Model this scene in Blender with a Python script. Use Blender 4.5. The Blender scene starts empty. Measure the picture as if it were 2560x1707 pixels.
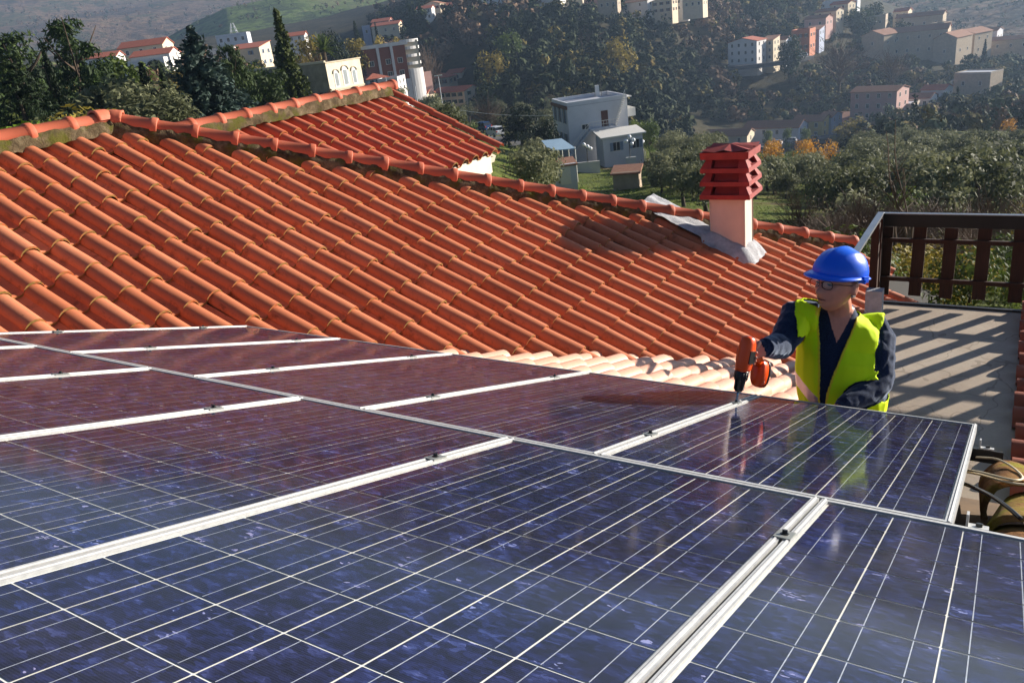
import bpy, math, random
import numpy as np
from mathutils import Matrix, Vector, noise
random.seed(7)
R = math.radians
SC = bpy.context.scene
COL = SC.collection

# ------------------------------------------------------------------ camera, world, sun, exposure
FPX, PITCH, ROLL = 1991.05, 0.379128, -0.127921          # focal length in 2560-px units, radians
cam_d = bpy.data.cameras.new('camera')
cam = bpy.data.objects.new('camera', cam_d)
COL.objects.link(cam)
cam_d.sensor_width = 36.0
cam_d.lens = FPX / 2560 * 36
cam_d.clip_start = 0.05
cam_d.clip_end = 20000
_fw = Vector((0, math.cos(PITCH), -math.sin(PITCH)))
_up = Vector((0, math.sin(PITCH), math.cos(PITCH)))
_rt = Vector((1, 0, 0))
_r = _rt * math.cos(ROLL) + _up * math.sin(ROLL)
_u = -_rt * math.sin(ROLL) + _up * math.cos(ROLL)
_m = Matrix((_r, _u, -_fw)).transposed().to_4x4()
cam.matrix_world = _m
SC.camera = cam

SUN_AZ, SUN_EL = R(21), R(15)                            # where the sun stands (azimuth from +X)
world = bpy.data.worlds.new('World')
SC.world = world
world.use_nodes = True
wn = world.node_tree
for n_ in list(wn.nodes):
    wn.nodes.remove(n_)
sky = wn.nodes.new('ShaderNodeTexSky')
sky.sky_type = 'NISHITA'
sky.sun_disc = False
sky.sun_elevation = SUN_EL
sky.sun_rotation = math.pi / 2 - SUN_AZ
sky.air_density = 0.6
sky.dust_density = 0.3
sky.ozone_density = 2.0
bgn = wn.nodes.new('ShaderNodeBackground')
bgn.inputs['Strength'].default_value = 0.05
wout = wn.nodes.new('ShaderNodeOutputWorld')
wn.links.new(sky.outputs[0], bgn.inputs[0])
wn.links.new(bgn.outputs[0], wout.inputs[0])

sun_d = bpy.data.lights.new('sun', 'SUN')
sun_d.energy = 5.0
sun_d.angle = R(0.53)
sun_d.color = (1.0, 0.92, 0.80)
sun = bpy.data.objects.new('sun', sun_d)
COL.objects.link(sun)
SUNV = Vector((math.cos(SUN_AZ) * math.cos(SUN_EL), math.sin(SUN_AZ) * math.cos(SUN_EL), math.sin(SUN_EL)))
sun.rotation_euler = SUNV.to_track_quat('Z', 'Y').to_euler()
sun.location = SUNV * 60

SC.view_settings.view_transform = 'Standard'
SC.view_settings.look = 'None'
SC.view_settings.gamma = 1.0
SC.view_settings.use_curve_mapping = False
SC.view_settings.exposure = 1.22
SC.render.engine = 'CYCLES'
SC.cycles.max_bounces = 6
SC.cycles.diffuse_bounces = 2
SC.cycles.glossy_bounces = 3
SC.cycles.transmission_bounces = 4
SC.cycles.transparent_max_bounces = 12
SC.cycles.volume_bounces = 0
SC.cycles.caustics_reflective = False
SC.cycles.caustics_refractive = False
SC.cycles.use_denoising = True

# ------------------------------------------------------------------ measured frames of the place (metres, camera at the origin)
V3 = lambda *a: Vector(a)
Z = V3(0, 0, 1)
B = V3(0.82698281, -0.56222721, 0)          # along the rows of panels
A = V3(0.52885392, 0.77789387, -0.33940339) # down the panel roof, away from the camera
N = B.cross(A)
AH = V3(0.56222, 0.82698, 0).normalized()
a_ = V3(0.56201883, 0.82712444, 0)          # along the courses of the tiled roof
d_ = V3(0.74751837, -0.50792769, -0.42804876)  # down the tiled roof
NR = d_.cross(a_)
P0 = V3(-0.03623641, 2.34851479, -1.28438015)
TW = 0.25
SCL = TW / 0.23
Q0 = V3(-4.20533142, 7.23627312, -0.44581817) * SCL
TG = 0.38780658 * SCL                  # tile cover width and gauge
TER = -3.06                                 # terrace level
CM = Matrix((_r, -_u, _fw))                 # world -> camera (x right, y down, z forward)
CMT = CM.transposed()

def ray(x, y):
    return CMT @ V3((x - 1280) / FPX, (y - 853.5) / FPX, 1)
def px(X):
    Y = CM @ Vector(X)
    return (1280 + FPX * Y.x / Y.z, 853.5 + FPX * Y.y / Y.z)
def hit(x, y, O, n):
    r = ray(x, y)
    return r * (O.dot(n) / r.dot(n))
def at(x, y, dist):
    """the point seen at pixel x,y at that horizontal distance"""
    r = ray(x, y)
    return r * (dist / math.hypot(r.x, r.y))
def atd(x, y, depth):
    return ray(x, y) * depth

# ------------------------------------------------------------------ mesh helpers
class MB:
    def __init__(s):
        s.v = []; s.f = []; s.m = []
    def add(s, vs, fs, mi=0):
        o = len(s.v)
        s.v += [tuple(v) for v in vs]
        for f in fs:
            s.f.append(tuple(i + o for i in f)); s.m.append(mi)
    def box(s, c, hx, hy, hz, ax=None, mi=0):
        """box with centre c, half sizes, axes ax (three vectors)"""
        c = Vector(c)
        X, Y, Zz = ax if ax else (V3(1, 0, 0), V3(0, 1, 0), V3(0, 0, 1))
        vs = [c + X * (hx * i) + Y * (hy * j) + Zz * (hz * k) for i in (-1, 1) for j in (-1, 1) for k in (-1, 1)]
        s.add(vs, [(0, 1, 3, 2), (4, 6, 7, 5), (0, 4, 5, 1), (2, 3, 7, 6), (0, 2, 6, 4), (1, 5, 7, 3)], mi)
    def bbox(s, lo, hi, mi=0):
        s.box([(l + h) / 2 for l, h in zip(lo, hi)], *[abs(h - l) / 2 for l, h in zip(lo, hi)], mi=mi)
    def quad(s, a, b, c, d, mi=0):
        s.add([a, b, c, d], [(0, 1, 2, 3)], mi)
    def tube(s, pts, rad, n=8, caps=True, mi=0, flat=1.0):
        pts = [Vector(p) for p in pts]
        if not hasattr(rad, '__len__'):
            rad = [rad] * len(pts)
        rings = []
        prev = None
        for i, p in enumerate(pts):
            t = (pts[min(i + 1, len(pts) - 1)] - pts[max(i - 1, 0)])
            if t.length < 1e-9:
                t = Vector((0, 0, 1))
            t.normalize()
            if prev is None:
                u = t.orthogonal().normalized()
            else:
                u = (prev - t * prev.dot(t)).normalized()
            prev = u
            w = t.cross(u)
            rings.append([p + (u * math.cos(2 * math.pi * k / n) + w * (flat * math.sin(2 * math.pi * k / n))) * rad[i] for k in range(n)])
        vs = [v for r_ in rings for v in r_]
        fs = []
        for i in range(len(pts) - 1):
            for k in range(n):
                k2 = (k + 1) % n
                fs.append((i * n + k, i * n + k2, (i + 1) * n + k2, (i + 1) * n + k))
        if caps:
            fs.append(tuple(range(n - 1, -1, -1)))
            fs.append(tuple((len(pts) - 1) * n + k for k in range(n)))
        s.add(vs, fs, mi)
    def loft(s, rings, closed=True, caps=True, mi=0):
        n = len(rings[0])
        vs = [v for r_ in rings for v in r_]
        fs = []
        for i in range(len(rings) - 1):
            for k in range(n if closed else n - 1):
                k2 = (k + 1) % n
                fs.append((i * n + k, i * n + k2, (i + 1) * n + k2, (i + 1) * n + k))
        if caps and closed:
            fs.append(tuple(range(n - 1, -1, -1)))
            fs.append(tuple((len(rings) - 1) * n + k for k in range(n)))
        s.add(vs, fs, mi)
    def mesh(s, name, mats, smooth=False):
        me = bpy.data.meshes.new(name)
        me.from_pydata([tuple(v) for v in s.v], [], s.f)
        mats = mats if isinstance(mats, (list, tuple)) else [mats]
        for m in mats:
            me.materials.append(m)
        if len(mats) > 1:
            me.polygons.foreach_set('material_index', s.m)
        if smooth:
            me.polygons.foreach_set('use_smooth', [True] * len(me.polygons))
        me.update()
        return me
    def build(s, name, mats, par=None, smooth=False, **kw):
        return obj(name, s.mesh(name, mats, smooth), par, **kw)

def wm(o):
    return wm(o.parent) @ o.matrix_parent_inverse @ o.matrix_basis if o.parent else o.matrix_basis.copy()
def obj(name, me, par=None, mat=None, local=False, **kw):
    """a mesh object; its vertices (or mat) are in world space unless local"""
    o = bpy.data.objects.new(name, me)
    COL.objects.link(o)
    if mat is not None:
        o.matrix_basis = mat
    if par is not None:
        o.parent = par
        if not local:
            o.matrix_parent_inverse = wm(par).inverted()
    for k, v in kw.items():
        o[k] = v
    return o
def tag(o, label, cat, group=None):
    o['label'] = label
    o['category'] = cat
    if group:
        o['group'] = group
    return o
def thing(name, loc, label, cat, group=None):
    o = bpy.data.objects.new(name, None)
    o.empty_display_size = 0.2
    COL.objects.link(o)
    o.matrix_basis = Matrix.Translation(Vector(loc))
    return tag(o, label, cat, group)
def struct(o):
    o['kind'] = 'structure'
    return o
def frame(origin, X, Y, Zz):
    m = Matrix((X, Y, Zz)).transposed().to_4x4()
    m.translation = origin
    return m

# ------------------------------------------------------------------ materials
def lin(r, g, b):
    f = lambda c: (c / 12.92 if c <= 0.04045 else ((c + 0.055) / 1.055) ** 2.4)
    return (f(r / 255), f(g / 255), f(b / 255), 1)
class NT:
    def __init__(s, name):
        s.mat = bpy.data.materials.new(name)
        s.mat.use_nodes = True
        s.t = s.mat.node_tree
        s.b = s.t.nodes['Principled BSDF']
        s.out = s.t.nodes['Material Output']
    def n(s, typ, **kw):
        nd = s.t.nodes.new('ShaderNode' + typ)
        for k, v in kw.items():
            if k in nd.inputs:
                nd.inputs[k].default_value = v
            else:
                setattr(nd, k, v)
        return nd
    def l(s, a, b):
        s.t.links.new(a, b)
    def coord(s, kind='Object', scale=(1, 1, 1)):
        tc = s.n('TexCoord')
        mp = s.n('Mapping')
        mp.inputs['Scale'].default_value = scale
        s.l(tc.outputs[kind], mp.inputs[0])
        return mp.outputs[0]
    def noise(s, co, scale, detail=4, rough=0.55):
        nd = s.n('TexNoise')
        nd.inputs['Scale'].default_value = scale
        nd.inputs['Detail'].default_value = detail
        nd.inputs['Roughness'].default_value = rough
        if co is not None:
            s.l(co, nd.inputs['Vector'])
        return nd.outputs['Fac']
    def ramp(s, fac, stops):
        nd = s.n('ValToRGB')
        els = nd.color_ramp.elements
        while len(els) < len(stops):
            els.new(0.5)
        for e, (p, c) in zip(els, stops):
            e.position = p
            e.color = c
        s.l(fac, nd.inputs[0])
        return nd.outputs[0]
    def mix(s, fac, a, b, mode='MIX'):
        nd = s.n('Mix', data_type='RGBA', blend_type=mode)
        for i, v in ((0, fac), (6, a), (7, b)):
            if hasattr(v, 'is_output') or isinstance(v, bpy.types.NodeSocket):
                s.l(v, nd.inputs[i])
            else:
                nd.inputs[i].default_value = v
        return nd.outputs[2]
    def math(s, op, a, b=0.0):
        nd = s.n('Math', operation=op)
        for i, v in ((0, a), (1, b)):
            if isinstance(v, bpy.types.NodeSocket):
                s.l(v, nd.inputs[i])
            else:
                nd.inputs[i].default_value = v
        return nd.outputs[0]
    def rnd(s):
        return s.n('ObjectInfo').outputs['Random']
    def bump(s, h, strength=0.3, dist=0.01):
        nd = s.n('Bump')
        nd.inputs['Strength'].default_value = strength
        nd.inputs['Distance'].default_value = dist
        s.l(h, nd.inputs['Height'])
        s.l(nd.outputs[0], s.b.inputs['Normal'])
    def set(s, color=None, rough=None, metal=None, spec=None):
        for k, v in (('Base Color', color), ('Roughness', rough), ('Metallic', metal), ('Specular IOR Level', spec)):
            if v is None:
                continue
            if isinstance(v, bpy.types.NodeSocket):
                s.l(v, s.b.inputs[k])
            else:
                s.b.inputs[k].default_value = v
        return s
def bw(g):
    return (g, g, g, 1)
def plain(name, col, rough=0.6, metal=0.0, spec=0.5, var=0.18, scale=6.0, bump=0.0, kind='Object', bscale=None):
    """one colour broken up by noise"""
    t = NT(name)
    co = t.coord(kind)
    f = t.noise(co, scale, 5, 0.6)
    dk = tuple(c * (1 - var) for c in col[:3]) + (1,)
    lt = tuple(min(1, c * (1 + var)) for c in col[:3]) + (1,)
    t.set(t.ramp(f, [(0.3, dk), (0.7, lt)]), rough, metal, spec)
    if bump:
        t.bump(t.noise(co, bscale or scale * 6, 4, 0.6), bump, 0.01)
    return t.mat
def wpos(t):
    return t.n('NewGeometry').outputs['Position']

def mat_tile(name, c1, c2, c3, moss=0.0, rough=0.62):
    t = NT(name)
    co = t.coord('Object')
    r = t.rnd()
    wv = t.noise(wpos(t), 1.3, 3, 0.5)
    base = t.ramp(t.math('ADD', t.math('MULTIPLY', r, 0.45), t.math('MULTIPLY', wv, 0.55)), [(0.15, c1), (0.5, c2), (0.85, c3)])
    fine = t.noise(wpos(t), 45, 5, 0.65)
    base = t.mix(t.math('MULTIPLY', fine, 0.2), base, tuple(c * 0.62 for c in c2[:3]) + (1,))
    spots = t.ramp(t.noise(wpos(t), 23, 3, 0.7), [(0.66, bw(0)), (0.76, bw(1))])
    base = t.mix(t.math('MULTIPLY', spots, 0.4), base, lin(74, 46, 34))
    if moss:
        # old moss and dirt lie in the pan of a tile
        sx = t.n('SeparateXYZ'); t.l(co, sx.inputs[0])
        pan = t.ramp(sx.outputs[2], [(0.0, bw(1)), (1.0, bw(1))])
        mfac = t.ramp(t.noise(wpos(t), 9, 6, 0.7), [(0.52, bw(0)), (0.75, bw(1))])
        low = t.math('LESS_THAN', sx.outputs[2], -0.045)
        base = t.mix(t.math('MULTIPLY', t.math('MULTIPLY', mfac, low), moss), base, lin(52, 34, 24))
    lich = t.ramp(t.noise(wpos(t), 31, 4, 0.75), [(0.70, bw(0)), (0.74, bw(1))])
    base = t.mix(t.math('MULTIPLY', lich, 0.5), base, lin(176, 152, 116))
    drt = t.ramp(t.noise(wpos(t), 2.6, 5, 0.7), [(0.45, bw(0)), (0.75, bw(1))])
    base = t.mix(t.math('MULTIPLY', drt, 0.3), base, tuple(c * 0.5 for c in c2[:3]) + (1,))
    t.set(base, rough, 0, 0.25)
    t.bump(t.noise(wpos(t), 160, 3, 0.6), 0.18, 0.004)
    return t.mat
M_TILE = mat_tile('fired_clay_orange', lin(182, 104, 70), lin(202, 120, 84), lin(214, 136, 100), 0.8)
M_TILE2 = mat_tile('fired_clay_red', lin(184, 96, 68), lin(198, 106, 78), lin(206, 118, 90), 0.3)
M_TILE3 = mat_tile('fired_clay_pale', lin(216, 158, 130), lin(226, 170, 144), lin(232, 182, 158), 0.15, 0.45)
def mat_lip():
    t = NT('mossy_tile_end')
    f = t.ramp(t.noise(wpos(t), 14, 5, 0.7), [(0.42, lin(196, 112, 70)), (0.54, lin(168, 134, 80)), (0.70, lin(124, 112, 52))])
    f = t.mix(t.math('MULTIPLY', t.noise(wpos(t), 70, 3), 0.6), f, lin(70, 62, 30))
    t.set(f, 0.9, 0, 0.2)
    return t.mat
M_LIP = mat_lip()
def mat_mortar(name, c1, c2, c3, moss):
    t = NT(name)
    f = t.ramp(t.noise(wpos(t), 7, 8, 0.7), [(0.3, c1), (0.5, c2), (0.72, c3)])
    if moss:
        f = t.mix(t.ramp(t.noise(wpos(t), 3.2, 5, 0.65), [(0.5, bw(0)), (0.62, bw(1))]), f, moss)
    t.set(f, 0.95, 0, 0.15)
    t.bump(t.noise(wpos(t), 55, 6, 0.7), 0.7, 0.02)
    return t.mat
M_MORTAR = mat_mortar('mossy_mortar', lin(44, 36, 26), lin(92, 78, 58), lin(138, 122, 96), lin(84, 82, 34))
M_FLASH = mat_mortar('whitewashed_mortar', lin(150, 150, 154), lin(178, 178, 182), lin(205, 205, 206), None)
M_DARK = plain('dark_underside', (0.02, 0.016, 0.013, 1), 0.9)
M_FASCIA = plain('cream_fascia_paint', lin(226, 214, 192), 0.7, var=0.05, bump=0.1)
M_WALLSH = plain('house_render', lin(196, 178, 156), 0.9, var=0.08, scale=2, bump=0.2)
# ------------------------------------------------------------------ roof tiles
RH, LIP = 0.084, 0.020                      # height of a roll, thickness at the open end
PROF = []
for k in range(9):
    t_ = -math.cos(math.pi * k / 8)
    PROF.append((t_ * 0.083, RH * math.sqrt(max(0.0, 1 - min(1, abs(t_)) ** 2.0)) - RH))
PROF += [(0.092, -0.088), (0.120, -0.092), (0.150, -0.089), (0.170, -0.074)]
def tile_mesh(name, mats, top=None, length=None):
    """roll and pan profile; top[k] = how far up the slope profile point k reaches"""
    n = len(PROF)
    length = length or TG + 0.055
    top = top or [length] * n
    mb = MB()
    low = [(x, 0, z) for x, z in PROF]
    up = [(x, t, z - 0.030 * t / length) for (x, z), t in zip(PROF, top)]
    und = [(x, 0.0, z - LIP) for x, z in PROF]
    mb.add(low + up, [(k, k + 1, n + k + 1, n + k) for k in range(n - 1)], 0)
    mb.add(low + und, [(k + 1, k, n + k, n + k + 1) for k in range(n - 1)], 1)
    me = mb.mesh(name, mats, True)
    return me
def mark_sharp_lip(me):
    return me
T_FULL = tile_mesh('roof_tile', [M_TILE, M_LIP])
T_FULL2 = tile_mesh('roof_tile', [M_TILE2, M_LIP])
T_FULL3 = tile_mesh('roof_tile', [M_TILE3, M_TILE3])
for me_ in (T_FULL, T_FULL2, T_FULL3):
    for p_ in me_.polygons:
        if p_.index >= len(PROF) - 1:
            p_.use_smooth = False

def visible(X, m=60):
    Y = CM @ Vector(X)
    if Y.z < 0.2:
        return False
    x, y = px(X)
    return -m < x < 2560 + m and -m < y < 1707 + m

def ridge_row(name, par, p_from, p_to, mats, step=0.40, rad=0.088, flip=False, up=Z):
    """barrel ridge tiles with a raised collar, laid end to end; each is its own object"""
    p_from, p_to = Vector(p_from), Vector(p_to)
    L = (p_to - p_from).length
    D = (p_to - p_from).normalized()
    S = D.cross(up).normalized()
    U = S.cross(D).normalized()
    n = max(1, round(L / step))
    st = L / n
    def ring(y, r, k=11, open_=0.16):
        return [(-r * math.cos(math.pi * (-open_ + (1 + 2 * open_) * q / k)), y, r * math.sin(math.pi * (-open_ + (1 + 2 * open_) * q / k))) for q in range(k + 1)]
    mb = MB()
    c0, c1 = st - 0.03, st + 0.035
    prof = [(0.0, rad * 0.93), (c0 - 0.012, rad * 0.985), (c0, rad * 1.13), (c0 + 0.012, rad * 1.17), (c1 - 0.012, rad * 1.17), (c1, rad * 1.13), (c1, rad * 0.98)]
    mb.loft([ring(y, r) for y, r in prof], closed=False)
    me = mb.mesh(name, mats, True)
    out = []
    for k in range(n):
        j = random.uniform(-1, 1)
        m = frame(p_from + D * (st * k) + U * random.uniform(-0.004, 0.004), S, D, U) @ Matrix.Rotation(R(0.8 * j), 4, 'Z') @ Matrix.Rotation(R(1.2 * random.uniform(-1, 1)), 4, 'Y')
        out.append(obj(name, me, par, m))
    return out

def mortar_strip(name, par, p_from, p_to, half, drop, mat, up=Z, seed=0, n=70, top=0.0):
    """rough bed of mortar under a row of ridge tiles"""
    p_from, p_to = Vector(p_from), Vector(p_to)
    D = (p_to - p_from).normalized(); S = D.cross(up).normalized(); U = S.cross(D).normalized()
    L = (p_to - p_from).length
    rings = []
    for i in range(n + 1):
        p = p_from + D * (L * i / n)
        rg = []
        for (sx, sz) in ((-1.0, -1.0), (-0.95, -0.35), (-0.72, 0.0), (0, 0.15), (0.72, 0.0), (0.95, -0.35), (1.0, -1.0)):
            q = p + S * (sx * half) + U * (top + sz * drop)
            nz = noise.noise_vector(q * 11 + V3(seed, 0, 0)) * 0.022 + noise.noise_vector(q * 34) * 0.01
            rg.append(q + nz)
        rings.append(rg)
    mb = MB(); mb.loft(rings, closed=False)
    return mb.build(name, mat, par, True)

# ------------------------------------------------------------------ the tiled house in front: hipped roof
house = thing('tiled_house', Q0 + d_ * 3 + a_ * 3 + V3(0, 0, -4), 'house under the big orange tiled hip roof behind the solar panels', 'house')
HIP0 = hit(330, 304, Q0 + NR * 0.05, NR)
HIP1 = hit(2014, 583, Q0 + NR * 0.05, NR)
hu = lambda X: ((X - Q0).dot(a_) / TW, (X - Q0).dot(d_) / TG)
h0, h1 = hu(HIP0), hu(HIP1)
HS = (h1[1] - h0[1]) / (h1[0] - h0[0])
def hip_c(i):
    return h0[1] + HS * (i - h0[0])
RIDGE_C = -0.05
PEAK_I = h0[0] + (RIDGE_C - h0[1]) / HS
def c_min(i):
    return RIDGE_C if i < PEAK_I else hip_c(i)
deckm = MB()
dk = 0.16
pt = lambda i, c, o=-dk: Q0 + a_ * (i * TW) + d_ * (c * TG) + NR * o
I_END = 31.0
C_END = 19.6
deckm.add([pt(-22, RIDGE_C), pt(PEAK_I, RIDGE_C), pt(I_END, hip_c(I_END)), pt(I_END, C_END), pt(-22, C_END),
           pt(-22, RIDGE_C, -.3), pt(PEAK_I, RIDGE_C, -.3), pt(I_END, hip_c(I_END), -.3), pt(I_END, C_END, -.3), pt(-22, C_END, -.3)],
          [(4, 3, 2, 1, 0), (5, 6, 7, 8, 9), (3, 4, 9, 8), (0, 1, 6, 5), (1, 2, 7, 6), (2, 3, 8, 7), (4, 0, 5, 9)])
deck = deckm.build('roof_slope', M_DARK, house)
cand = []
for c in range(1, 20):
    for i in range(-21, 31):
        X = pt(i, c, 0)
        if not visible(X, 140):
            continue
        n_ = len(PROF)
        top = []
        for (x, z) in PROF:
            ii = i + x / TW
            top.append(min(TG + 0.055, (c - c_min(ii)) * TG - 0.03))
        if max(top) < 0.05:
            continue
        rx = (X - P0).dot(N)
        if rx < -0.42:                       # buried under the lower roof of the panels
            continue
        if i > 20.6 and i < 25.4 and 11.0 < c < 14.2 and c - hip_c(i) < 2.6 and not (i > 24.6 and c > 13.5):
            pass
        if i > 27.3 and c > 18.4:
            continue
        depth = (CM @ X).z
        cand.append((depth, i, c, top))
cand.sort(key=lambda t: t[0])
rest = MB()
nt = 0
for depth, i, c, top in cand:
    full = min(top) > TG + 0.05
    m = frame(pt(i, c, 0) + NR * random.uniform(-0.004, 0.004) + a_ * random.uniform(-0.004, 0.004) + d_ * random.uniform(-0.006, 0.006), a_, -d_, NR)
    m = m @ Matrix.Rotation(R(random.gauss(0, 0.7)), 4, 'Z') @ Matrix.Rotation(R(random.gauss(0, 0.7)), 4, 'X') @ Matrix.Rotation(R(random.gauss(0, 1.0)), 4, 'Y')
    if nt < 300:
        me = T_FULL if full else tile_mesh('roof_tile', [M_TILE, M_LIP], [max(0.02, t) for t in top])
        obj('roof_tile', me, deck, m)
        nt += 1
    else:
        me = tile_mesh('tmp', [M_TILE, M_LIP], [max(0.02, t) for t in top])
        rest.add([m @ v.co for v in me.vertices], [tuple(p.vertices) for p in me.polygons])
        rest.m[-len(me.polygons):] = [p.material_index for p in me.polygons]
        bpy.data.meshes.remove(me)
if rest.v:
    rest.build('roof_tile_courses', [M_TILE, M_LIP], deck, True, kind='stuff')

# ridge on the left, hip running down to the right
RZ = 0.025
rp = lambda i, c, o: Q0 + a_ * (i * TW) + d_ * (c * TG) + NR * o
PK = rp(PEAK_I, RIDGE_C, RZ)
rid_l = rp(-9, RIDGE_C, RZ)
hend = rp(30.6, hip_c(30.6), RZ)
HU = (NR + V3(-NR.x * 0, -NR.y * 0, 0.9)).normalized()
mb_l = mortar_strip('mortar_bed', house, rid_l, PK, 0.112, 0.14, M_MORTAR, top=0.0)
mb_h = mortar_strip('mortar_bed', house, PK, hend, 0.112, 0.17, M_MORTAR, seed=4, n=150, top=0.0)
ridge_row('ridge_tile', mb_l, rid_l, PK, M_TILE2, 0.42)
ridge_row('ridge_tile', mb_h, PK + (hend - PK).normalized() * 0.03, hend, M_TILE2, 0.405)
# three-way cap where ridge and hip meet
capm = MB()
HD = (hend - PK).normalized()
for k, (D2, l2) in enumerate(((-a_, 0.17), (HD, 0.13))):
    S2 = D2.cross(Z).normalized(); U2 = S2.cross(D2)
    capm.loft([[PK + D2 * y + S2 * (-r_ * math.cos(math.pi * q / 10)) + U2 * (r_ * math.sin(math.pi * q / 10) + 0.012) for q in range(11)]
               for y, r_ in ((-0.05, 0.07), (0.02, 0.1), (l2 * 0.55, 0.106), (l2 * 0.8, 0.106), (l2, 0.112), (l2, 0.09))], closed=False)
capm.build('ridge_cap', M_TILE2, house, True)
# walls under the eaves (mostly hidden)
wmb = MB()
wc = rp(5, 12, 0); 
wmb.box(Q0 + a_ * 1.5 + V3(0.0, 0, 0) + V3(-0.2, 0.6, -5.2), 6.2, 1.4, 2.6, (a_, V3(a_.y, -a_.x, 0), Z))
wmb.build('wall', M_WALLSH, house)

# ------------------------------------------------------------------ the rear wing: a second, lower tiled roof
E0 = V3(0.11062314, 10.85005639, -1.53724725) * SCL
wing = thing('rear_house', E0 + V3(-2, 1, -3), 'rear house wing with red tiled roof and cream fascia beyond the hip', 'house')
NE = 14
wdeck = MB()
wp = lambda i, c, o=-dk: E0 + a_ * (i * TW) + d_ * (c * TG) + NR * o
wq = [wp(-NE, -8.0), wp(0.5, -4.6), wp(0.62, -0.05), wp(-NE, -0.05)]
WR = -5.05
wdeck = MB()
cor = [(-26, WR), (0.55, WR), (0.55, -0.08), (-26, -0.08)]
wdeck.add([wp(i, c) for i, c in cor] + [wp(i, c, -.26) for i, c in cor], [(3, 2, 1, 0), (4, 5, 6, 7), (0, 1, 5, 4), (1, 2, 6, 5), (2, 3, 7, 6), (3, 0, 4, 7)])
wd = wdeck.build('roof_slope', M_FASCIA, wing)
for c in range(-4, 1):
    for i in range(-20, 1):
        X = wp(i, c, 0)
        if not visible(X, 40) or (X - Q0).dot(NR) > 3:
            continue
        top = [min(TG + 0.055, (c - WR) * TG - 0.03)] * len(PROF)
        m = frame(X + NR * random.uniform(-.004, .004) + d_ * random.uniform(-.006, .006), a_, -d_, NR) @ Matrix.Rotation(R(random.uniform(-.7, .7)), 4, 'Z')
        obj('roof_tile', T_FULL2 if min(top) > TG + .05 else tile_mesh('roof_tile', [M_TILE2, M_LIP], top), wd, m)
wl, wr_ = wp(-26, WR, 0.06), wp(0.75, WR, 0.06)
wm_b = mortar_strip('mortar_bed', wing, wl, wr_ - a_ * 0.12, 0.11, 0.14, M_MORTAR, seed=9, n=80, top=0.015)
ridge_row('ridge_tile', wm_b, wl, wr_, M_TILE2, 0.41)
fb = MB()
fb.box(wp(-12.5, 0.03, -0.22), 3.05, 0.03, 0.13, (a_, V3(d_.x, d_.y, 0).normalized(), Z))
fb.build('fascia', M_FASCIA, wing)
# far verge tiles turned down over the gable end
vb = MB()
for k in range(5):
    p0_, p1_ = wp(0.72, WR + 1.0 * k, 0.0), wp(0.72, WR + 1.0 * k + 1.04, 0.016)
    vb.loft([[p + a_ * (0.07 * math.cos(q)) + NR * (0.06 * math.sin(q) - 0.04) for q in [math.pi * (0.0 + z_ / 7) for z_ in range(8)]] for p in (p0_, p1_)], closed=False)
for k in range(1):
    pass
vb.build('verge', M_TILE2, wing, True)
gb = MB()
gb.add([wp(0.4, WR, -.2), wp(0.4, -.3, -.2), wp(0.4, -.3, -.2) - Z * 3, wp(0.4, WR, -.2) - Z * 4, wp(-26, WR, -.2), wp(-26, -.3, -.2), wp(-26, -.3, -.2) - Z * 3, wp(-26, WR, -.2) - Z * 4],
       [(0, 1, 2, 3), (5, 4, 7, 6), (1, 5, 6, 2), (4, 0, 3, 7)])
gb.build('wall', M_WALLSH, wing)

# ------------------------------------------------------------------ chimney
K = V3(2.78197146, 8.73182229, -2.78501823) * SCL
BH = B.copy()
ch_w, ch_d = 0.43, 0.40
def solve_len(P, D, target, axis=0):
    lo, hi = 0.0, 2.0
    for _ in range(40):
        mid = (lo + hi) / 2
        v = abs(px(P + D * mid)[axis] - px(P)[axis])
        if v < target:
            lo = mid
        else:
            hi = mid
    return lo
ch_w = solve_len(K, -BH, 87)
ch_d = solve_len(K, AH, 21)
ch_d = max(0.34, min(ch_d, 0.5))
CC = K - BH * (ch_w / 2) + AH * (ch_d / 2)
chim_top = 0.66 * SCL                             # shaft height above the low corner
M_CHIM = plain('chimney_render', lin(216, 198, 186), 0.92, var=0.06, scale=5, bump=0.35, bscale=60)
shaft = MB()
_ax = (BH, AH, Z)
z0, z1 = K.z - 0.25, K.z + chim_top
nseg = 6
rings = []
for i in range(nseg + 1):
    z_ = z0 + (z1 - z0) * i / nseg
    rg = []
    for sx, sy in ((-1, -1), (1, -1), (1, 1), (-1, 1)):
        b_ = 0.012
        for bx, by in ((sx * b_, 0), (0, sy * b_)) if sx * sy > 0 else ((0, sy * b_), (sx * b_, 0)):
            p = CC + BH * (sx * ch_w / 2 - bx) + AH * (sy * ch_d / 2 - by)
            rg.append(V3(p.x, p.y, z_))
    rings.append(rg)
shaft.loft(rings)
chim = shaft.build('chimney', M_CHIM, house)
M_CAP = plain('red_cement_paint', lin(150, 50, 46), 0.75, var=0.22, scale=9, bump=0.3, bscale=90)
ckm = MB()
zc = z1 - 0.005
capo = MB()
hw, hd = ch_w / 2 + 0.015, ch_d / 2 + 0.015
def frust(mb, z_a, z_b, ea, eb, mi=0):
    va = [CC + BH * (sx * (hw + ea)) + AH * (sy * (hd + ea)) for sx, sy in ((-1, -1), (1, -1), (1, 1), (-1, 1))]
    vb_ = [CC + BH * (sx * (hw + eb)) + AH * (sy * (hd + eb)) for sx, sy in ((-1, -1), (1, -1), (1, 1), (-1, 1))]
    vs = [V3(p.x, p.y, z_a) for p in va] + [V3(p.x, p.y, z_b) for p in vb_]
    mb.add(vs, [(0, 1, 5, 4), (1, 2, 6, 5), (2, 3, 7, 6), (3, 0, 4, 7), (3, 2, 1, 0), (4, 5, 6, 7)], mi)
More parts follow.
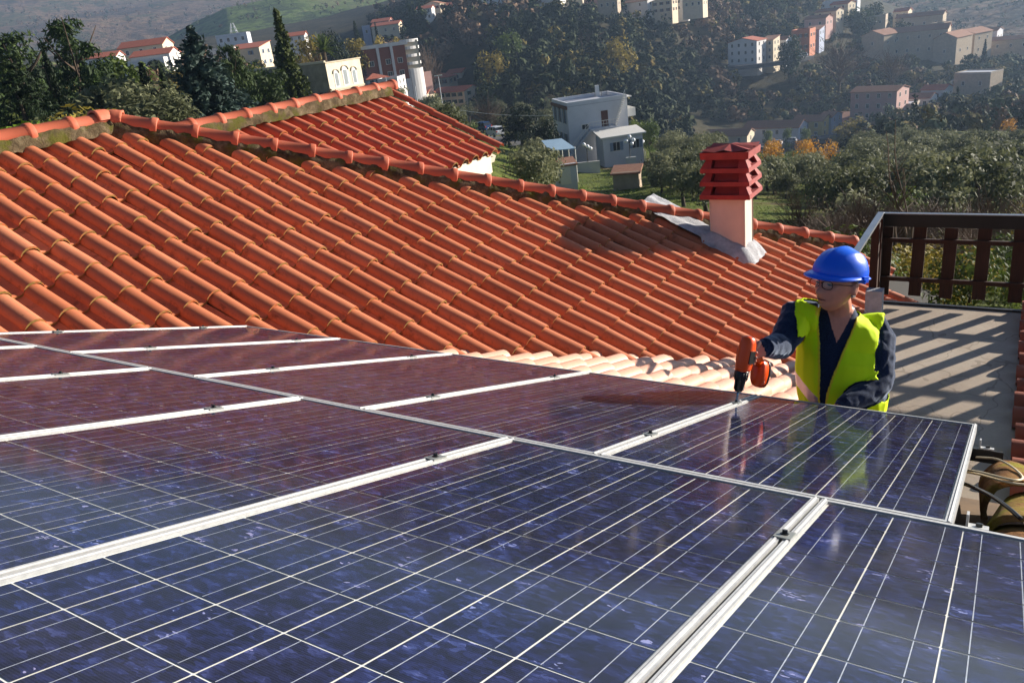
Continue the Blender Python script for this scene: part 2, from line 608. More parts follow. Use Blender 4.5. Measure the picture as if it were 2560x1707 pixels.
tier_h = 0.148 * SCL
for k in range(3):
    zb = zc + k * tier_h
    lv = MB()
    frust(lv, zb, zb + 0.055, 0.075 - 0.006 * k, 0.072 - 0.006 * k)
    # four corner wedges with open slots between them
    for sx, sy in ((-1, -1), (1, -1), (1, 1), (-1, 1)):
        e0, e1 = 0.07 - 0.006 * k, -0.005
        s_ = 0.13
        def P(u_, v_, z_): return CC + BH * u_ + AH * v_ + Z * (z_ - CC.z)
        x0, x1, y0, y1 = sx * (hw + e0), sx * (hw + e0 - s_), sy * (hd + e0), sy * (hd + e0 - s_)
        X0, Y0 = sx * (hw + e1), sy * (hd + e1)
        za, zt = zb + 0.052, zb + tier_h + 0.004
        vs = [P(x0, y0, za), P(x1, y0, za), P(x1, y1, za), P(x0, y1, za), P(X0, Y0, zt), P(X0 - sx * 0.07, Y0, zt), P(X0 - sx * 0.07, Y0 - sy * 0.07, zt), P(X0, Y0 - sy * 0.07, zt)]
        lv.add(vs, [(0, 1, 5, 4), (1, 2, 6, 5), (2, 3, 7, 6), (3, 0, 4, 7), (4, 5, 6, 7)])
    # slanted shutters set back in the slots
    for (D1, D2, e1_, e2_) in ((BH, AH, hw, hd), (AH, BH, hd, hw)):
        for sg in (-1, 1):
            c_ = CC + D2 * (sg * (e2_ - 0.045)) + Z * (zb + 0.1 - CC.z)
            nrm = (D2 * sg * 0.75 + Z * 0.65).normalized()
            lv.box(c_, e1_ * 0.62, 0.062, 0.008, (D1, nrm.cross(D1), nrm))
    lv.build('cap_tier', M_CAP, chim)
tz = zc + 3 * tier_h
tp = MB()
frust(tp, tz, tz + 0.085, 0.055, 0.06)
top_c = CC + Z * (tz + 0.085 - CC.z)
e_ = 0.06
rim = []
for k in range(16):
    an = 2 * math.pi * k / 16
    sq = max(abs(math.cos(an)), abs(math.sin(an)))
    rr = 1 / sq
    low = k % 2 == 1
    rim.append(top_c + BH * (math.cos(an) * rr * (hw + e_ - 0.006)) + AH * (math.sin(an) * rr * (hd + e_ - 0.006)) + Z * (0.003 if low else 0.03))
tp.add(rim + [top_c + Z * 0.062], [(k, (k + 1) % 16, 16) for k in range(16)])
tp.build('cap_top', M_CAP, chim)
# whitewashed mortar flashing round the foot and up to the hip
fl = MB()
def flash_pt(u, v, h):
    """u along courses from chimney centre, v down slope"""
    base = CC + V3(0, 0, 0)
    ci, cc_ = (base - Q0).dot(a_), None
    X = Q0 + a_ * ((CC - Q0).dot(a_) + u)
    # foot of the chimney axis on the slope
    t = (Q0 - CC).dot(NR) / NR.z
    foot = CC + Z * t
    X = foot + a_ * u + d_ * v + NR * h
    return X + noise.noise_vector(X * 9) * 0.006
gx, gy = 22, 36
U0, U1, V0, V1 = -0.36, 0.34, -1.25, 0.42
vs = []
for j in range(gy + 1):
    for i in range(gx + 1):
        u = U0 + (U1 - U0) * i / gx
        v = V0 + (V1 - V0) * j / gy
        dx = max(0, abs(u) - ch_d / 2); dy = max(0, abs(v) - ch_w / 2 / 0.9)
        dist = math.hypot(dx, dy)
        if v < -0.3:
            # tongue of mortar running up to the hip, wide at the top
            wdt = 0.20 + 0.16 * min(1, (-v - 0.3) / 0.5)
            uu = u + 0.16
            h = 0.035 - max(0, abs(uu) - wdt) * 0.9 + 0.012 * noise.noise(V3(u * 7, v * 7, 1))
        else:
            h = 0.085 - dist * 0.62 + 0.02 * noise.noise(V3(u * 9, v * 9, 3))
        h = max(h, -0.09)
        # ripple of the tiles underneath
        h += 0.008 * math.cos(2 * math.pi * u / TW)
        vs.append(flash_pt(u, v, h))
fs = [(j * (gx + 1) + i, j * (gx + 1) + i + 1, (j + 1) * (gx + 1) + i + 1, (j + 1) * (gx + 1) + i) for j in range(gy) for i in range(gx)]
fl.add(vs, [f[::-1] for f in fs])
fl.build('mortar_flashing', M_FLASH, chim, True)
# three tiles beside the chimney daubed with the same white mortar
# ------------------------------------------------------------------ the roof that carries the panels
CREST = -0.13                               # crest of its tiles below the face of the panels
phouse = thing('panel_house', P0 + V3(0, 0, -3), 'near house whose pale tiled roof carries the solar panels', 'house')
U_V = 0.16                                   # verge beside the terrace
pp = lambda u, v, o=0.0: P0 + B * u + A * v + N * o
pd = MB()
def slabpoly(mb, pts, th):
    n = len(pts)
    vs = [pp(u, v, CREST - 0.10) for u, v in pts] + [pp(u, v, CREST - 0.10 - th) for u, v in pts]
    mb.add(vs, [tuple(range(n)), tuple(range(2 * n - 1, n - 1, -1))] + [(i, n + i, n + (i + 1) % n, (i + 1) % n) for i in range(n)])
slabpoly(pd, [(-7, -2.6), (1.22, -2.6), (1.22, 1.7), (U_V, 1.7), (U_V, 7.2), (-7, 7.2)], 0.12)
pdeck = pd.build('roof_slope', M_DARK, phouse)
nP = 0
for c in range(4, 19):
    for i in range(0, 22):
        u, v = U_V - 0.03 - i * TW, 0.30 + c * TG
        X = pp(u, v, CREST)
        if not visible(X, 80) or (X - Q0).dot(NR) < -0.20 or v > 7.2:
            continue
        # hidden under the array
        if v < 1.5:
            continue
        m = frame(X + N * random.uniform(-.004, .004) + A * random.uniform(-.008, .008), -B, -A, N) @ Matrix.Rotation(R(random.uniform(-.7, .7)), 4, 'Z')
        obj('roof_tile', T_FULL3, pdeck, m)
        nP += 1
wl_ = MB()
def vwall(mb, p, q, z0, z1, th=0.2):
    p, q = Vector(p), Vector(q)
    D = (q - p); D.z = 0; L = D.length; D.normalize()
    S = D.cross(Z)
    c = (p + q) / 2
    mb.box(V3(c.x, c.y, (z0 + z1) / 2), L / 2, th / 2, (z1 - z0) / 2, (D, S, Z))
wl_.add([], [])
vwall(wl_, pp(1.05, -2.2), pp(1.05, 1.6), -7, pp(0, 1.6).z - 0.32)
vwall(wl_, pp(U_V - .15, 1.75), pp(U_V - .15, 6.6), -7, pp(0, 6.6).z - 0.32)
wl_.build('wall', M_WALLSH, phouse)

# old mossy barrel tiles showing past the end of the array
M_MOSS = mat_mortar('mossy_old_clay', lin(84, 56, 34), lin(140, 98, 58), lin(176, 140, 86), lin(138, 128, 40))
for k, (u, v, o, yaw) in enumerate(((1.46, 1.02, -0.17, 4), (1.47, 0.62, -0.20, -3), (1.47, 0.22, -0.23, 2))):
    mb = MB()
    L_, r_ = 0.46, 0.115
    rings = []
    for (t, rr) in ((0, r_ * 1.04), (0.01, r_ * 1.06), (L_, r_ * 0.9)):
        rg = []
        for q in range(15):
            an = math.pi * (-0.12 + 1.24 * q / 14)
            p = V3(-rr * math.cos(an), t, rr * math.sin(an))
            rg.append(p + noise.noise_vector(p * 13 + V3(k * 3, 0, 0)) * 0.007)
        rings.append(rg)
    inner = [V3(v_.x * 0.84, v_.y, v_.z * 0.84) for v_ in rings[0]]
    mb.loft([inner] + rings, closed=False)
    me = mb.mesh('barrel_tile', M_MOSS, True)
    m = frame(pp(u, v, o), B, A, N) @ Matrix.Rotation(R(yaw), 4, 'Z')
    obj('barrel_tile', me, pdeck, m)
eb = MB()
eb.add([pp(1.15, -2.0, -0.26), pp(1.66, -2.0, -0.26), pp(1.66, 1.55, -0.26), pp(1.15, 1.55, -0.26)], [(0, 1, 2, 3)])
eb.add([pp(1.15, -2.0, -0.34), pp(1.66, -2.0, -0.34), pp(1.66, 1.55, -0.34), pp(1.15, 1.55, -0.34)], [(3, 2, 1, 0)])
eb.add([pp(1.66, -2.0, -0.26), pp(1.66, -2.0, -0.34), pp(1.66, 1.55, -0.34), pp(1.66, 1.55, -0.26), pp(1.15, 1.55, -0.34), pp(1.15, 1.55, -0.26)], [(0, 1, 2, 3), (3, 2, 4, 5)])
eb.build('eave_board', plain('weathered_board', lin(96, 74, 50), 0.9, var=0.3, scale=12), pdeck)

# ------------------------------------------------------------------ solar panels
def mat_alu():
    t = NT('brushed_aluminium')
    f = t.noise(t.coord('Object', (2, 2, 2)), 30, 4, 0.6)
    t.set(t.ramp(f, [(0.3, (0.44, 0.44, 0.44, 1)), (0.7, (0.56, 0.56, 0.55, 1))]), t.ramp(f, [(0.3, bw(0.42)), (0.7, bw(0.52))]), 0.35, 0.5)
    return t.mat
M_ALU = mat_alu()
M_ALUD = plain('grey_clamp_metal', lin(150, 152, 148), 0.5, 0.6, var=0.1)
M_STEEL = plain('dark_bolt_steel', lin(62, 64, 66), 0.4, 0.9, var=0.1)
M_BACK = plain('white_backsheet', lin(240, 236, 228), 0.7, var=0.03, spec=0.1)
M_BUS = plain('tinned_ribbon', lin(184, 188, 202), 0.5, 0.2, spec=0.2, var=0.25, scale=90)
def mat_cell():
    t = NT('polycrystalline_silicon')
    co = t.coord('Object', (1, 1, 1))
    r = t.rnd()
    cx = t.n('CombineXYZ')
    t.l(t.math('MULTIPLY', r, 37.0), cx.inputs[0]); t.l(t.math('MULTIPLY', r, 91.0), cx.inputs[1])
    ad = t.n('VectorMath', operation='ADD')
    t.l(co, ad.inputs[0]); t.l(cx.outputs[0], ad.inputs[1])
    wob = t.n('TexNoise'); wob.inputs['Scale'].default_value = 55; wob.inputs['Detail'].default_value = 3
    t.l(ad.outputs[0], wob.inputs['Vector'])
    sb = t.n('VectorMath', operation='MULTIPLY_ADD')
    t.l(wob.outputs['Color'], sb.inputs[0]); sb.inputs[1].default_value = (0.03, 0.012, 0); t.l(ad.outputs[0], sb.inputs[2])
    mp = t.n('Mapping'); mp.inputs['Rotation'].default_value = (0, 0, 0.35); mp.inputs['Scale'].default_value = (1.0, 2.4, 1)
    t.l(sb.outputs[0], mp.inputs[0])
    vo = t.n('TexVoronoi'); vo.inputs['Scale'].default_value = 40
    t.l(mp.outputs[0], vo.inputs['Vector'])
    sp = t.n('SeparateColor'); t.l(vo.outputs['Color'], sp.inputs[0])
    vo2 = t.n('TexVoronoi'); vo2.inputs['Scale'].default_value = 95
    t.l(mp.outputs[0], vo2.inputs['Vector'])
    sp2 = t.n('SeparateColor'); t.l(vo2.outputs['Color'], sp2.inputs[0])
    big = t.noise(ad.outputs[0], 14, 2, 0.5)
    k1 = t.math('ADD', t.math('MULTIPLY', sp.outputs[0], 0.44), t.math('MULTIPLY', sp2.outputs[0], 0.24))
    k1 = t.math('ADD', k1, t.math('MULTIPLY', t.math('SUBTRACT', big, 0.42), 1.0))
    col = t.ramp(k1, [(0.12, (0.007, 0.007, 0.018, 1)), (0.42, (0.012, 0.013, 0.044, 1)), (0.64, (0.020, 0.026, 0.10, 1)), (0.82, (0.055, 0.072, 0.22, 1)), (0.97, (0.18, 0.19, 0.40, 1))])
    # rare bright flakes
    fl_ = t.math('GREATER_THAN', t.math('MULTIPLY', sp2.outputs[1], big), 0.62)
    col = t.mix(fl_, col, (0.30, 0.31, 0.56, 1))
    tint = t.mix(r, (1.05, 0.94, 0.92, 1), (0.9, 1.02, 1.14, 1))
    col = t.mix(1.0, col, tint, 'MULTIPLY')
    # fine silver fingers across each cell
    wv = t.n('TexWave', wave_type='BANDS', bands_direction='Y'); wv.inputs['Scale'].default_value = 66
    t.l(co, wv.inputs['Vector'])
    col = t.mix(t.math('MULTIPLY', wv.outputs['Fac'], 0.10), col, (0.12, 0.14, 0.22, 1))
    t.set(col, 0.6, 0, 0.0)
    return t.mat
M_CELL = mat_cell()
def mat_glass_pane():
    t = NT('panel_glass')
    tr = t.n('BsdfTransparent'); tr.inputs[0].default_value = (0.96, 0.97, 0.97, 1)
    gl = t.n('BsdfGlossy'); gl.inputs['Roughness'].default_value = 0.035
    lw = t.n('LayerWeight'); lw.inputs['Blend'].default_value = 0.5
    fres = t.math('ADD', t.math('MULTIPLY', t.math('POWER', lw.outputs['Facing'], 4.8), 0.93), 0.018)
    # faint drying marks and dust on the glass
    co = wpos(t)
    du = t.ramp(t.noise(co, 2.3, 6, 0.65), [(0.46, bw(0)), (0.8, bw(1))])
    rg = t.math('ADD', t.math('MULTIPLY', du, 0.05), 0.085)
    t.l(rg, gl.inputs['Roughness'])
    bm = t.n('Bump'); bm.inputs['Strength'].default_value = 0.02; bm.inputs['Distance'].default_value = 0.01
    t.l(t.noise(co, 3.0, 2, 0.5), bm.inputs['Height'])
    t.l(bm.outputs[0], gl.inputs['Normal'])
    mx = t.n('MixShader'); t.l(fres, mx.inputs[0]); t.l(tr.outputs[0], mx.inputs[1]); t.l(gl.outputs[0], mx.inputs[2])
    df = t.n('BsdfDiffuse'); df.inputs[0].default_value = (0.62, 0.6, 0.58, 1)
    m2 = t.n('MixShader')
    t.l(t.math('ADD', t.math('MULTIPLY', du, 0.03), 0.008), m2.inputs[0])
    t.l(mx.outputs[0], m2.inputs[1]); t.l(df.outputs[0], m2.inputs[2])
    t.l(m2.outputs[0], t.out.inputs[0])
    return t.mat
M_GLASS = mat_glass_pane()
CELLP = 0.157
PW, PGAP = 0.99373, 0.008
cell_mb = MB()
hc = 0.0768; ch_ = 0.0015
hy = 0.0761
cell_mb.add([(-hc + ch_, -hy, 0), (hc - ch_, -hy, 0), (hc, -hy + ch_, 0), (hc, hy - ch_, 0), (hc - ch_, hy, 0), (-hc + ch_, hy, 0), (-hc, hy - ch_, 0), (-hc, -hy + ch_, 0)], [tuple(range(8))])
ME_CELL = cell_mb.mesh('solar_cell', M_CELL)
LP = 1.926
def frame_mesh(w_, l_):
    mb = MB()
    lip, th = 0.0175, 0.04
    def bar(x0, x1, y0, y1):
        mb.bbox((x0, y0, -th), (x1, y1, 0.0))
    hw_, hl_ = w_ / 2, l_ / 2
    bar(-hw_, -hw_ + lip, -hl_, hl_)
    bar(hw_ - lip, hw_, -hl_, hl_)
    bar(-hw_ + lip, hw_ - lip, -hl_, -hl_ + lip)
    bar(-hw_ + lip, hw_ - lip, hl_ - lip, hl_)
    # rounded rib along the long bars
    for sx in (-1, 1):
        mb.tube([(sx * (hw_ - lip / 2), -hl_ + 0.002, -0.0008), (sx * (hw_ - lip / 2), hl_ - 0.002, -0.0008)], 0.0042, 6)
    return mb.mesh('frame', M_ALU)
W_ = PW - PGAP
ME_FRAME = frame_mesh(W_, LP)
g_ = MB(); g_.add([(-W_ / 2 + .017, -LP / 2 + .017, -0.0028), (W_ / 2 - .017, -LP / 2 + .017, -0.0028), (W_ / 2 - .017, LP / 2 - .017, -0.0028), (-W_ / 2 + .017, LP / 2 - .017, -0.0028)], [(0, 1, 2, 3)])
ME_PANE = g_.mesh('glass_pane', M_GLASS)
bk = MB(); bk.bbox((-W_ / 2 + .016, -LP / 2 + .016, -0.016), (W_ / 2 - .016, LP / 2 - .016, -0.0075))
ME_BACK = bk.mesh('backsheet', M_BACK)
bs = MB()
for ci in range(6):
    for bx in (-0.039, 0.039):
        x = (ci - 2.5) * CELLP + bx
        for rj in range(12):
            y0, y1 = (rj - 6) * CELLP + 0.003, (rj - 5) * CELLP - 0.003
            bs.add([(x - 0.0009, y0, -0.0056), (x + 0.0009, y0, -0.0056), (x + 0.0009, y1, -0.0056), (x - 0.0009, y1, -0.0056)], [(0, 1, 2, 3)])
ME_BUS = bs.mesh('busbar_ribbons', M_BUS)
cl = MB(); cl.bbox((-0.019, -0.030, 0.0), (0.019, 0.030, 0.004)); 
ME_CLAMP = cl.mesh('clamp', M_ALUD)
bo = MB(); bo.tube([(0, 0, 0.004), (0, 0, 0.006)], 0.010, 10); bo.tube([(0, 0, 0.006), (0, 0, 0.014)], 0.0065, 6)
ME_BOLT = bo.mesh('bolt', M_STEEL)
PANEL_LABELS = {}
def panel(uc, vc, label, clamps=(), grp='solar panels laid in two rows on the roof'):
    root = thing('solar_panel', (0, 0, 0), label, 'solar panel', grp)
    root.matrix_basis = frame(pp(uc, vc), B, A, N)
    kw = dict(local=True)
    obj('frame', ME_FRAME, root, **kw)
    bsh = obj('backsheet', ME_BACK, root, **kw)
    for ci in range(6):
        for rj in range(12):
            obj('solar_cell', ME_CELL, bsh, Matrix.Translation(V3((ci - 2.5) * CELLP, (rj - 5.5) * CELLP, -0.0064)), **kw)
    obj('busbar_ribbons', ME_BUS, bsh, kind='stuff', **kw)
    obj('glass_pane', ME_PANE, root, **kw)
    for x, y in clamps:
        c_ = obj('clamp', ME_CLAMP, root, Matrix.Translation(V3(x, y, 0.0006)), **kw)
        obj('bolt', ME_BOLT, c_, **kw)
    return root
VB = 0.014
SU, SL = 1.2921, 0.9749
up_lab = ['far row solar panel at the right end, reflecting the yellow vest', 'far row solar panel just left of the drill bit',
          'middle panel of the far row, third from the right end', 'far row solar panel second from its left end',
          'leftmost panel of the far row, reflecting orange tiles']
for k in range(5):
    cl_ = [(W_ / 2 + PGAP / 2, -0.52), (W_ / 2 + PGAP / 2, 0.56)] if k else []
    if k == 4:
        cl_ += [(-W_ / 2 + 0.012, -0.5), (-W_ / 2 + 0.012, 0.56)]
    panel(SU - PW * (k + 0.5), VB + 0.005 + LP / 2, up_lab[k], cl_)
lo_lab = {-1: 'near row solar panel in the bottom right corner of the picture', 0: 'big near solar panel in the bottom centre of the picture',
          1: 'near row solar panel second from the bottom centre, crossing the left edge', 2: 'near row solar panel third from the bottom centre at the left edge',
          3: 'near row solar panel fourth from the bottom centre at the left edge', 4: 'thin sliver of near row panel at the left edge under the far row'}
for k in range(-1, 5):
    cl_ = [(W_ / 2 + PGAP / 2, 0.55)] if k >= 0 else []
    panel(SL - PW * (k + 0.5), VB - 0.005 - LP / 2, lo_lab[k], cl_)
# end clamps on the right-hand end panel
ec = MB()
M_RAIL = plain('black_mounting_rail', lin(46, 44, 42), 0.45, 0.5, var=0.15)
def rail(u0, u1, v, label):
    r_ = thing('mounting_rail', pp(u1, v, -0.08), label, 'rail', 'mounting rails under the solar panels')
    mb = MB()
    mb.box(pp((u0 + u1) / 2, v, -0.066), (u1 - u0) / 2, 0.019, 0.024, (B, A, N))
    mb.box(pp((u0 + u1) / 2, v - 0.012, -0.0402), (u1 - u0) / 2, 0.006, 0.0015, (B, A, N))
    mb.build('rail_bar', M_RAIL, r_)
    return r_
r1 = rail(-3.6, SU + 0.105, 1.50, 'black rail end sticking out under the far right corner panel')
r2 = rail(-3.6, SU + 0.27, 0.16, 'long black rail end under the panel gap at right')
for rr_, u_, v_ in ((r1, SU + 0.045, 1.50), (r2, SU + 0.05, 0.16)):
    mb = MB()
    mb.box(pp(u_, v_, -0.034), 0.026, 0.022, 0.003, (B, A, N))
    mb.box(pp(u_ - 0.024, v_, -0.018), 0.003, 0.022, 0.018, (B, A, N))
    mb.build('end_clamp', M_ALU, rr_)
    mb = MB(); mb.tube([pp(u_ + 0.004, v_, -0.031), pp(u_ + 0.004, v_, -0.022)], 0.009, 6)
    mb.build('bolt', M_STEEL, rr_)
# frame joints of the end panel: two caps on the outer bar
def cable(name, pts, rad, mat, label):
    P = [Vector(p) for p in pts]
    sm = []
    for i in range(len(P) - 1):
        p0, p1, p2, p3 = P[max(i - 1, 0)], P[i], P[i + 1], P[min(i + 2, len(P) - 1)]
        for q in range(8):
            t = q / 8
            sm.append(0.5 * ((2 * p1) + (p2 - p0) * t + (2 * p0 - 5 * p1 + 4 * p2 - p3) * t * t + (3 * p1 - p0 - 3 * p2 + p3) * t ** 3))
    sm.append(P[-1])
    mb = MB(); mb.tube(sm, rad, 7)
    o = mb.build(name, mat, None, True)
    return tag(o, label, 'cable')
M_CABLE = plain('beige_cable', lin(214, 196, 160), 0.5, var=0.06)
M_BLACK = plain('black_plastic', lin(24, 24, 26), 0.45, var=0.2)
onp = lambda x, y, o: hit(x, y, P0 + N * o, N)
cable('beige_cable', [onp(2395, 1172, -.07), onp(2450, 1180, -.055), onp(2510, 1195, -.05), onp(2545, 1200, -.05), onp(2556, 1192, -.05), onp(2535, 1170, -.05), onp(2505, 1152, -.05), onp(2478, 1145, -.05), onp(2440, 1143, -.06)], 0.0042, M_CABLE, 'upper beige cable looping over the mossy tiles at the right edge')
cable('beige_cable', [onp(2395, 1176, -.08), onp(2450, 1186, -.07), onp(2510, 1203, -.06), onp(2552, 1210, -.06), onp(2590, 1212, -.06)], 0.0042, M_CABLE, 'lower beige cable running off the right edge over mossy tiles')
cable('black_cable', [onp(2398, 1205, -.10), onp(2430, 1216, -.08), onp(2480, 1240, -.07), onp(2520, 1268, -.07), onp(2552, 1296, -.08)], 0.007, M_BLACK, 'thick black cable curving under the end panel at right')

# ------------------------------------------------------------------ terrace and its fence
def mat_concrete():
    t = NT('terrace_concrete')
    co = wpos(t)
    f = t.noise(co, 1.1, 7, 0.62)
    col = t.ramp(f, [(0.3, lin(158, 142, 126)), (0.5, lin(184, 168, 150)), (0.72, lin(204, 190, 172))])
    col = t.mix(t.math('MULTIPLY', t.noise(co, 60, 4, 0.7), 0.35), col, lin(136, 116, 98))
    cr = t.n('TexVoronoi', feature='DISTANCE_TO_EDGE'); cr.inputs['Scale'].default_value = 1.1
    wv = t.n('TexNoise'); wv.inputs['Scale'].default_value = 3
    t.l(co, wv.inputs['Vector'])
    mxx = t.n('VectorMath', operation='MULTIPLY_ADD'); t.l(wv.outputs['Color'], mxx.inputs[0]); mxx.inputs[1].default_value = (.5, .5, .5); t.l(co, mxx.inputs[2])
    t.l(mxx.outputs[0], cr.inputs['Vector'])
    crk = t.math('LESS_THAN', cr.outputs['Distance'], 0.006)
    col = t.mix(t.math('MULTIPLY', crk, 0.35), col, lin(90, 78, 66))
    st = t.ramp(t.noise(co, 6, 6, 0.75), [(0.62, bw(0)), (0.72, bw(1))])
    col = t.mix(t.math('MULTIPLY', st, 0.25), col, lin(120, 100, 84))
    t.set(col, 0.9, 0, 0.25)
    t.bump(t.noise(co, 90, 4, 0.7), 0.25, 0.006)
    return t.mat
M_CONC = mat_concrete()
FC = hit(2188, 757, V3(0, 0, TER), Z)        # foot of the fence corner
bF, aF = FC.dot(B), FC.dot(AH)
W2 = lambda b, t, z: B * b + AH * t + Z * z
tb = MB()
_p = [W2(bF - 0.06, 3.4, TER), W2(bF + 7, 3.4, TER), W2(bF + 7, aF, TER), W2(bF - 0.06, aF, TER)]
tb.add(_p + [p - Z * 0.25 for p in _p], [(0, 1, 2, 3), (7, 6, 5, 4), (0, 4, 5, 1), (1, 5, 6, 2), (2, 6, 7, 3), (3, 7, 4, 0)])
terrace = struct(tb.build('terrace', M_CONC))
tw = MB()
tw.box(W2(bF + 3.4, (3.5 + aF) / 2, TER - 2.6), 3.4, (aF - 3.6) / 2, 2.345, (B, AH, Z))
struct(tw.build('terrace_base', M_WALLSH))
fence = thing('picket_fence', FC, 'dark brown wooden picket fence with black top board along the terrace', 'fence')
def mat_wood(name, c1, c2):
    t = NT(name)
    co = t.coord('Object')
    mp = t.n('Mapping'); mp.inputs['Scale'].default_value = (14, 14, 1.2); t.l(co, mp.inputs[0])
    f = t.noise(mp.outputs[0], 5, 6, 0.7)
    t.set(t.ramp(f, [(0.3, c1), (0.7, c2)]), 0.75, 0, 0.3)
    t.bump(f, 0.3, 0.004)
    return t.mat
M_WOOD = mat_wood('stained_picket_wood', lin(38, 20, 13), lin(70, 40, 24))
M_IRON = plain('dark_painted_iron', lin(30, 26, 26), 0.5, 0.4, var=0.2)
M_GALV = plain('galvanised_bar', lin(150, 152, 156), 0.4, 0.8, var=0.1)
FT = 0.905
mb = MB(); mb.box(FC + B * 3.0 + AH * 0.03 + Z * 0.004, 3.05, 0.022, 0.012, (B, AH, Z)); mb.build('edge_strip', M_IRON, fence)
mb = MB(); mb.box(FC + B * 3.0 + AH * 0.07 + Z * (FT - 0.065), 3.02, 0.014, 0.062, (B, AH, Z)); mb.build('top_board', M_IRON, fence)
mb = MB(); mb.box(FC + B * 3.0 + AH * 0.07 + Z * (FT + 0.003), 3.02, 0.024, 0.004, (B, AH, Z)); mb.build('cap_rail', M_GALV, fence)
for z_ in (0.25, 0.645):
    mb = MB(); mb.box(FC + B * 3.0 + AH * 0.055 + Z * z_, 3.0, 0.016, 0.02, (B, AH, Z)); mb.build('rail', M_WOOD, fence)
pk = MB(); pk.box((0, 0, 0), 0.056, 0.0105, 0.352, (V3(1, 0, 0), V3(0, 1, 0), Z))
ME_PK = pk.mesh('picket', M_WOOD)
for k in range(21):
    j = random.uniform(-1, 1)
    c_ = FC + B * (0.06 + 0.281 * k + 0.01 * random.uniform(-1, 1)) + AH * 0.0835 + Z * (0.425 - 0.01 * (k == 5) + 0.006 * j)
    obj('picket', ME_PK, fence, frame(c_, B, AH, Z) @ Matrix.Rotation(R(1.2 * random.uniform(-1, 1)), 4, 'Y'))
for b_ in (0.0, 2.0, 4.0, 6.0):
    mb = MB(); mb.box(FC + B * b_ + AH * 0.045 + Z * (FT / 2 - 0.04), 0.03, 0.02, FT / 2 + 0.03, (B, AH, Z)); mb.build('post', M_IRON, fence)
# the rail turns back along the side of the terrace
mb = MB(); mb.box(FC - AH * 0.72 + Z * (FT + 0.0), 0.028, 0.80, 0.012, (B, AH, Z)); mb.build('side_rail', M_GALV, fence)
for t_ in (0.03, 0.2):
    mb = MB(); mb.box(FC - AH * t_ + Z * (FT / 2 - 0.02), 0.035, 0.03, FT / 2, (B, AH, Z)); mb.build('post', M_WOOD if t_ < 1 else M_IRON, fence)
mb = MB(); mb.box(FC + B * 0.03 - AH * 0.28 + Z * 0.12, 0.075, 0.06, 0.12, (B, AH, Z)); mb.build('post_base', M_FLASH, fence)

# neighbouring eave of old tiles along the right edge of the picture
nroof = thing('side_roof', W2(bF + 2.2, 4.2, TER), 'edge of brown tiled roof along the right border above the terrace', 'roof')
M_TILE4 = mat_tile('weathered_clay_brown', lin(132, 70, 50), lin(150, 82, 60), lin(170, 98, 74), 0.5)
E1 = hit(2541, 1000, V3(0, 0, TER + 0.10), Z)
bE = E1.dot(B)
SLP = (B * math.cos(R(4)) + Z * math.sin(R(4)))
NN = (Z * math.cos(R(4)) - B * math.sin(R(4)))
T_FULL4 = tile_mesh('roof_tile', [M_TILE4, M_TILE4])
nd = MB()
o_ = W2(bE, 0, TER + 0.10)
nd.add([o_ + AH * 2.2 + SLP * .03 - NN * .1, o_ + AH * 8.2 + SLP * .03 - NN * .1, o_ + AH * 8.2 + SLP * 1.3 - NN * .1, o_ + AH * 2.2 + SLP * 1.3 - NN * .1,
        o_ + AH * 2.2 + SLP * .03 - NN * .2, o_ + AH * 8.2 + SLP * .03 - NN * .2, o_ + AH * 8.2 + SLP * 1.3 - NN * .2, o_ + AH * 2.2 + SLP * 1.3 - NN * .2],
       [(3, 2, 1, 0), (4, 5, 6, 7), (0, 1, 5, 4), (1, 2, 6, 5), (2, 3, 7, 6), (3, 0, 4, 7)])
ndk = nd.build('roof_slope', M_DARK, nroof)
for k in range(25):
    for c in range(2):
        X = o_ + AH * (2.3 + TW * k) + SLP * (TG * c)
        obj('roof_tile', T_FULL4, ndk, frame(X + AH * random.uniform(-.006, .006) + SLP * random.uniform(-.02, .02), -AH, SLP, NN))
nw = MB(); nw.box(W2(bE + 0.9, 5.2, TER - 1.2), 0.6, 2.9, 1.15, (B, AH, Z)); nw.build('wall', M_WALLSH, nroof)
# ------------------------------------------------------------------ the cordless drill
TIP = hit(1840, 1007, P0, N)
DD = (N + B * 0.10 - AH * 0.02).normalized()                 # axis of the drill, tip to back
HD_ = (A * 0.92 + B * 0.30)
HD_ = (HD_ - DD * HD_.dot(DD)).normalized()                  # towards the handle
SD = DD.cross(HD_).normalized()
drill = thing('cordless_drill', TIP, 'orange and black cordless drill held upright over the panel seam', 'drill')
M_ORANGE = plain('orange_tool_plastic', lin(255, 84, 8), 0.35, var=0.06)
M_TBLACK = plain('black_tool_rubber', lin(22, 21, 22), 0.4, var=0.2)
M_BIT = plain('bit_steel', lin(120, 150, 176), 0.25, 0.9, var=0.1)
def dp(t, h=0.0, s=0.0):
    return TIP + (DD * t + HD_ * h + SD * s) * 1.12
def ring_d(t, rh, rs, oh=0.0, n=14, p=2.6):
    out = []
    for k in range(n):
        an = 2 * math.pi * k / n
        c, s = math.cos(an), math.sin(an)
        out.append(dp(t, oh + rh * math.copysign(abs(c) ** (2 / p), c), rs * math.copysign(abs(s) ** (2 / p), s)))
    return out
mb = MB(); mb.loft([ring_d(t, r, r, n=8, p=2) for t, r in ((0.002, 0.0025), (0.012, 0.004), (0.03, 0.0042), (0.058, 0.0052))]); mb.build('bit', M_BIT, drill, True)
mb = MB()
mb.loft([ring_d(t, r, r, n=18, p=2) for t, r in ((0.05, 0.013), (0.058, 0.019), (0.062, 0.0215), (0.098, 0.0225), (0.10, 0.0262), (0.104, 0.0275), (0.138, 0.0295), (0.143, 0.0275))])
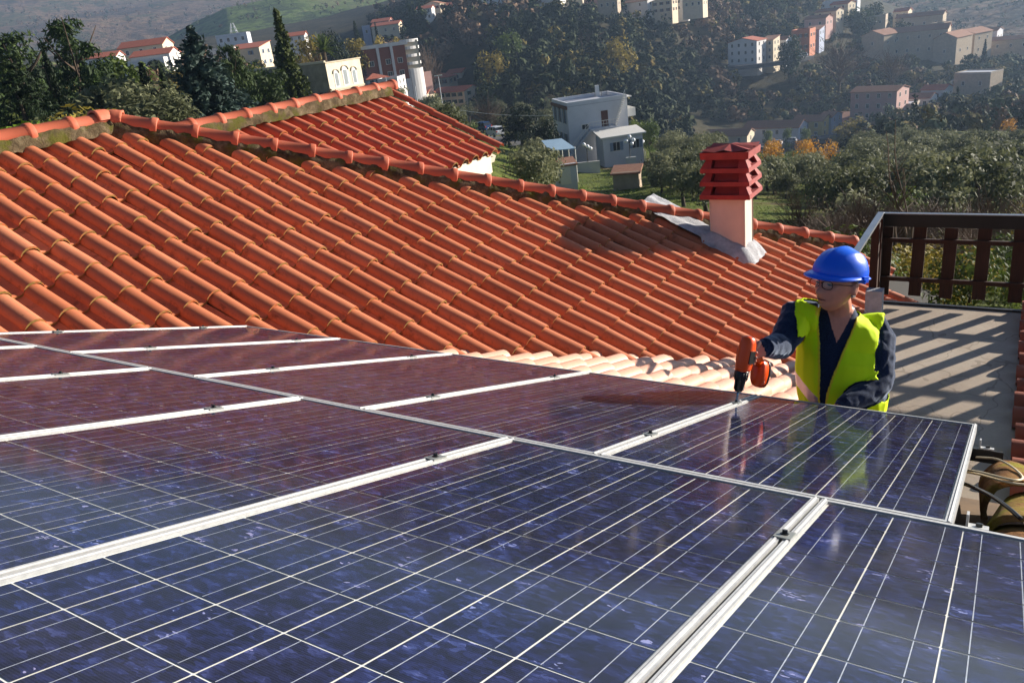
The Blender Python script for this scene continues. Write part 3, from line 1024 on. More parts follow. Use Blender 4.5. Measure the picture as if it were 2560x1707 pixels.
for k in range(14):
    an = 2 * math.pi * k / 14
    mb.box(dp(0.121, math.cos(an) * 0.0285, math.sin(an) * 0.0285), 0.0016, 0.0022, 0.015, (HD_ * math.cos(an) + SD * math.sin(an), SD * math.cos(an) - HD_ * math.sin(an), DD))
mb.build('chuck', M_TBLACK, drill, True)
mb = MB()
mb.loft([ring_d(*q) for q in ((0.140, 0.028, 0.027), (0.150, 0.034, 0.030, 0.004), (0.185, 0.037, 0.032, 0.006), (0.215, 0.036, 0.033, 0.006), (0.262, 0.034, 0.031, 0.006), (0.283, 0.029, 0.027, 0.005), (0.291, 0.016, 0.015, 0.004))])
mb.build('motor_housing', M_ORANGE, drill, True)
def hring(c, rd, rs, n=12, D2=None):
    X = (DD if D2 is None else D2)
    out = []
    for k in range(n):
        an = 2 * math.pi * k / n
        cc, ss = math.cos(an), math.sin(an)
        out.append(c + X * (1.12 * rd * math.copysign(abs(cc) ** 0.75, cc)) + SD * (1.12 * rs * math.copysign(abs(ss) ** 0.75, ss)))
    return out
mb = MB(); mb.loft([hring(dp(0.222, 0.025), 0.032, 0.02), hring(dp(0.212, 0.05), 0.025, 0.019), hring(dp(0.195, 0.085), 0.021, 0.018), hring(dp(0.175, 0.118), 0.026, 0.021)]); mb.build('handle', M_ORANGE, drill, True)
mb = MB(); mb.loft([hring(dp(0.135, 0.112), 0.055, 0.030), hring(dp(0.13, 0.122), 0.062, 0.034), hring(dp(0.125, 0.152), 0.062, 0.034), hring(dp(0.125, 0.16), 0.056, 0.03)]); bat = mb.build('battery', M_ORANGE, drill, True)
mb = MB(); mb.loft([hring(dp(0.125, 0.158), 0.064, 0.035), hring(dp(0.125, 0.170), 0.062, 0.033), hring(dp(0.125, 0.174), 0.05, 0.026)]); mb.build('battery_foot', M_TBLACK, bat, True)
mb = MB(); mb.box(dp(0.205, 0.006, 0.0325), 0.030, 0.02, 0.0018, (DD, HD_, SD)); mb.box(dp(0.205, 0.006, -0.0325), 0.030, 0.02, 0.0018, (DD, HD_, SD)); mb.build('side_grip', M_TBLACK, drill)

# ------------------------------------------------------------------ the worker
FD = V3(-0.47, -0.883, 0).normalized()       # his chest faces the camera
LD = Z.cross(FD)                             # towards his left hand
man = thing('person', (0, 0, 0), 'man in navy sweater and yellow safety vest leaning over the panels with a drill', 'person')
HC = atd(2091, 711, 4.04)                    # middle of the head
NB = atd(2102, 788, 4.18)                    # base of the neck
RS = atd(2000, 788, 4.18)
LS = atd(2196, 820, 4.20)
CH = atd(2103, 880, 4.20)
WA = atd(2106, 985, 4.22)
PV = WA + V3(-FD.x * 0.04, -FD.y * 0.04, -0.17)
man.matrix_basis = Matrix.Translation(V3(PV.x, PV.y, TER))
RW = dp(0.225, 0.105, 0.012) + B * 0.035 + Z * 0.02
RE = (RS + RW) / 2 + B * -0.02 - Z * 0.10 - FD * 0.03
LE = atd(2197, 962, 4.10)
LW = atd(2108, 1014, 3.99)
skinb = MB()
def oval(c, hx, hy, X=LD, Y=FD, n=18, p=2.3, tilt=0.0):
    out = []
    for k in range(n):
        an = 2 * math.pi * k / n
        cc, ss = math.cos(an), math.sin(an)
        out.append(c + X * (hx * math.copysign(abs(cc) ** (2 / p), cc)) + Y * (hy * math.copysign(abs(ss) ** (2 / p), ss)) + Z * (tilt * cc * hx))
    return out
shl = (LS - RS); tl = shl.z / shl.dot(LD)    # the shoulders are not level
mid = (RS + LS) / 2
skinb.loft([oval(PV - Z * 0.10, 0.175, 0.135), oval(PV, 0.20, 0.15), oval(WA, 0.215, 0.165), oval(WA + (CH - WA) * 0.5, 0.222, 0.168, tilt=tl * .3),
            oval(CH, 0.212, 0.152, tilt=tl * .6), oval(mid - Z * 0.085, 0.212, 0.138, tilt=tl), oval(mid - Z * 0.02, 0.205, 0.115, tilt=tl), oval(mid + Z * 0.026, 0.17, 0.09, tilt=tl), oval(NB + Z * 0.03, 0.082, 0.07, tilt=tl), oval(NB + Z * 0.05, 0.065, 0.062)])
skinb.tube([NB - Z * 0.03, NB + (HC - NB) * 0.4, HC - Z * 0.03], [0.066, 0.06, 0.062], 14)
def limb(pts, rad, n=14):
    skinb.tube(pts, rad, n)
limb([RS + LD * 0.08, RS + LD * 0.02 + Z * 0.004, RS - LD * 0.02, RS + (RE - RS) * 0.45, RE, RE + (RW - RE) * 0.4, RW - (RW - RE).normalized() * 0.05, RW], [0.07, 0.080, 0.084, 0.080, 0.072, 0.064, 0.050, 0.045])
LB = LE + (LS - LE).normalized() * 0.05
LF = LE + (LW - LE).normalized() * 0.05
limb([LS - LD * 0.08, LS - LD * 0.02 + Z * 0.004, LS + LD * 0.006 - Z * 0.05, LS + (LE - LS) * 0.5, LB, LE + ((LB + LF) / 2 - LE) * 0.5, LF, LE + (LW - LE) * 0.55, LW], [0.062, 0.076, 0.082, 0.080, 0.076, 0.074, 0.071, 0.062, 0.046])
RK = V3(PV.x, PV.y, 0) - LD * 0.11 + FD * 0.05; RK.z = TER + 0.50
LK = V3(PV.x, PV.y, 0) + LD * 0.11 + FD * 0.03; LK.z = TER + 0.50
for s_, Kn in ((-1, RK), (1, LK)):
    hip_ = PV + LD * (s_ * 0.095) - Z * 0.05
    ank = V3(Kn.x, Kn.y, TER + 0.09) - FD * 0.07
    limb([hip_, hip_ + (Kn - hip_) * 0.5, Kn, Kn + (ank - Kn) * 0.4, ank], [0.098, 0.085, 0.064, 0.062, 0.045])
    skinb.loft([oval(ank - Z * 0.088 + FD * q, wx, 0.02, X=LD, Y=Z, n=10) for q, wx in ((-0.07, 0.03), (0.0, 0.042), (0.1, 0.048), (0.17, 0.03))])
    skinb.tube([ank, ank - Z * 0.05 + FD * 0.05, ank - Z * 0.062 + FD * 0.15], [0.046, 0.044, 0.034], 10)
# hands: the right one closed round the handle, the left one resting below the frame
def hand(wrist, D1, palm_n, side, grip=None, curl=1.0):
    """D1 = towards the fingers, palm_n = out of the back of the hand, side = towards the thumb"""
    skinb.tube([wrist - D1 * 0.02, wrist + D1 * 0.03, wrist + D1 * 0.075], [0.032, 0.038, 0.034], 12, flat=0.75)
    for k in range(4):
        b0 = wrist + D1 * (0.082 - 0.004 * abs(k - 1)) + side * (0.030 - 0.02 * k)
        ln = (0.040, 0.045, 0.042, 0.033)[k]
        an = 0.0
        pts = [b0 - D1 * 0.02, b0]
        p = b0
        for seg, l_ in enumerate((ln, ln * 0.65, ln * 0.5)):
            an += curl * (0.75 if seg == 0 else 0.95)
            p = p + D1 * (math.cos(an) * l_) - palm_n * (math.sin(an) * l_)
            pts.append(p)
        skinb.tube(pts, [0.0105, 0.0105, 0.0095, 0.0085, 0.007], 8)
    t0 = wrist + D1 * 0.02 + side * 0.03
    skinb.tube([t0, t0 + D1 * 0.03 + side * 0.02 - palm_n * 0.012, t0 + D1 * 0.058 + side * 0.012 - palm_n * 0.034, t0 + D1 * 0.075 - palm_n * 0.045], [0.016, 0.0125, 0.0105, 0.008], 8)
PALM = dp(0.205, 0.095, 0.0)
hand(RW, (dp(0.20, 0.052, 0.02) - RW).normalized(), (SD * 0.9 + HD_ * 0.3).normalized(), DD)
LDIR = (LW - LE).normalized()
hand(LW, (LDIR * 0.7 + V3(FD.x, FD.y, -0.5) * 0.6).normalized(), (Z * 0.8 + FD * 0.3).normalized(), -LD, curl=0.5)
# head: sculpted ball, face turned to the left of the picture
ha = math.atan2(FD.y, FD.x) - R(33)
HF = V3(math.cos(ha), math.sin(ha), 0.27).normalized()
HL = Z.cross(HF).normalized()
HUp = HF.cross(HL).normalized()
def gauss(x, y, cx, cy, sx, sy):
    return math.exp(-((x - cx) / sx) ** 2 - ((y - cy) / sy) ** 2)
hv = []
NU, NV_ = 56, 44
for j in range(NV_ + 1):
    th = math.pi * j / NV_
    for i in range(NU):
        ph = 2 * math.pi * i / NU
        x, y, z = math.sin(th) * math.sin(ph), math.sin(th) * math.cos(ph), math.cos(th)
        X, Y, Zz = x * 0.078, y * 0.098, z * 0.122
        if Zz < 0:
            k = -Zz / 0.122
            X *= 1 - 0.26 * k ** 1.5
            if y > 0:
                Y *= 1 - 0.06 * k
            else:
                Y *= 1 - 0.30 * k
            Y += 0.012 * k
        fr = max(0, y)
        if fr > 0.05:
            f = 0.0
            f += 0.007 * gauss(X, Zz, 0, 0.028, 0.05, 0.012)                    # brow
            f -= 0.011 * (gauss(X, Zz, 0.031, 0.006, 0.019, 0.014) + gauss(X, Zz, -0.031, 0.006, 0.019, 0.014))
            f += 0.034 * gauss(X, Zz, 0, -0.036, 0.0135, 0.017) + 0.018 * gauss(X, Zz, 0, -0.008, 0.010, 0.022)
            f += 0.008 * (gauss(X, Zz, 0.013, -0.040, 0.009, 0.009) + gauss(X, Zz, -0.013, -0.040, 0.009, 0.009))
            f += 0.007 * (gauss(X, Zz, 0.042, -0.022, 0.02, 0.018) + gauss(X, Zz, -0.042, -0.022, 0.02, 0.018))
            f += 0.010 * gauss(X, Zz, 0, -0.061, 0.024, 0.006) + 0.010 * gauss(X, Zz, 0, -0.076, 0.021, 0.007) - 0.011 * gauss(X, Zz, 0, -0.0685, 0.024, 0.0035)
            f += 0.012 * gauss(X, Zz, 0, -0.104, 0.024, 0.016) - 0.006 * gauss(X, Zz, 0, -0.088, 0.025, 0.007)
            Y += f * min(1, fr * 1.6)
        hv.append(HC + (HL * X + HF * Y + HUp * Zz) * 1.13)
hf_ = [(j * NU + i, (j + 1) * NU + i, (j + 1) * NU + (i + 1) % NU, j * NU + (i + 1) % NU) for j in range(NV_) for i in range(NU)]
skinb.add(hv, hf_)
HSC = 1.13
hp = lambda x, y, z: HC + (HL * x + HF * y + HUp * z) * HSC
for s_ in (-1, 1):
    skinb.loft([[hp(s_ * (0.074 + o_ * 0.016), -0.004 - 0.012 * o_ + math.cos(2 * math.pi * k / 12) * 0.017 * q, -0.004 + math.sin(2 * math.pi * k / 12) * 0.032 * q - 0.012 * (math.sin(2 * math.pi * k / 12) < 0) * 0) for k in range(12)][:: (1 if s_ > 0 else -1)] for o_, q in ((-0.4, 0.7), (0.5, 0.9), (1.0, 1.05), (1.25, 0.85))])
M_SKIN = plain('skin', lin(214, 142, 116), 0.5, var=0.08, scale=30, bump=0.08, bscale=200)
def mat_knit():
    t = NT('navy_wool')
    co = wpos(t)
    t.set(t.ramp(t.noise(co, 180, 3, 0.6), [(0.35, lin(18, 26, 46)), (0.7, lin(38, 52, 82))]), 0.9, 0, 0.2)
    t.b.inputs['Sheen Weight'].default_value = 0.5
    t.b.inputs['Sheen Roughness'].default_value = 0.4
    t.b.inputs['Sheen Tint'].default_value = (0.6, 0.7, 0.9, 1)
    t.bump(t.noise(co, 260, 3, 0.6), 0.3, 0.004)
    return t.mat
M_KNIT = mat_knit()
M_TROUS = plain('dark_trousers', lin(40, 42, 48), 0.9)
tmp = skinb.build('tmp_body', M_SKIN)
rm = tmp.modifiers.new('r', 'REMESH'); rm.mode = 'VOXEL'; rm.voxel_size = 0.0055; rm.adaptivity = 0
sm = tmp.modifiers.new('s', 'SMOOTH'); sm.factor = 0.5; sm.iterations = 3
dg = bpy.context.evaluated_depsgraph_get()
body_me = bpy.data.meshes.new_from_object(tmp.evaluated_get(dg))
bpy.data.objects.remove(tmp)
nv = len(body_me.vertices)
co = np.zeros(nv * 3); body_me.vertices.foreach_get('co', co); co = co.reshape(-1, 3)
no = np.zeros(nv * 3); body_me.vertices.foreach_get('normal', no); no = no.reshape(-1, 3)
def seg_d(P, a, b, r):
    a, b = np.array(a), np.array(b); d = b - a
    t = np.clip(((P - a) @ d) / (d @ d), 0, 1)
    return np.linalg.norm(P - a - t[:, None] * d, axis=1) / r
arr = np.array
def cls(P):
    D = np.stack([
        np.minimum(seg_d(P, PV, mid - Z * 0.06, 0.18), np.minimum(seg_d(P, mid - Z * .05 - LD * .12, mid - Z * .05 + LD * .12, 0.095), seg_d(P, CH - LD * .08, CH + LD * .08, .14))),                        # 0 torso
        np.minimum(seg_d(P, RS - LD * 0.025, RE, 0.062), seg_d(P, RE, RW - (RW - RE).normalized() * 0.02, 0.05)),            # 1 right arm
        np.minimum(seg_d(P, LS + LD * 0.025, LE, 0.065), seg_d(P, LE, LW, 0.05)),            # 2 left arm
        np.minimum(seg_d(P, NB, HC - Z * .05, 0.066), np.linalg.norm(P - arr(HC), axis=1) / 0.105),  # 3 head, neck
        np.minimum(seg_d(P, PV - Z * 0.12, RK, 0.09), seg_d(P, PV - Z * 0.12, LK, 0.09)),    # 4 legs
        np.minimum(np.linalg.norm(P - arr(RW + (dp(0.20, 0.052, 0.02) - RW).normalized() * 0.06), axis=1) / 0.055, np.linalg.norm(P - arr(LW + LDIR * .05 - Z * .03), axis=1) / 0.06),   # 5 hands
        np.minimum(seg_d(P, RK, V3(RK.x, RK.y, TER), 0.06), seg_d(P, LK, V3(LK.x, LK.y, TER), 0.06)),
    ])
    return D.argmin(0)
cl_v = cls(co)
rel = co - arr(mid)
lx, ly, lz = rel @ arr(LD), rel @ arr(FD), rel[:, 2] - tl * (rel @ arr(LD))
# folds of the sleeves and of the vest
fold = np.zeros(nv)
for k in range(nv):
    if cl_v[k] in (1, 2):
        p = Vector(co[k])
        ax = (RE - RS).normalized() if cl_v[k] == 1 else (LE - LS).normalized()
        q = p.dot(ax)
        fold[k] = 0.006 * noise.noise(V3(q * 24, p.dot(LD) * 5, p.z * 5)) + 0.0035 * noise.noise(p * 30)
    elif cl_v[k] == 0:
        p = Vector(co[k])
        fold[k] = 0.004 * noise.noise(V3(p.dot(LD) * 14, p.z * 4, 2))
co2 = co + no * fold[:, None]
body_me.vertices.foreach_set('co', co2.reshape(-1))
nf = len(body_me.polygons)
cen = np.zeros(nf * 3); body_me.polygons.foreach_get('center', cen); cen = cen.reshape(-1, 3)
cf = cls(cen)
rc = cen - arr(mid)
fx, fy, fz = rc @ arr(LD), rc @ arr(FD), rc[:, 2] - tl * (rc @ arr(LD))
skin_v = (fy > 0.0) & (np.abs(fx) < 0.050 * (1 + (fz - 0.05) / 0.115)) & (fz > -0.065)   # V neck
mi_ = np.where(cf == 3, 0, np.where((cf == 4) | (cf == 6), 2, 1))
mi_[(cf == 0) & skin_v] = 0
mi_[(cf == 3) & (fz < 0.045) & ~skin_v] = 1
mi_[cf == 5] = 0
body_me.materials.clear()
for m_ in (M_SKIN, M_KNIT, M_TROUS):
    body_me.materials.append(m_)
body_me.polygons.foreach_set('material_index', mi_.astype(np.int32))
body_me.polygons.foreach_set('use_smooth', [True] * nf)
body = obj('body', body_me, man)
# vest: the surface of the trunk lifted off by a finger's breadth
armset = (cf == 1) | (cf == 2)
vest_f = ((cf == 0) | (cf == 3) | armset) & (fz < 0.085) & (fz > -0.62) & (np.abs(fx) < 0.25)
vest_f &= ~(armset & ((fz < -0.045) | (np.abs(fx) > 0.215)))
vest_f &= ~((fz > -0.14) & (np.abs(fx) > np.interp(fz, [-0.14, 0.0, 0.06], [0.178, 0.185, 0.205])))
vest_f &= ~((np.hypot(fx, fy + 0.01) < 0.092) & (fz > 0.0))
opn = np.interp(fz, [-0.62, -0.46, -0.38, -0.30, -0.22, -0.14, -0.06, 0.02, 0.06], [0.010, 0.010, 0.012, 0.018, 0.028, 0.046, 0.064, 0.082, 0.09])
offc = np.interp(fz, [-0.62, -0.3, 0.05], [-0.05, -0.045, -0.01])
vest_f &= ~((fy > 0) & (np.abs(fx - offc) < opn))
M_VEST = plain('fluorescent_vest', lin(222, 255, 16), 0.75, var=0.05, scale=5, spec=0.2)
M_REFL = plain('silver_reflective_tape', lin(176, 168, 178), 0.35, 0.5, var=0.12, scale=30)
M_PIPE = plain('yellow_binding', lin(240, 220, 40), 0.7, var=0.04)
vm = MB()
vmap = {}
polys = body_me.polygons
sel = np.nonzero(vest_f)[0]
lift = 0.011
fcount = {}
for fi in sel:
    ids = []
    for vi in polys[int(fi)].vertices:
        if vi not in vmap:
            vmap[vi] = len(vm.v)
            p = co2[vi] + no[vi] * (lift + 0.006 * noise.noise(Vector(co[vi]) * 9) + 0.004 * noise.noise(V3(lx[vi] * 24, lz[vi] * 5, 1)))
            vm.v.append(tuple(p))
        ids.append(vmap[vi])
    vm.f.append(tuple(ids))
    z_ = fz[fi]
    x__ = fx[fi]
    bc = -0.40 + 0.42 * max(0.0, -x__ - 0.02)
    edge = fy[fi] > 0 and abs(x__ - offc[fi]) < opn[fi] + 0.009
    vm.m.append(2 if edge else (1 if abs(z_ - bc) < 0.03 else 0))
vo_ = vm.build('safety_vest', [M_VEST, M_REFL, M_PIPE], body, True)
so = vo_.modifiers.new('t', 'SOLIDIFY'); so.thickness = 0.004; so.offset = -1
# hair, helmet, glasses
hm = MB()
rings = []
for t_ in range(7):
    z_ = -0.045 + 0.075 * t_ / 6
    rings.append([hp(math.sin(an) * (0.080 + 0.0015 * math.sin(an * 31 + t_ * 2)), math.cos(an) * 0.101, z_ * (1.0)) for an in [R(98) + R(164) * k / 30 for k in range(31)]])
hm.loft(rings, closed=False)
M_HAIR = plain('grey_hair', lin(150, 146, 144), 0.8, var=0.35, scale=60)
hair = hm.build('hair', M_HAIR, body, True)
hs_ = hair.modifiers.new('t', 'SOLIDIFY'); hs_.thickness = 0.004
M_HELM = plain('blue_helmet_plastic', lin(14, 98, 232), 0.28, var=0.04, scale=20)
helm = thing('hard_hat', hp(0, 0, 0.05), 'blue plastic hard hat on the man\'s head', 'hard hat')
shell = MB()
def hh(th, ph):
    """helmet shell: th from the crown down, ph round from the front"""
    rx, ry, rz = 0.110, 0.135, 0.112
    x, y, z = math.sin(th) * math.sin(ph), math.sin(th) * math.cos(ph), math.cos(th)
    b = 0.0
    ribs = max(0, 1 - abs(x) / 0.16) * 0.5
    b += 0.006 * max(0, 1 - abs(x) / 0.13) ** 0.5 * (z > 0.05)                       # crest
    b += 0.0035 * (math.exp(-((abs(x) - 0.52) / 0.05) ** 2)) * (z > 0.1)
    return V3(x * (rx + b), y * (ry + b * 0.3), z * (rz + b))
rows_ = 18; cols_ = 64
rr = []
for j in range(rows_ + 1):
    th = math.pi / 2 * 1.03 * j / rows_
    rr.append([hp(*(hh(th, 2 * math.pi * i / cols_) + V3(0, -0.010, 0.056))) for i in range(cols_)])
shell.loft(rr, caps=False)
brim = []
for (e, dz) in ((0.0, 0.0), (0.5, -0.006), (1.0, -0.014), (1.0, -0.019), (0.5, -0.012), (0.0, -0.008)):
    rg = []
    for i in range(cols_):
        ph = 2 * math.pi * i / cols_
        c = math.cos(ph)
        ext = 0.010 + 0.036 * max(0, c) ** 1.6 + 0.006 * max(0, -c) ** 2
        rg.append(hp(math.sin(ph) * (0.110 + ext * e), c * (0.135 + ext * e) - 0.010, 0.052 + dz * (0.5 + 0.9 * max(0, c))))
    brim.append(rg)
shell.loft(brim, caps=False)
shell.build('shell', M_HELM, helm, True)
kb = MB(); kb.tube([hp(0, -0.137, 0.02), hp(0, -0.160, 0.018)], [0.022, 0.018], 12); kb.tube([hp(0.05, -0.128, 0.018), hp(0, -0.146, 0.016), hp(-0.05, -0.128, 0.018)], 0.01, 8)
kb.build('ratchet_knob', M_HELM, helm, True)
lug = MB()
for s_ in (-1, 1):
    lug.box(hp(s_ * 0.116, -0.03, 0.045), 0.006, 0.018, 0.013, (HL, HF, HUp))
    lug.box(hp(s_ * 0.121, -0.03, 0.038), 0.006, 0.012, 0.006, (HL, HF, HUp))
lug.build('side_slot', M_HELM, helm)
gl = thing('glasses', hp(0, 0.1, 0.0), 'dark thin-rimmed glasses on the man\'s face', 'glasses')
gm = MB()
for s_ in (-1, 1):
    pts = []
    for k in range(25):
        an = 2 * math.pi * k / 24
        cc, ss = math.cos(an), math.sin(an)
        pts.append(hp(s_ * 0.033 + 0.026 * math.copysign(abs(cc) ** 0.7, cc), 0.109 - 0.10 * abs(0.033 + s_ * 0 + 0.026 * cc * s_) ** 1.5, 0.002 + 0.018 * math.copysign(abs(ss) ** 0.75, ss)))
    gm.tube(pts, 0.0017, 6, caps=False)
    gm.tube([hp(s_ * 0.059, 0.104, 0.012), hp(s_ * 0.073, 0.085, 0.012), hp(s_ * 0.082, 0.02, 0.01), hp(s_ * 0.083, -0.012, 0.008)], 0.0017, 6)
gm.tube([hp(-0.0075, 0.111, 0.007), hp(0, 0.113, 0.010), hp(0.0075, 0.111, 0.007)], 0.0017, 6)
gm.build('rim', plain('dark_rim_metal', lin(40, 28, 26), 0.35, 0.6), gl, True)
t_ = NT('spectacle_lens')
tr_ = t_.n('BsdfTransparent'); gs_ = t_.n('BsdfGlossy'); gs_.inputs['Roughness'].default_value = 0.02
lw_ = t_.n('LayerWeight'); lw_.inputs['Blend'].default_value = 0.5
fr_o = t_.math('ADD', t_.math('MULTIPLY', t_.math('POWER', lw_.outputs['Facing'], 5.0), 0.9), 0.05)
mx_ = t_.n('MixShader'); t_.l(fr_o, mx_.inputs[0]); t_.l(tr_.outputs[0], mx_.inputs[1]); t_.l(gs_.outputs[0], mx_.inputs[2]); t_.l(mx_.outputs[0], t_.out.inputs[0])
M_LENS = t_.mat
for s_ in (-1, 1):
    ln = MB()
    pts = []
    for k in range(24):
        an = 2 * math.pi * k / 24
        cc, ss = math.cos(an), math.sin(an)
        pts.append(hp(s_ * 0.033 + 0.025 * math.copysign(abs(cc) ** 0.7, cc), 0.108, 0.002 + 0.017 * math.copysign(abs(ss) ** 0.75, ss)))
    ln.add(pts, [tuple(range(24))])
    ln.build('lens', M_LENS, gl)
# eyes and brows as parts of the head
ey = MB()
for s_ in (-1, 1):
    ey.tube([hp(s_ * 0.031 - 0.012, 0.0885, 0.005), hp(s_ * 0.031, 0.0915, 0.0035), hp(s_ * 0.031 + 0.012, 0.0885, 0.004)], [0.003, 0.0052, 0.003], 8)
mo = MB(); mo.tube([hp(-0.022, 0.085, -0.0685), hp(0, 0.0965, -0.068), hp(0.022, 0.085, -0.0685)], [0.002, 0.0035, 0.002], 6); mo.build('mouth', plain('lip', lin(120, 62, 58), 0.5), body, True)
ey.build('eyes', plain('dark_eye', lin(46, 34, 30), 0.3), body, True)
bw_ = MB()
for s_ in (-1, 1):
    bw_.tube([hp(s_ * 0.014, 0.104, 0.023), hp(s_ * 0.032, 0.103, 0.028), hp(s_ * 0.05, 0.092, 0.023)], [0.003, 0.004, 0.002], 6)
bw_.build('eyebrows', M_HAIR, body, True)
# ------------------------------------------------------------------ terrain: heights read off the valley, fitted by a smooth surface
TP = [
 # near the houses, left garden
 (-300, 420, 20), (-300, 380, 45), (-300, 330, 80), (100, 380, 25), (100, 345, 50), (100, 318, 80), (350, 360, 30), (350, 335, 55), (350, 290, 85), (600, 360, 35), (620, 330, 60), (620, 305, 85), (850, 300, 95),
 (-300, 250, 180), (60, 235, 160), (330, 186, 262), (330, 160, 360), (600, 175, 320), (620, 150, 420), (-300, 215, 420), (60, 200, 420),
 (850, 255, 150), (980, 232, 230), (1000, 190, 300), (900, 130, 430), (1010, 110, 400),
 # middle: white house, car park, ravine
 (1000, 430, 40), (1200, 460, 42), (1180, 420, 60), (1230, 346, 146), (1180, 322, 190), (1150, 300, 300), (1250, 420, 80), (1300, 470, 60), (1430, 412, 112), (1560, 405, 116), (1400, 480, 75), (1500, 455, 92), (1500, 345, 150), (1330, 300, 210),
 (1250, 240, 260), (1250, 160, 310), (1250, 90, 350), (1250, 45, 385), (1150, 45, 380), (1100, 60, 380), (1250, 10, 430), (1250, -30, 520),
 (1500, 318, 215), (1500, 250, 262), (1500, 150, 320), (1500, 70, 370), (1500, 30, 410), (1500, -10, 460), (1500, -50, 560),
 # right: olive slope, ravine with the road, hamlet
 (1700, 560, 40), (1700, 480, 68), (1700, 415, 98), (1720, 366, 140), (1750, 352, 270), (1700, 290, 300), (1700, 190, 345), (1700, 105, 385), (1650, 60, 425), (1700, 20, 460), (1700, -40, 560),
 (2000, 600, 32), (2000, 520, 55), (2000, 440, 92), (1990, 395, 140), (1880, 362, 280), (2080, 345, 290), (2000, 290, 335), (2000, 225, 365), (1900, 160, 395), (2000, 130, 400), (2000, 70, 455), (2050, 20, 520), (2050, -40, 640),
 (2350, 770, 12), (2350, 690, 22), (2350, 600, 38), (2350, 500, 66), (2350, 420, 108), (2350, 350, 165), (2250, 330, 250), (2250, 285, 300), (2380, 250, 330), (2250, 200, 380), (2200, 150, 420), (2350, 145, 430), (2300, 95, 520), (2400, 95, 640),
 (2700, 800, 12), (2700, 640, 28), (2700, 500, 60), (2700, 400, 110), (2650, 320, 190), (2650, 240, 300), (2650, 170, 420), (2650, 100, 640),
 (-200, 440, 12), (-200, 415, 28), (50, 430, 12), (50, 395, 30), (250, 430, 12), (250, 385, 30), (450, 430, 12), (450, 375, 30), (700, 450, 14), (720, 400, 30), (1000, 520, 15), (1300, 640, 18), (1600, 700, 18),
 ]
pts_ = []
for x_, y_, r_ in TP:
    q = at(x_, y_, r_)
    pts_.append((math.atan2(q.x, q.y), math.log(r_), q.z / r_))
for az_ in (-1.6, -1.1, 1.1, 1.6):
    for r_, z_ in (((12, -2.5), (40, -5), (120, -8), (400, -4)) if az_ < 0 else ((12, -6), (40, -13), (120, -30), (400, -45))):
        pts_.append((az_, math.log(r_), z_ / r_))
pts_ = np.array(pts_)
SX_, SY_ = 2.4, 0.75
cx_ = pts_[:, :2] * np.array([SX_, SY_])
def tps(r2):
    return np.where(r2 > 1e-12, 0.5 * r2 * np.log(np.maximum(r2, 1e-12)), 0)
dm = ((cx_[:, None] - cx_[None]) ** 2).sum(-1)
n0 = len(cx_)
Kt = np.zeros((n0 + 3, n0 + 3))
Kt[:n0, :n0] = tps(dm) + np.eye(n0) * 0.0015
Kt[:n0, n0] = 1; Kt[:n0, n0 + 1:] = cx_
Kt[n0, :n0] = 1; Kt[n0 + 1:, :n0] = cx_.T
sol_ = np.linalg.solve(Kt, np.concatenate([pts_[:, 2], np.zeros(3)]))
def ground_arr(az, r):
    q = np.stack([az * SX_, np.log(r) * SY_], -1)
    d2 = ((q[..., None, :] - cx_) ** 2).sum(-1)
    tz = tps(d2) @ sol_[:n0] + sol_[n0] + q @ sol_[n0 + 1:]
    return tz * r
def ground(x, y):
    return float(ground_arr(np.array([math.atan2(x, y)]), np.array([max(8.0, math.hypot(x, y))]))[0])
azs = np.linspace(R(-62), R(62), 190)
rs = np.exp(np.linspace(math.log(9), math.log(700), 120))
AZ, RR = np.meshgrid(azs, rs, indexing='ij')
ZZ = ground_arr(AZ, RR)
for i in range(AZ.shape[0]):
    for j in range(AZ.shape[1]):
        x_, y_ = RR[i, j] * math.sin(AZ[i, j]), RR[i, j] * math.cos(AZ[i, j])
        ZZ[i, j] += noise.fractal(V3(x_ * 0.05, y_ * 0.05, 0), 1, 2, 3) * min(1.2, RR[i, j] * 0.006)
gv = np.stack([RR * np.sin(AZ), RR * np.cos(AZ), ZZ], -1).reshape(-1, 3)
nA, nR = AZ.shape
gf = [(i * nR + j, (i + 1) * nR + j, (i + 1) * nR + j + 1, i * nR + j + 1) for i in range(nA - 1) for j in range(nR - 1)]
def mat_ground(name, cols, s1, s2, bump=0.0):
    t = NT(name)
    co = wpos(t)
    f = t.math('ADD', t.math('MULTIPLY', t.noise(co, s1, 6, 0.65), 0.6), t.math('MULTIPLY', t.noise(co, s2, 5, 0.7), 0.4))
    t.set(t.ramp(f, cols), 0.95, 0, 0.1)
    if bump:
        t.bump(t.noise(co, s2 * 2, 5, 0.7), 0.8, bump)
    return t.mat
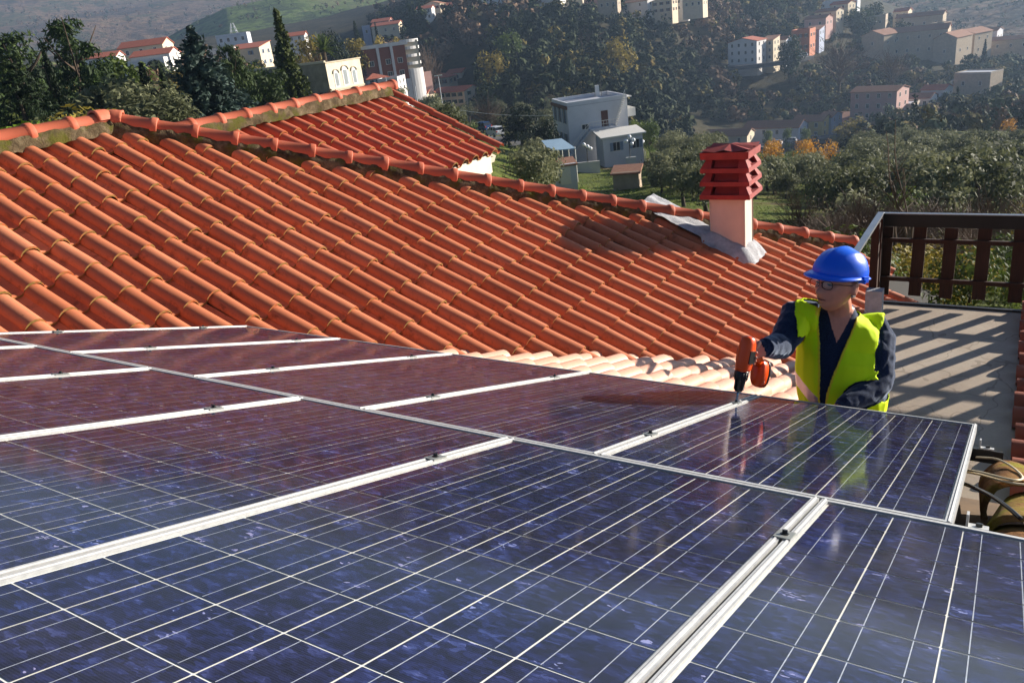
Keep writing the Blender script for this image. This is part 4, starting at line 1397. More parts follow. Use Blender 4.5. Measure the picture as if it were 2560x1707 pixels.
def mat_terrain():
    t = NT('grass_earth_and_brush')
    co = wpos(t)
    f = t.math('ADD', t.math('MULTIPLY', t.noise(co, 0.06, 6, 0.65), 0.6), t.math('MULTIPLY', t.noise(co, 0.6, 5, 0.7), 0.4))
    grass = t.ramp(f, [(0.34, lin(46, 50, 26)), (0.44, lin(76, 84, 36)), (0.52, lin(96, 106, 44)), (0.60, lin(96, 84, 54)), (0.70, lin(122, 102, 72))])
    brush = t.ramp(f, [(0.34, lin(34, 34, 22)), (0.46, lin(54, 50, 34)), (0.55, lin(70, 64, 44)), (0.66, lin(84, 74, 54))])
    ln = t.n('VectorMath', operation='LENGTH'); t.l(co, ln.inputs[0])
    d = t.math('ADD', ln.outputs['Value'], t.math('MULTIPLY', t.math('SUBTRACT', t.noise(co, 0.02, 4, 0.6), 0.5), 160))
    k = t.ramp(t.math('DIVIDE', d, 400.0), [(0.42, bw(0)), (0.52, bw(1))])
    t.set(t.mix(k, grass, brush), 0.95, 0, 0.1)
    t.bump(t.noise(co, 1.2, 5, 0.7), 0.8, 0.3)
    return t.mat
M_GROUND = mat_terrain()
gm_ = MB(); gm_.add(gv.tolist(), gf)
terrain = struct(gm_.build('terrain', M_GROUND, None, True))

# far hills: a green hill behind the town and blue mountains beyond, all solid ground
def hill(name, profile, r0, r1, mat, seed, amp, nr=26, na=150, back=1.35):
    """profile: list of (pixel x, pixel y of the crest); rises from r0 to its crest at r1, falls behind"""
    xs = [p[0] for p in profile]
    az_, te_ = [], []
    for x_, y_ in profile:
        r = ray(x_, y_)
        az_.append(math.atan2(r.x, r.y)); te_.append(r.z / math.hypot(r.x, r.y))
    order = np.argsort(az_)
    az_ = np.array(az_)[order]; te_ = np.array(te_)[order]
    A_ = np.linspace(az_[0], az_[-1], na)
    T_ = np.interp(A_, az_, te_)
    vs = []
    for i in range(na):
        for j in range(nr + 1):
            s = j / nr
            if s < 0.8:
                q = s / 0.8
                r = r0 + (r1 - r0) * q
                base = -40 - 0.02 * r0
                z = base + (T_[i] * r1 - base) * (q ** 0.9)
            else:
                q = (s - 0.8) / 0.2
                r = r1 * (1 + (back - 1) * q)
                z = T_[i] * r1 - q * amp * 2.5
            x_, y_ = r * math.sin(A_[i]), r * math.cos(A_[i])
            nz = noise.fractal(V3(x_, y_, seed * 100) * (2.2 / r1), 1.0, 2.1, 6)
            rid = abs(noise.noise(V3(x_, y_, seed * 50) * (3.5 / r1)))
            vs.append((x_, y_, z + (nz * amp - rid * amp * 0.8) * min(1, s * 3)))
    fs = [(i * (nr + 1) + j, (i + 1) * (nr + 1) + j, (i + 1) * (nr + 1) + j + 1, i * (nr + 1) + j + 1) for i in range(na - 1) for j in range(nr)]
    mb = MB(); mb.add(vs, fs)
    return struct(mb.build(name, mat, None, True))
M_HILL = mat_ground('meadow_and_scrub', [(0.30, lin(40, 50, 30)), (0.45, lin(70, 82, 48)), (0.52, lin(104, 122, 62)), (0.60, lin(118, 122, 80)), (0.68, lin(76, 80, 48))], 0.012, 0.09, 2.0)
M_WOODS = mat_ground('winter_woodland', [(0.34, lin(34, 38, 28)), (0.44, lin(78, 62, 50)), (0.50, lin(120, 96, 76)), (0.56, lin(58, 62, 40)), (0.66, lin(112, 98, 70))], 0.007, 0.05, 6.0)
H_GREEN = hill('green_hill', [(150, 230), (280, 160), (345, 112), (420, 68), (480, 38), (560, 4), (680, -16), (860, -24), (1050, -30), (1250, -40), (1500, -55), (1800, -70)], 480, 900, M_HILL, 3, 11, nr=60, na=220)
H_RIGHT = hill('right_hill', [(1750, -60), (1950, -40), (2100, -50), (2250, -70), (2450, -100), (2700, -130), (3000, -170)], 560, 1000, M_WOODS, 5, 14, nr=50, na=160)
H_MT = hill('mountain', [(-700, 70), (-300, -10), (0, -50), (300, -66), (600, -80), (900, -96), (1400, -120), (2000, -150)], 1000, 1950, M_WOODS, 8, 40, nr=80, na=240)

# ------------------------------------------------------------------ trees
def leaf_mat(name, c1, c2, c3, transl=0.3):
    t = NT(name)
    r = t.rnd()
    f = t.math('ADD', t.math('MULTIPLY', t.noise(t.coord('Object'), 1.4, 4, 0.6), 0.7), t.math('MULTIPLY', r, 0.3))
    col = t.ramp(f, [(0.3, c1), (0.5, c2), (0.7, c3)])
    t.set(col, 0.7, 0, 0.25)
    tl_ = t.n('BsdfTranslucent'); t.l(col, tl_.inputs[0])
    mx = t.n('MixShader'); mx.inputs[0].default_value = transl
    t.l(t.b.outputs[0], mx.inputs[1]); t.l(tl_.outputs[0], mx.inputs[2]); t.l(mx.outputs[0], t.out.inputs[0])
    return t.mat
M_BARK = plain('bark', lin(72, 58, 46), 0.95, var=0.3, scale=8)
L_OLIVE = leaf_mat('olive_leaf', lin(70, 74, 48), lin(104, 107, 76), lin(140, 140, 106))
L_DARK = leaf_mat('evergreen_leaf', lin(26, 36, 20), lin(38, 52, 28), lin(58, 72, 36))
L_SPRUCE = leaf_mat('blue_spruce_needle', lin(46, 62, 56), lin(72, 90, 80), lin(100, 118, 104), 0.15)
L_PINE = leaf_mat('pine_needle', lin(24, 38, 16), lin(44, 62, 26), lin(72, 88, 36), 0.15)
L_FIR = leaf_mat('fir_needle', lin(24, 34, 14), lin(46, 58, 20), lin(76, 84, 30), 0.15)
L_YEL = leaf_mat('autumn_leaf', lin(112, 100, 40), lin(146, 130, 54), lin(172, 150, 70))
L_GOLD = leaf_mat('golden_leaf', lin(150, 100, 24), lin(186, 132, 34), lin(206, 156, 60))
L_GRN = leaf_mat('mid_green_leaf', lin(52, 66, 30), lin(78, 94, 40), lin(110, 122, 58))
L_BARE = leaf_mat('bare_twig', lin(84, 68, 56), lin(112, 92, 76), lin(134, 112, 94), 0.05)
L_GRASS = leaf_mat('bright_herb', lin(72, 96, 22), lin(110, 136, 34), lin(140, 160, 50))
def leaf_cloud(mb, rnd, centre, rad, n, size, squash=1.0, drop=0.0, shell=0.55, aspect=0.5, mi=0, jit=0.8):
    for _ in range(n):
        while True:
            v = V3(rnd.uniform(-1, 1), rnd.uniform(-1, 1), rnd.uniform(-1, 1))
            if 0.01 < v.length < 1:
                break
        v = v.normalized() * (v.length ** shell)
        p = Vector(centre) + V3(v.x * rad, v.y * rad, v.z * rad * squash)
        nrm = (v + V3(rnd.uniform(-1, 1), rnd.uniform(-1, 1), rnd.uniform(-0.4, 1.2)) * jit).normalized()
        t1 = nrm.orthogonal().normalized()
        t1 = (Matrix.Rotation(rnd.uniform(0, 6.28), 3, nrm) @ t1)
        if drop:
            t1 = (t1 + V3(0, 0, -drop)).normalized()
        t2 = nrm.cross(t1).normalized()
        s = size * rnd.uniform(0.6, 1.35)
        a, b = t1 * s, t2 * (s * aspect)
        mb.add([p - a, p + b * 0.9, p + a, p - b * 0.9], [(0, 1, 2, 3)], mi)
def trunk_mesh(rnd, h, r, limbs, lean=0.1):
    mb = MB()
    tips = []
    pts = [V3(0, 0, -0.6), V3(0, 0, 0), V3(rnd.uniform(-lean, lean) * h, rnd.uniform(-lean, lean) * h, h * 0.5), V3(rnd.uniform(-lean, lean) * h, rnd.uniform(-lean, lean) * h, h)]
    mb.tube(pts, [r * 1.3, r, r * 0.75, r * 0.4], 7)
    for k in range(limbs):
        an = 2 * math.pi * (k + rnd.random()) / limbs
        b0 = pts[2] + (pts[3] - pts[2]) * rnd.uniform(0, 0.8)
        l_ = h * rnd.uniform(0.35, 0.6)
        e = b0 + V3(math.cos(an) * l_ * 0.8, math.sin(an) * l_ * 0.8, l_ * rnd.uniform(0.4, 0.9))
        m_ = (b0 + e) / 2 + V3(0, 0, -0.08 * l_)
        mb.tube([b0, m_, e], [r * 0.45, r * 0.3, r * 0.1], 5)
        tips.append(e)
    return mb, tips
PROTO = {}
def proto(kind, crown_fn, trunk_fn, n=3):
    """n shapes of a kind: (crown mesh, trunk mesh), all one metre units tall as built"""
    out = []
    for k in range(n):
        rnd = random.Random(hash_(kind) + k * 17)
        tb, tips = trunk_fn(rnd)
        cb, mats = crown_fn(rnd, tips)
        out.append((cb.mesh('crown', mats), tb.mesh('trunk', M_BARK, True)))
    PROTO[kind] = out
def hash_(s):
    return sum(ord(c) * (i + 3) for i, c in enumerate(s))
def round_crown(mat, h, rad, clumps, per, size, squash=0.75, trunk=0.4, lobe=0.45):
    def crown(rnd, tips):
        mb = MB()
        for k in range(clumps):
            an = rnd.uniform(0, 6.28); rr = rad * math.sqrt(rnd.random()) * 0.78
            zz = h * trunk + (h * (1 - trunk)) * rnd.uniform(0.12, 0.86)
            taper = 1 - 0.5 * abs((zz / h - trunk) / (1 - trunk) - 0.45)
            leaf_cloud(mb, rnd, (math.cos(an) * rr * taper, math.sin(an) * rr * taper, zz), rad * lobe * rnd.uniform(0.7, 1.25), per, size, squash)
        return mb, mat
    return crown
def simple_trunk(h, r, limbs):
    return lambda rnd: trunk_mesh(rnd, h, r, limbs)
proto('olive', round_crown(L_OLIVE, 4.2, 2.2, 30, 60, 0.17, 0.75, 0.26, 0.38), simple_trunk(2.4, 0.2, 5), 5)
proto('round', round_crown(L_DARK, 6, 2.6, 34, 60, 0.25, 0.85, 0.12, 0.42), simple_trunk(3.2, 0.22, 5), 4)
proto('broad', round_crown(L_GRN, 7, 3.0, 34, 56, 0.26, 0.85, 0.15, 0.4), simple_trunk(3.6, 0.22, 6), 4)
proto('yellow', round_crown(L_YEL, 8, 3.0, 32, 56, 0.26, 0.9, 0.15, 0.4), simple_trunk(4.5, 0.2, 6), 3)
proto('gold', round_crown(L_GOLD, 4, 1.8, 14, 34, 0.16, 0.9, 0.2, 0.4), simple_trunk(2.2, 0.1, 5), 2)
def bare_crown(rnd, tips):
    mb = MB()
    for _ in range(90):
        an = rnd.uniform(0, 6.28); el = rnd.uniform(0.35, 1.4)
        p0 = V3(0, 0, rnd.uniform(1.6, 3.8))
        l_ = rnd.uniform(1.6, 3.6)
        D = V3(math.cos(an) * math.cos(el), math.sin(an) * math.cos(el), math.sin(el))
        p1 = p0 + D * l_
        mb.tube([p0, (p0 + p1) / 2 + V3(rnd.uniform(-.2, .2), rnd.uniform(-.2, .2), 0), p1], [0.045, 0.028, 0.01], 3, caps=False)
        for _ in range(4):
            q = p0 + D * l_ * rnd.uniform(0.45, 1)
            e = q + (D + V3(rnd.uniform(-1, 1), rnd.uniform(-1, 1), rnd.uniform(-.3, .8))) * rnd.uniform(0.4, 0.9)
            mb.tube([q, e], [0.018, 0.008], 3, caps=False)
    leaf_cloud(mb, rnd, (0, 0, 4.4), 2.6, 260, 0.10, 0.75, aspect=0.25)
    return mb, L_BARE
proto('bare', bare_crown, simple_trunk(3.8, 0.15, 5), 4)
def cone_crown(mat, h, rad, levels, per, size, base=0.06, drop=0.5, irr=0.25, dens=1.0, aspect=0.35):
    def crown(rnd, tips):
        mb = MB()
        for k in range(levels):
            f = k / (levels - 1)
            z = h * (base + (1 - base) * f)
            rr = rad * ((1 - f) ** 0.85) + 0.12
            nb = max(4, int(9 * (1 - f) + 4))
            for b in range(nb):
                an = 6.28 * (b + rnd.random() * 0.8) / nb + k * 0.7
                l_ = rr * rnd.uniform(1 - irr, 1 + irr * 0.6)
                n_ = max(3, int(per * l_ / rad * dens))
                for q in range(n_):
                    s = (q + rnd.random()) / n_
                    p = V3(math.cos(an) * l_ * s, math.sin(an) * l_ * s, z - drop * l_ * s * s + rnd.uniform(-0.10, 0.10))
                    leaf_cloud(mb, rnd, p, 0.10 + 0.12 * (1 - s), 2, size * (1.15 - 0.4 * s), 0.7, 0.25, aspect=aspect)
        return mb, mat
    return crown
proto('spruce', cone_crown(L_SPRUCE, 8, 3.5, 30, 34, 0.26, 0.02, 0.22, 0.22, aspect=0.5), simple_trunk(7.0, 0.2, 0), 2)
proto('fir', cone_crown(L_FIR, 10, 2.0, 40, 22, 0.27, 0.03, 0.5, 0.35, aspect=0.5), simple_trunk(9.5, 0.18, 0), 2)
proto('cypress', cone_crown(L_DARK, 9, 1.5, 30, 18, 0.3, 0.03, -0.6, 0.2, aspect=0.5), simple_trunk(8, 0.15, 0), 2)
def pine_crown(rnd, tips):
    mb = MB()
    for k in range(100):
        f = rnd.random()
        z = 0.9 + 8.6 * f
        rr = (0.8 + 2.6 * math.sin(math.pi * min(1, 0.18 + f * 0.80)) ** 0.9) * rnd.uniform(0.35, 1.05)
        an = rnd.uniform(0, 6.28)
        leaf_cloud(mb, rnd, (math.cos(an) * rr, math.sin(an) * rr, z), rnd.uniform(0.6, 1.0), 56, 0.28, 0.6, -0.35, aspect=0.3)
    return mb, L_PINE
proto('pine', pine_crown, simple_trunk(8, 0.24, 5), 2)
def cedar_crown(rnd, tips):
    mb = MB()
    for k in range(15):
        f = k / 14
        z = 1.2 + 6.4 * f
        rr = 3.3 * (1 - f) ** 0.6 + 0.3
        for b in range(12):
            an = rnd.uniform(0, 6.28)
            for q in range(7):
                s = (q + rnd.random()) / 7
                leaf_cloud(mb, rnd, (math.cos(an) * rr * s, math.sin(an) * rr * s, z - 0.15 * rr * s), 0.34, 7, 0.22, 0.3, 0.1, aspect=0.25)
    return mb, L_PINE
proto('cedar', cedar_crown, simple_trunk(7, 0.22, 0), 1)
def bush_crown(mat, size=0.12, per=40):
    def crown(rnd, tips):
        mb = MB()
        for k in range(9):
            an = rnd.uniform(0, 6.28); rr = rnd.random() * 0.8
            leaf_cloud(mb, rnd, (math.cos(an) * rr, math.sin(an) * rr, 0.35 + rnd.random() * 0.7), 0.55, per, size, 0.8)
        return mb, mat
    return crown
proto('bramble', bush_crown(L_GRN, 0.055, 150), simple_trunk(0.7, 0.03, 5), 3)
proto('yellow_bramble', bush_crown(L_YEL, 0.05, 150), simple_trunk(0.7, 0.03, 5), 2)
proto('bush', bush_crown(L_GRN), simple_trunk(0.7, 0.04, 4), 3)
proto('dark_bush', bush_crown(L_OLIVE), simple_trunk(0.7, 0.04, 4), 3)
proto('herb', bush_crown(L_GRASS, 0.14), simple_trunk(0.5, 0.03, 4), 2)
proto('yellow_bush', bush_crown(L_YEL, 0.11), simple_trunk(0.7, 0.04, 4), 2)
def tree(kind, name, loc, s, label, group, cat='tree', rz=None, sz=None, var=None):
    pr = PROTO[kind]
    c, t = pr[random.randrange(len(pr)) if var is None else var]
    o = thing(name, (0, 0, 0), label, cat, group)
    o.matrix_basis = Matrix.Translation(Vector(loc)) @ Matrix.Rotation(random.uniform(0, 6.28) if rz is None else rz, 4, 'Z') @ Matrix.Diagonal((s, s, sz or s, 1))
    obj('trunk', t, o, local=True)
    obj('crown', c, o, local=True)
    return o
def on_ground(x, y, r):
    """the point of the ground at that distance in the direction of the pixel"""
    q = at(x, y, r)
    return V3(q.x, q.y, ground(q.x, q.y))
def gpx(x, y, r):
    return on_ground(x, y, r)
def by_top(x, ytop, r, z=None):
    """ground position under a tree whose top shows at x,ytop, and its height"""
    q = at(x, ytop, r)
    g = ground(q.x, q.y) if z is None else z
    return V3(q.x, q.y, g), q.z - g
# ------------------------------------------------------------------ buildings
M_WHITE = plain('white_render', lin(214, 210, 206), 0.9, var=0.06, scale=0.8)
M_GREYW = plain('pale_grey_render', lin(204, 206, 212), 0.9, var=0.07, scale=0.8)
M_CREAM = plain('cream_render', lin(206, 190, 164), 0.9, var=0.08, scale=0.8)
M_PINK = plain('pink_render', lin(196, 156, 146), 0.9, var=0.08, scale=0.8)
M_BEIGE = plain('beige_stone', lin(176, 158, 136), 0.95, var=0.15, scale=1.2)
M_YELW = plain('yellow_render', lin(212, 184, 122), 0.9, var=0.07, scale=0.8)
M_ORNG = plain('terracotta_render', lin(188, 118, 88), 0.9, var=0.1, scale=0.8)
M_BRICK = plain('red_brick', lin(134, 82, 66), 0.95, var=0.15, scale=6)
M_BLUEW = plain('bluish_render', lin(168, 176, 196), 0.9, var=0.06, scale=0.8)
M_OLDW = plain('stained_old_render', lin(150, 138, 118), 0.95, var=0.35, scale=0.9)
M_ROOFR = plain('far_red_tiles', lin(176, 96, 70), 0.9, var=0.2, scale=3)
M_ROOFB = plain('far_brown_tiles', lin(150, 104, 80), 0.9, var=0.2, scale=3)
M_ROOFG = plain('flat_roof_felt', lin(176, 178, 186), 0.9, var=0.1, scale=1)
M_PANE = plain('dark_window_glass', lin(34, 38, 46), 0.15, var=0.2, scale=1)
M_SHUT = plain('blue_grey_shutter', lin(120, 136, 156), 0.7, var=0.1)
M_SHUTG = plain('green_shutter', lin(52, 84, 66), 0.7, var=0.1)
M_SHUTB = plain('brown_shutter', lin(86, 48, 38), 0.7, var=0.1)
M_TRIM = plain('white_trim', lin(226, 222, 214), 0.8, var=0.04)
def cached(f):
    c = {}
    def g(*a):
        if a not in c:
            c[a] = f(*a)
        return c[a]
    return g
@cached
def window_mesh(w, h, fm, fill):
    mb = MB()
    t = 0.09
    mb.bbox((-w / 2 - t, -0.05, -h / 2 - t), (w / 2 + t, 0.02, -h / 2), 0)
    mb.bbox((-w / 2 - t, -0.04, h / 2), (w / 2 + t, 0.02, h / 2 + t), 0)
    mb.bbox((-w / 2 - t, -0.04, -h / 2), (-w / 2, 0.02, h / 2), 0)
    mb.bbox((w / 2, -0.04, -h / 2), (w / 2 + t, 0.02, h / 2), 0)
    mb.bbox((-0.025, -0.015, -h / 2), (0.025, 0.02, h / 2), 0)
    return mb.mesh('window', fm)
@cached
def pane_mesh(w, h, m):
    mb = MB(); mb.bbox((-w / 2, -0.008, -h / 2), (w / 2, 0.02, h / 2))
    return mb.mesh('pane', m)
@cached
def shut_mesh(w, h, m):
    mb = MB()
    mb.bbox((-w, -0.09, -h / 2), (-w / 2 - 0.02, -0.052, h / 2)); mb.bbox((w / 2 + 0.02, -0.09, -h / 2), (w, -0.052, h / 2))
    return mb.mesh('shutters', m)
def face_mats(w, d):
    """wall frames of a box: local matrices whose -Y looks out of the wall"""
    return {'f': Matrix.Translation(V3(0, -d / 2, 0)), 'b': Matrix.Translation(V3(0, d / 2, 0)) @ Matrix.Rotation(math.pi, 4, 'Z'),
            'l': Matrix.Translation(V3(-w / 2, 0, 0)) @ Matrix.Rotation(-math.pi / 2, 4, 'Z'), 'r': Matrix.Translation(V3(w / 2, 0, 0)) @ Matrix.Rotation(math.pi / 2, 4, 'Z')}
def add_windows(root, w, d, rows, fr=M_TRIM):
    """rows: (face, z, [x...], width, height, shutter material or None)"""
    fm = face_mats(w, d)
    for face, z, xs, ww, hh_, sh in rows:
        for x in xs:
            m = fm[face] @ Matrix.Translation(V3(x, 0, z))
            wo = obj('window', window_mesh(ww, hh_, fr, 0), root, m, local=True)
            obj('pane', pane_mesh(ww, hh_, M_PANE), wo, local=True)
            if sh:
                obj('shutters', shut_mesh(ww, hh_, sh), wo, local=True)
def roof_mesh(kind, w, d, h, rise, ov, mats):
    mb = MB()
    W, D = w / 2 + ov, d / 2 + ov
    if kind == 'gable':        # ridge along x
        for t in (0,):
            mb.add([(-W, -D, h - 0.05), (W, -D, h - 0.05), (W, 0, h + rise), (-W, 0, h + rise), (-W, D, h - 0.05), (W, D, h - 0.05),
                    (-W, -D, h - 0.2), (W, -D, h - 0.2), (W, 0, h + rise - 0.16), (-W, 0, h + rise - 0.16), (-W, D, h - 0.2), (W, D, h - 0.2)],
                   [(0, 1, 2, 3), (3, 2, 5, 4), (7, 6, 9, 8), (8, 9, 10, 11), (0, 6, 7, 1), (4, 5, 11, 10), (1, 7, 8, 2), (2, 8, 11, 5), (0, 3, 9, 6), (3, 4, 10, 9)])
    elif kind == 'gable_y':    # ridge along y, gable to the front
        mb.add([(-W, -D, h - 0.05), (0, -D, h + rise), (0, D, h + rise), (-W, D, h - 0.05), (W, -D, h - 0.05), (W, D, h - 0.05),
                (-W, -D, h - 0.2), (0, -D, h + rise - 0.16), (0, D, h + rise - 0.16), (-W, D, h - 0.2), (W, -D, h - 0.2), (W, D, h - 0.2)],
               [(0, 1, 2, 3), (1, 4, 5, 2), (6, 9, 8, 7), (7, 8, 11, 10), (0, 3, 9, 6), (4, 10, 11, 5), (0, 6, 7, 1), (1, 7, 10, 4), (3, 2, 8, 9), (2, 5, 11, 8)])
    elif kind == 'hip':
        k = min(W, D) * 0.95
        mb.add([(-W, -D, h - 0.05), (W, -D, h - 0.05), (W, D, h - 0.05), (-W, D, h - 0.05), (-W + k, 0, h + rise), (W - k, 0, h + rise), (-W, -D, h - 0.2), (W, -D, h - 0.2), (W, D, h - 0.2), (-W, D, h - 0.2)],
               [(0, 1, 5, 4), (1, 2, 5), (2, 3, 4, 5), (3, 0, 4), (6, 9, 8, 7), (0, 6, 7, 1), (1, 7, 8, 2), (2, 8, 9, 3), (3, 9, 6, 0)])
    elif kind == 'shed':       # falls to the front
        mb.add([(-W, -D, h - 0.05), (W, -D, h - 0.05), (W, D, h + rise), (-W, D, h + rise), (-W, -D, h - 0.2), (W, -D, h - 0.2), (W, D, h + rise - 0.15), (-W, D, h + rise - 0.15)],
               [(0, 1, 2, 3), (7, 6, 5, 4), (0, 4, 5, 1), (1, 5, 6, 2), (2, 6, 7, 3), (3, 7, 4, 0)])
    else:                      # flat with a parapet
        mb.bbox((-w / 2 - 0.02, -d / 2 - 0.02, h - 0.05), (w / 2 + 0.02, d / 2 + 0.02, h + 0.04), 0)
        p = 0.22
        for lo, hi in (((-W, -D, h + .04), (W, -D + p, h + rise)), ((-W, D - p, h + .04), (W, D, h + rise)), ((-W, -D + p, h + .04), (-W + p, D - p, h + rise)), ((W - p, -D + p, h + .04), (W, D - p, h + rise))):
            mb.bbox(lo, hi, 1)
    return mb.mesh('roof', mats)
def building(name, label, loc, yaw, w, d, h, roof, wall, roofm, rows=(), rise=1.4, ov=0.35, group=None, cat='house', chimney=False, below=5.0, door=None, frm=M_TRIM):
    root = thing(name, (0, 0, 0), label, cat, group)
    root.matrix_basis = Matrix.Translation(Vector(loc)) @ Matrix.Rotation(yaw, 4, 'Z')
    mb = MB()
    mb.bbox((-w / 2, -d / 2, -below), (w / 2, d / 2, h))
    if roof == 'gable':
        for sx in (-1, 1):
            x = sx * (w / 2 - 0.003)
            mb.add([(x, -d / 2, h), (x, d / 2, h), (x, 0, h + rise * 0.97)], [(0, 1, 2) if sx > 0 else (2, 1, 0)])
    if roof == 'gable_y':
        for sy in (-1, 1):
            y = sy * (d / 2 - 0.003)
            mb.add([(-w / 2, y, h), (w / 2, y, h), (0, y, h + rise * 0.97)], [(0, 1, 2) if sy < 0 else (2, 1, 0)])
    if roof == 'shed':
        mb.add([(-w / 2, d / 2 - .003, h), (w / 2, d / 2 - .003, h), (w / 2, d / 2 - .003, h + rise - .1), (-w / 2, d / 2 - .003, h + rise - .1)], [(3, 2, 1, 0)])
        for sx in (-1, 1):
            mb.add([(sx * w / 2, -d / 2, h), (sx * w / 2, d / 2, h), (sx * w / 2, d / 2, h + rise - .1)], [(0, 1, 2) if sx > 0 else (2, 1, 0)])
    obj('wall', mb.mesh('wall', wall), root, local=True)
    ro = obj('roof', roof_mesh(roof, w, d, h, rise, 0.0 if roof == 'flat' else ov, [roofm, wall] if roof == 'flat' else [roofm]), root, local=True)
    if chimney:
        cb = MB(); cb.bbox((w * 0.22, -0.3, h), (w * 0.22 + 0.6, 0.3, h + rise + 0.9)); cb.bbox((w * 0.22 - .08, -0.38, h + rise + 0.9), (w * 0.22 + 0.68, 0.38, h + rise + 1.05))
        obj('chimney', cb.mesh('chimney', wall), ro, local=True)
    add_windows(root, w, d, rows, frm)
    if door:
        face, x, dw, dh, dm = door
        db = MB(); db.bbox((-dw / 2, -0.05, 0), (dw / 2, 0.02, dh))
        obj('door', db.mesh('door', dm), root, face_mats(w, d)[face] @ Matrix.Translation(V3(x, 0, 0)), local=True)
    return root
def yaw_cam(loc, turn=0.0):
    """a front that faces the camera, turned by some degrees"""
    return math.atan2(-loc[0], loc[1]) + R(turn)
def far(label, x, y, r, wpx, hpx, turn, d, roof, wall, roofm, cols=3, storeys=2, sh=None, rise=1.3, ov=0.35, side=2, name='house', group=None, cat='house', chimney=False, zoff=0.0, ww=0.9, wh=1.3):
    loc = at(x, y, r)
    w, h = wpx * r / FPX / max(0.5, math.cos(R(turn))), hpx * r / FPX
    rows = []
    st = h / storeys
    xs = [(-0.5 + (k + 0.5) / cols) * (w - 0.8) for k in range(cols)]
    ys = [(-0.5 + (k + 0.5) / side) * (d - 0.8) for k in range(side)]
    wh_ = min(wh, st * 0.55)
    for s in range(storeys):
        zc_ = st * s + st * 0.52
        rows.append(('f', zc_, tuple(xs), min(ww, w / cols * 0.5), wh_, sh))
        if side:
            rows.append(('r' if turn >= 0 else 'l', zc_, tuple(ys), min(ww, d / side * 0.5), wh_, sh))
    return building(name, label, loc, yaw_cam(loc, -turn), w, d, h, roof, wall, roofm, rows, rise, ov, group, cat, chimney)

# --- the white flat-roofed house in the middle
q1 = at(1416, 258, 112)
ywh = yaw_cam(q1, 14)
X_h = V3(math.cos(ywh), math.sin(ywh), 0)
Y_h = Z.cross(X_h)
w_h, d_h = 8.5, 8.6
q2 = q1 + X_h * w_h
gz = at(1429, 390, 112).z
h_h = q1.z - gz - 0.55
c_h = (q1 + q2) / 2 + Y_h * (d_h / 2)
yw = math.atan2(X_h.y, X_h.x)
wh = building('flat_roof_house', 'white flat-roofed house with outside stairs down the slope in the middle', V3(c_h.x, c_h.y, gz), yw, w_h, d_h, h_h, 'flat', M_GREYW, M_ROOFG,
              [('f', 3.6, (-1.9,), 0.9, 0.6, None), ('l', 5.2, (-2.6, 0.0, 2.6), 0.9, 2.0, M_SHUT), ('l', 1.8, (-2.6, 0.0, 2.6), 0.9, 2.0, M_SHUT), ('r', 4.6, (-2, 1.5), 1.0, 1.6, M_SHUT)], rise=0.55)
wf = lambda x, y, z: V3(x, -d_h / 2 - y, z)       # in front of the facade
def part(mb, name, mat, root, smooth=False):
    return obj(name, mb.mesh(name, mat, smooth), root, local=True)
mb = MB(); mb.bbox((0.45, -d_h / 2 - 0.05, 3.3), (1.4, -d_h / 2 + 0.02, 5.4)); part(mb, 'door', M_SHUTB, wh)
mb = MB(); mb.bbox((-1.5, -d_h / 2 - 1.1, 3.12), (2.4, -d_h / 2 - 0.002, 3.28)); part(mb, 'landing', M_GREYW, wh)
mb = MB()
for k in range(16):
    f = k / 16
    mb.bbox((-1.5 - 3.2 * (f + 1 / 16), -d_h / 2 - 1.05, 3.1 * (1 - f) - 0.26), (-1.5 - 3.2 * f, -d_h / 2 - 0.004, 3.1 * (1 - f)))
part(mb, 'stairs', M_GREYW, wh)
mb = MB()
for (xa, za, xb, zb, n_) in ((-1.5, 3.28, -4.7, 0.1, 9), (2.2, 3.28, 3.7, 6.9, 7), (-1.5, 3.28, 2.3, 3.28, 8)):
    mb.tube([wf(xa, 1.05, za + 0.95), wf(xb, 1.05, zb + 0.95)], 0.035, 5)
    mb.tube([wf(xa, 1.05, za + 0.5), wf(xb, 1.05, zb + 0.5)], 0.025, 5)
    for k in range(n_ + 1):
        f = k / n_
        mb.tube([wf(xa + (xb - xa) * f, 1.05, za + (zb - za) * f), wf(xa + (xb - xa) * f, 1.05, za + (zb - za) * f + 0.95)], 0.02, 4)
part(mb, 'handrail', M_TRIM, wh)
mb = MB()
for k in range(14):
    f = k / 14
    mb.bbox((2.2 + 1.5 * f, -d_h / 2 - 1.0, 3.3 + 3.6 * f), (2.2 + 1.5 * (f + 1 / 14), -d_h / 2 - 0.1, 3.42 + 3.6 * f))
part(mb, 'iron_stairs', M_TRIM, wh)
